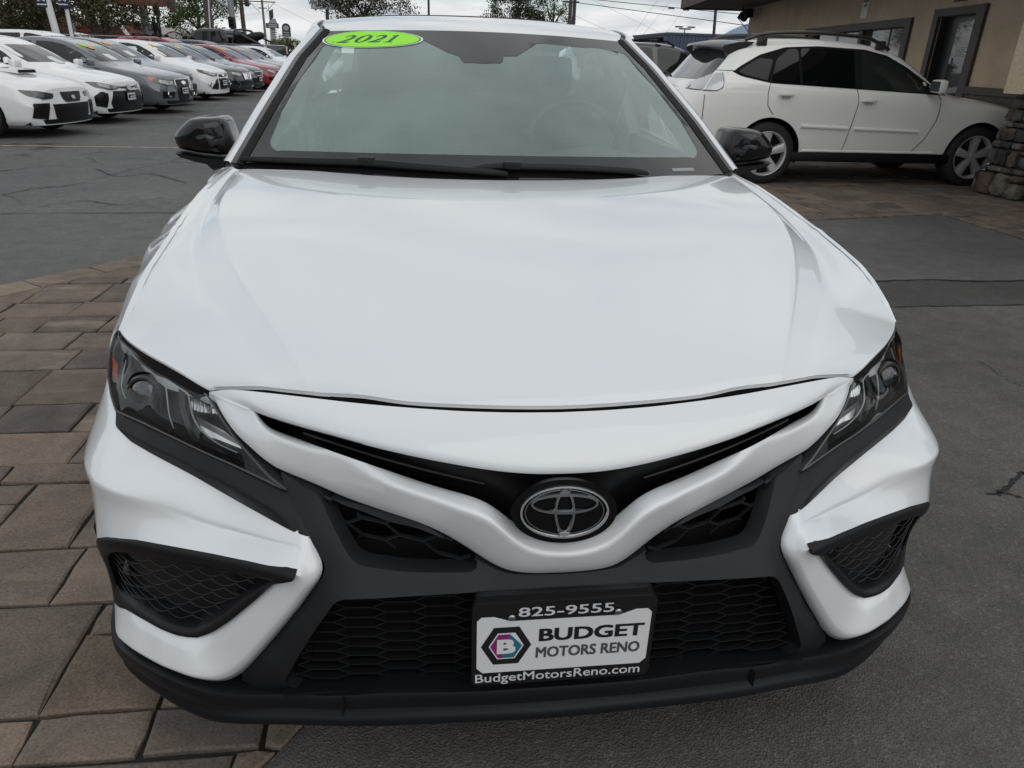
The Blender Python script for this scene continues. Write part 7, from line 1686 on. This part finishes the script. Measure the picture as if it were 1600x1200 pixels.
# ---- red barn and other far buildings
REDW = mat('red siding', (.125, .028, .022), .8, noise=(2, .2)); SHING = mat('roof shingles', (.09, .085, .08), .9, noise=(3, .3)); PINK = mat('pink brick', (.27, .135, .105), .85, noise=(3, .15)); WHT_ = mat('white wood', (.6, .6, .58), .7)
def block(name, label, px0, px1, py_top, Y, depth, m, roof=None, cat='building', eave=.2):
    x0, x1 = gp(px0, Y)[0], gp(px1, Y)[0]; h = zt(py_top, (px0 + px1) / 2, Y); B = tag(empty(name, ((x0 + x1) / 2, Y, 0)), label, cat)
    w_ = x1 - x0; box('wall', (0, depth / 2, h / 2), (w_, depth, h), m, B)
    box('roof', (0, depth / 2, h + .10), (w_ + eave, depth + eave, .18), roof or SHING, B); return B, w_, h
B, w_, h = block('red_barn', 'dark red barn shaped building with sloping white edged gable beyond the lot', 66, 196, 34, 60, 8, REDW)
zz = zt(70, 215, 60); xr = gp(215, 60)[0] - B.location.x
v = [(w_ / 2, -.02, h), (xr, -.02, zz), (xr, -.02, 0), (w_ / 2, -.02, 0)]; v += [(a, 8., c) for a, b, c in v]
mesh('wall', v, [(3, 2, 1, 0), (4, 5, 6, 7), (0, 1, 5, 4), (1, 2, 6, 5), (2, 3, 7, 6)], REDW, B, False)
for y_ in (-.06,): bm = bmesh.new(); bm_tube(bm, (w_ / 2 - .2, y_, h + .25), (xr + .05, y_, zz - .1), .14, .14, 6); frombm('gable_trim', bm, WHT_, B)
for k in range(11): box('siding_shadow_line', (.0, -.03, h * (k + .5) / 11), (w_ - .02, .05, .03), mat('red siding shadow line', (.10, .018, .014), .8), B)  # thin darker strips paint the shadow line at each siding board
for k in range(16): box('railing_slat', (-w_ / 2 + 2.4 + .24 * k, -2.0, zt(28, 130, 58)), (.07, .05, .95), mat('grey slat', (.25, .25, .24), .7), B)
box('railing_beam', (-w_ / 2 + 4.2, -2.0, zt(36, 130, 58)), (4.4, .08, .12), mat('grey slat'), B)
for xx in (-w_ / 2 + 3.4, -w_ / 2 + 5.6): box('railing_post', (xx, -2.0, zt(36, 130, 58) / 2), (.12, .12, zt(36, 130, 58)), mat('grey slat'), B)
B, w_, h = block('pink_store', 'low pink brick store with a pale arched sign on its roof line', 213, 322, 57, 84, 9, PINK, mat('pale coping', (.42, .40, .37), .8))
px_ = gp(278, 84)[0] - B.location.x
a = [(px_ + 1.1 * math.cos(t), 1.05 * math.sin(t)) for t in np.linspace(0, PI, 16)]; flat('arched_sign', a, frame_M((0, -.15, zt(69, 278, 84)), (1, 0, 0), (0, 0, 1)), .10, mat('pale sign', (.42, .38, .36), .7), B); 
tube('sign_arch', [(px_ + 1.18 * math.cos(t), -.2, zt(69, 278, 84) + 1.12 * math.sin(t)) for t in np.linspace(0, PI, 16)], .06, mat('dark pipe', (.05, .045, .045), .5), B, 6)
box('roof_unit', (gp(265, 84)[0] - B.location.x, 3, h + .5), (2.2, 2, .7), mat('roof unit', (.42, .41, .38), .7), B)
B, w_, h = block('white_house', 'pale house wall glimpsed between the tree trunks at far left', -10, 45, 45, 64, 6, mat('pale siding', (.30, .29, .27), .8))
for k in range(3): box('window', (-w_ / 2 + .9 + k * 1.4, -.02, h * .6), (.7, .06, .8), GLS, B)
B, w_, h = block('timber_tower', 'tall brown timber sign tower behind the white posts', 91, 113, 12, 50, 1.0, mat('brown timber', (.12, .065, .03), .8, noise=(6, .35)))
for k in range(3): box('timber_board', (-w_ / 2 + w_ * (k + .5) / 3, -.02, h / 2), (w_ / 3 - .03, .05, h), mat('brown timber'), B)
B, w_, h = block('blue_store', 'low blue grey metal store behind the suvs at the right', 1040, 1215, 57, 72, 12, mat('blue metal wall', (.045, .065, .105), .6, noise=(2, .1)), mat('blue metal wall'))
for k in range(30): box('wall_rib', (-w_ / 2 + w_ * (k + .5) / 30, -.03, h / 2), (.06, .05, h - .02), mat('blue rib', (.06, .085, .13), .6), B)
# ---- mountain, far ridge
RID = mat('hazy mountain', (.19, .25, .34), .95, noise=(.004, .12))  # distance haze is put into this blue-grey colour
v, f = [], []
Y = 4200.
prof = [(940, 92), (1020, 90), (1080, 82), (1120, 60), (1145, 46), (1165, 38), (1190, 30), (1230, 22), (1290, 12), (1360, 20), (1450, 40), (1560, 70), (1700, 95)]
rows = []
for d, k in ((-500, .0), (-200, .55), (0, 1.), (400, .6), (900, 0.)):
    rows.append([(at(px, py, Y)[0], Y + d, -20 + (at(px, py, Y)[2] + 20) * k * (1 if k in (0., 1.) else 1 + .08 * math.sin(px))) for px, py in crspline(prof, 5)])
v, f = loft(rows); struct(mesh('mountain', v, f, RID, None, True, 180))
# ---- poles, signals, signs
POLE = mat('weathered wood pole', (.075, .062, .050), .9, noise=(3, .3)); STEEL = mat('galvanised steel', (.24, .25, .26), .5, metal=.4); DKST = mat('dark steel', (.025, .026, .028), .5); WPOST = mat('white painted post', (.62, .63, .64), .5)
def pole(name, label, px, Y, py_top, r, m, cat='pole', group=None, px_top=None, bits=()):
    x, y = gp(px, Y); h = zt(py_top, px, Y); P = tag(empty(name, (x, y, 0)), label, cat, group)
    xt = (at(px_top, py_top, Y)[0] - x) if px_top is not None else 0
    bm = bmesh.new(); bm_tube(bm, (0, 0, -.02), (xt, 0, h), r, r * .8, 10); frombm('post', bm, m, P, True, 50); return P, h, x
PG_ = 'wooden utility poles'
P, h, x = pole('utility_pole', 'dark wooden utility pole with a short cross arm above the black pickup', 386, 70, -40, .20, POLE, group=PG_)
for dz, wd in ((zt(6, 386, 70), 1.6), (zt(2, 386, 70), 1.0)): box('cross_arm', (0, -.15, dz), (wd, .12, .14), POLE, P)
for sx in (-.5, .5): box('transformer', (sx, -.1, zt(4, 386, 70)), (.35, .35, .6), DKST, P, .08)
P, h, x = pole('utility_pole', 'slim pale utility pole with wide cross arm and braces', 418, 105, -20, .16, mat('pale wood pole', (.16, .145, .125), .9), group=PG_)
box('cross_arm', (0, -.1, zt(3, 418, 105)), (2.4 * 1.4, .12, .12), POLE, P); box('cross_arm', (0, -.1, zt(13, 418, 105)), (1.1, .10, .10), POLE, P)
for sx in (-1, 1): tube('brace', [(sx * 1.5, -.1, zt(4, 418, 105)), (sx * .35, -.1, zt(20, 418, 105))], .03, POLE, P, 5)
P, h, x = pole('utility_pole', 'thick dark wooden pole in front of the green conical tree', 334, 60, -60, .30, POLE, group=PG_)
P, h, x = pole('flag_pole', 'thin white pole leaning beside the thick wooden pole', 330, 58, -60, .05, WPOST, px_top=322)
P, h, x = pole('utility_pole', 'left one of the two dark poles over the right end of the sedan roof', 887, 58, -40, .16, POLE, group=PG_)
box('cross_arm', (0, -.12, zt(3, 887, 58)), (1.2, .1, .12), POLE, P)
P, h, x = pole('utility_pole', 'right one of the two dark poles over the right end of the sedan roof', 893, 50, -60, .13, DKST, group=PG_)
P, h, x = pole('light_pole', 'thin dark pole over the middle of the sedan roof', 671, 55, -60, .09, DKST)
P, h, x = pole('light_pole', 'dark pole in front of the blue store under the building eave', 1115, 40, -30, .09, DKST, px_top=1122)
P, h, x = pole('lot_lamp', 'distant lamp post with twin flat heads behind the dark suv', 1065, 90, 44, .09, STEEL, 'lamp')
for sx in (-.75, .75): box('lamp_head', (sx, 0, zt(42, 1065, 90)), (.8, .5, .14), DKST, P)
box('lamp_bracket', (0, 0, zt(45, 1065, 90)), (1.4, .15, .15), DKST, P)
# traffic signal mast with arm
P, h, x = pole('traffic_mast', 'grey traffic mast with a sloping arm right of the green tree', 370, 56, -40, .22, STEEL, 'traffic light')
q0, q1 = at(366, 17, 56), at(332, -3, 56); bm = bmesh.new(); bm_tube(bm, (q0[0] - x, 0, q0[2]), (q1[0] - x, 0, q1[2]), .12, .09, 8); frombm('mast_arm', bm, STEEL, P)
a = at(366, 27, 56); b = at(366, 44, 56); sgn = box('signal_head', (a[0] - x - .12, -.25, (a[2] + b[2]) / 2), (.45, .35, a[2] - b[2]), DKST, P, .03)
for k in range(3):
    hh = b[2] + (a[2] - b[2]) * (k + .5) / 3; bm = bmesh.new(); bm_tube(bm, (a[0] - x - .12, -.40, hh), (a[0] - x - .12, -.60, hh), .15, .15, 12, False); frombm('visor', bm, BLACK, sgn)
# signal cluster pole (seen from behind) with a long brown sign arm
P, h, x = pole('signal_pole', 'grey steel pole carrying black traffic signal backs beside the red barn', 236, 50, -60, .27, STEEL, 'traffic light')
def rbox(name, p0, p1, d, m, par, y0=-.3):
    a, b = at(*p0, 50), at(*p1, 50); return box(name, ((a[0] + b[0]) / 2 - x, y0, (a[2] + b[2]) / 2), (abs(b[0] - a[0]), d, abs(a[2] - b[2])), m, par, .03)
for k, (p0, p1) in enumerate((((206, -12), (217, 22)), ((238, -14), (252.5, 25.5)), ((211, 34), (221, 46)), ((240, 35), (252, 47)))):
    rbox('signal_head', p0, p1, .35, mat('signal black', (.012, .013, .014), .45), P)
for p0, p1 in (((206, 21), (252, 22.5)), ((212, 33), (244, 34.2)), ((214, 46), (250, 47.2))): rbox('bracket', p0, p1, .08, DKST, P, -.1)
for pp in (243, 250): rbox('cable', (pp, 26), (pp + .7, 64), .05, DKST, P, -.15)
BS = tag(empty('brown_sign_beam', (gp(200, 47)[0], 47, 0)), 'long brown sign beam reaching across behind the signal heads', 'sign')
x = BS.location.x
a, b = at(138, 3, 47), at(268, 9, 47); cx_, cz2 = (a[0] + b[0]) / 2 - x, (a[2] + b[2]) / 2
bb = box('beam', (cx_, 0, cz2 + .25), (b[0] - a[0], .35, .62), mat('brown sign', (.13, .045, .03), .7, noise=(2, .25)), BS, .02, Matrix.Rotation(math.atan2(a[2] - b[2], b[0] - a[0]), 3, 'Y')); box('beam_end', (b[0] - x + .05, 0, b[2] + .1), (.28, .45, .8), mat('dark bracket', (.05, .03, .028), .6), BS, .04)
tube('support_post', [(a[0] - x + .6, .2, 0), (a[0] - x + .6, .2, a[2])], .22, BARK, BS, 8)
# white posts with two dark blue banners
BN_ = tag(empty('banner_sign', (gp(78, 40)[0], 40, 0)), 'two white posts holding dark blue banner boards with white lettering', 'sign'); x = BN_.location.x
for (pt, pb, r) in (((68, -20), (92, 66), .16), ((104, 14), (114, 64), .085)):
    a, b = at(*pt, 40), at(*pb, 40); bm = bmesh.new(); bm_tube(bm, (a[0] - x, 0, a[2]), (b[0] - x + (b[0] - a[0]) * (b[2] / max(.1, a[2] - b[2])), 0, -.02), r, r, 10); frombm('post', bm, WPOST, BN_)
NAVY = mat('banner navy', (.012, .017, .045), .5)
for (p0, p1) in (((52, -30), (77, 12)), ((86, -28), (109.5, 14))):
    a, b = at(*p0, 40), at(*p1, 40); ob = box('banner_board', ((a[0] + b[0]) / 2 - x, -.12, (a[2] + b[2]) / 2), (b[0] - a[0], .08, a[2] - b[2]), NAVY, BN_, .01)
    zl = at(p1[0], 7.5, 40)[2]; box('white_stripe', ((a[0] + b[0]) / 2 - x, -.165, zl), (b[0] - a[0] - .02, .01, .05), WHT_, ob)
    for k in range(7): box('white_lettering', (a[0] - x + (b[0] - a[0]) * (.2 + .1 * k), -.165, at(p1[0], 1.0 - 2.2 * math.sin(PI * k / 6), 40)[2] + .1), (.05, .01, .30), WHT_, ob)
# billboard, pylon sign, arched board
SG = tag(empty('billboard', (gp(511, 62)[0], 62, 0)), 'white roadside board on a dark post left of the sedan roof', 'sign'); x = SG.location.x
a, b = at(484, -16, 62), at(530, 15.5, 62); box('board', ((a[0] + b[0]) / 2 - x, 0, (a[2] + b[2]) / 2), (b[0] - a[0], .3, a[2] - b[2]), mat('pale board', (.40, .42, .45), .6), SG, .02); q = at(511, 20, 62); tube('post', [(q[0] - x, .1, 0), (q[0] - x, .1, b[2])], .13, DKST, SG, 8)
c0 = at(505, 4.6, 62); text('lettering', 'We Buy, Sell', .42, INKGRY, SG, Matrix(((1, 0, 0, c0[0] - x), (0, 0, -1, -.16), (0, 1, 0, c0[2]), (0, 0, 0, 1))), .01, 1.0, .004); box('print_line', (at(509, 9, 62)[0] - x, -.16, at(509, 9, 62)[2]), (1.2, .01, .07), INKGRY, SG)
SG = tag(empty('pylon_sign', (gp(426, 88)[0], 88, 0)), 'grey store pylon sign with pitched top and dark name band behind the pickup', 'sign'); x = SG.location.x
for p0, p1, m_, y0 in (((422, 44), (434, 92), mat('pylon grey', (.34, .35, .36), .6), 0), ((416, 36), (436, 44.5), mat('pylon band', (.06, .062, .065), .6), -.2)):
    a, b = at(*p0, 88), at(*p1, 88); box('panel', ((a[0] + b[0]) / 2 - x, y0, (a[2] + b[2]) / 2), (b[0] - a[0], .4, a[2] - b[2]), m_, SG, .02)
a = at(420, 36, 88); b = at(433, 36, 88); t_ = at(426.5, 29, 88); flat('pitched_top', [(a[0] - x, 0), (b[0] - x, 0), (t_[0] - x + .25, t_[2] - a[2]), (t_[0] - x - .25, t_[2] - a[2])], frame_M((0, .1, a[2]), (1, 0, 0), (0, 0, 1)), .3, mat('pylon top', (.27, .29, .28), .6), SG)
for k in range(6): q = at(428, 47 + 3.6 * k, 88); box('name_line', (q[0] - x, -.21, q[2]), (.7, .02, .09), mat('pylon print', (.14, .14, .15), .6), SG)
for k in range(2): q = at(427, 39 + 3 * k, 88); box('name_line', (q[0] - x, -.41, q[2]), (.9, .02, .12), mat('pylon pale print', (.35, .35, .35), .6), SG)
FLG = tag(empty('small_flag', at(421, 27, 80)), 'small dark flag hanging beside the pale utility pole', 'flag'); v = [(0, 0, -.3), (.38, .05, .0), (.40, 0, .75), (.02, 0, .55)]; v += [(a, b + .02, c) for a, b, c in v]; mesh('cloth', v, [(0, 1, 2, 3), (7, 6, 5, 4), (0, 4, 5, 1), (1, 5, 6, 2), (2, 6, 7, 3), (3, 7, 4, 0)], mat('dark cloth', (.05, .05, .055), .8), FLG)
tube('staff', [(0, 0, -2.4), (0, 0, 1.1)], .03, STEEL, FLG, 5)
SG = tag(empty('arched_board', (gp(448.5, 72)[0], 72, 0)), 'dark round topped board sign on a thin post right of the pickup', 'sign'); x = SG.location.x
a, b = at(442, 57, 72), at(455, 57, 72); w_ = (b[0] - a[0]) / 2; cx_ = (a[0] + b[0]) / 2 - x; zc = at(448, 43.5, 72)[2]; zb = a[2]
arc = lambda k, dz: [(cx_ - w_ * k, zb - zc + dz), (cx_ + w_ * k, zb - zc + dz)] + [(cx_ + w_ * k * math.cos(t), w_ * k * math.sin(t)) for t in np.linspace(0, PI, 14)]
o = flat('board', arc(1, 0), frame_M((0, 0, zc), (1, 0, 0), (0, 0, 1)), .15, mat('charcoal board', (.03, .034, .036), .6), SG); flat('emblem_patch', ell(w_ * .66, w_ * .60, 16, cx_, -.02), frame_M((0, -.155, zc), (1, 0, 0), (0, 0, 1)), .01, mat('pylon grey'), o)
for k in range(3): box('name_line', (cx_, -.16, zc - .38 - .2 * k), (w_ * 1.4, .02, .09), mat('pylon pale print'), o)
tube('post', [(cx_, .05, 0), (cx_, .05, zb)], .06, DKST, SG, 6)
# ---- overhead wires
def wire(label, pts, r=.012, sag=0.):
    A = [np.array(at(px, py, Y)) for px, py, Y in pts]; P = []
    for i in range(len(A) - 1):
        for t in np.linspace(0, 1, 12)[:-1]: P.append(A[i] * (1 - t) + A[i + 1] * t - np.array([0, 0, sag * 4 * t * (1 - t)]))
    P.append(A[-1]); o = tube('overhead_wire', P, r, mat('wire', (.02, .02, .022), .6), None, 4); tag(o, label, 'wire', 'overhead wires'); return o
wire('lowest wire running from the twin poles down to the building corner', [(893, 3, 50), (1190, 43, 46)], .020)
w_ = wire('upper wire with two dark splice blocks crossing under the eave', [(925, -1, 54), (1175, 24, 50)], .020)
for px, py in ((1049, 14.5), (1072, 17)):
    q = at(px, py - 1.6, 52); b_ = box('splice', q, (.42, .12, .09), DKST, w_, .02)
for i, (a, b, l) in enumerate((((922, -2, 60), (1040, 56, 80), 'thin wire slanting down to the dark suv roof'), ((893, 22, 60), (950, 48, 70), 'short thin wire sloping right from the twin poles'), ((1030, -4, 70), (985, 60, 70), 'first thin wire slanting left above the dark suv'), ((1052, -4, 72), (1000, 60, 72), 'second thin wire slanting left above the dark suv'), ((1080, 2, 74), (1035, 58, 74), 'third thin wire slanting left above the dark suv'))):
    wire(l, [a, b], .008)
for a, b, l in (((253, 26, 52), (300, 46, 66), 'black cable falling right from the signal pole'), ((250, 5, 55), (300, 40, 66), 'thin cable falling right above the small round tree'), ((160, 12, 55), (210, 16, 52), 'wire from the barn trees to the signal pole'), ((386, 5, 70), (418, 5, 105), 'wire between the two utility poles above the pickup'), ((420, 2, 105), (520, 50, 120), 'faint wire running right from the pale utility pole')): wire(l, [a, b], .012, .1)
# chain link rail behind the first cars
FN = tag(empty('lot_fence', (gp(40, 44)[0], 44, 0)), 'low pale pipe rail fence at the far left behind the row', 'fence')
for k in range(10): tube('fence_post', [(-6 + 1.6 * k, 0, 0), (-6 + 1.6 * k, 0, 1.75)], .04, STEEL, FN, 6)
tube('top_rail', [(-6, 0, 1.74), (8.4, 0, 1.74)], .035, STEEL, FN, 6)
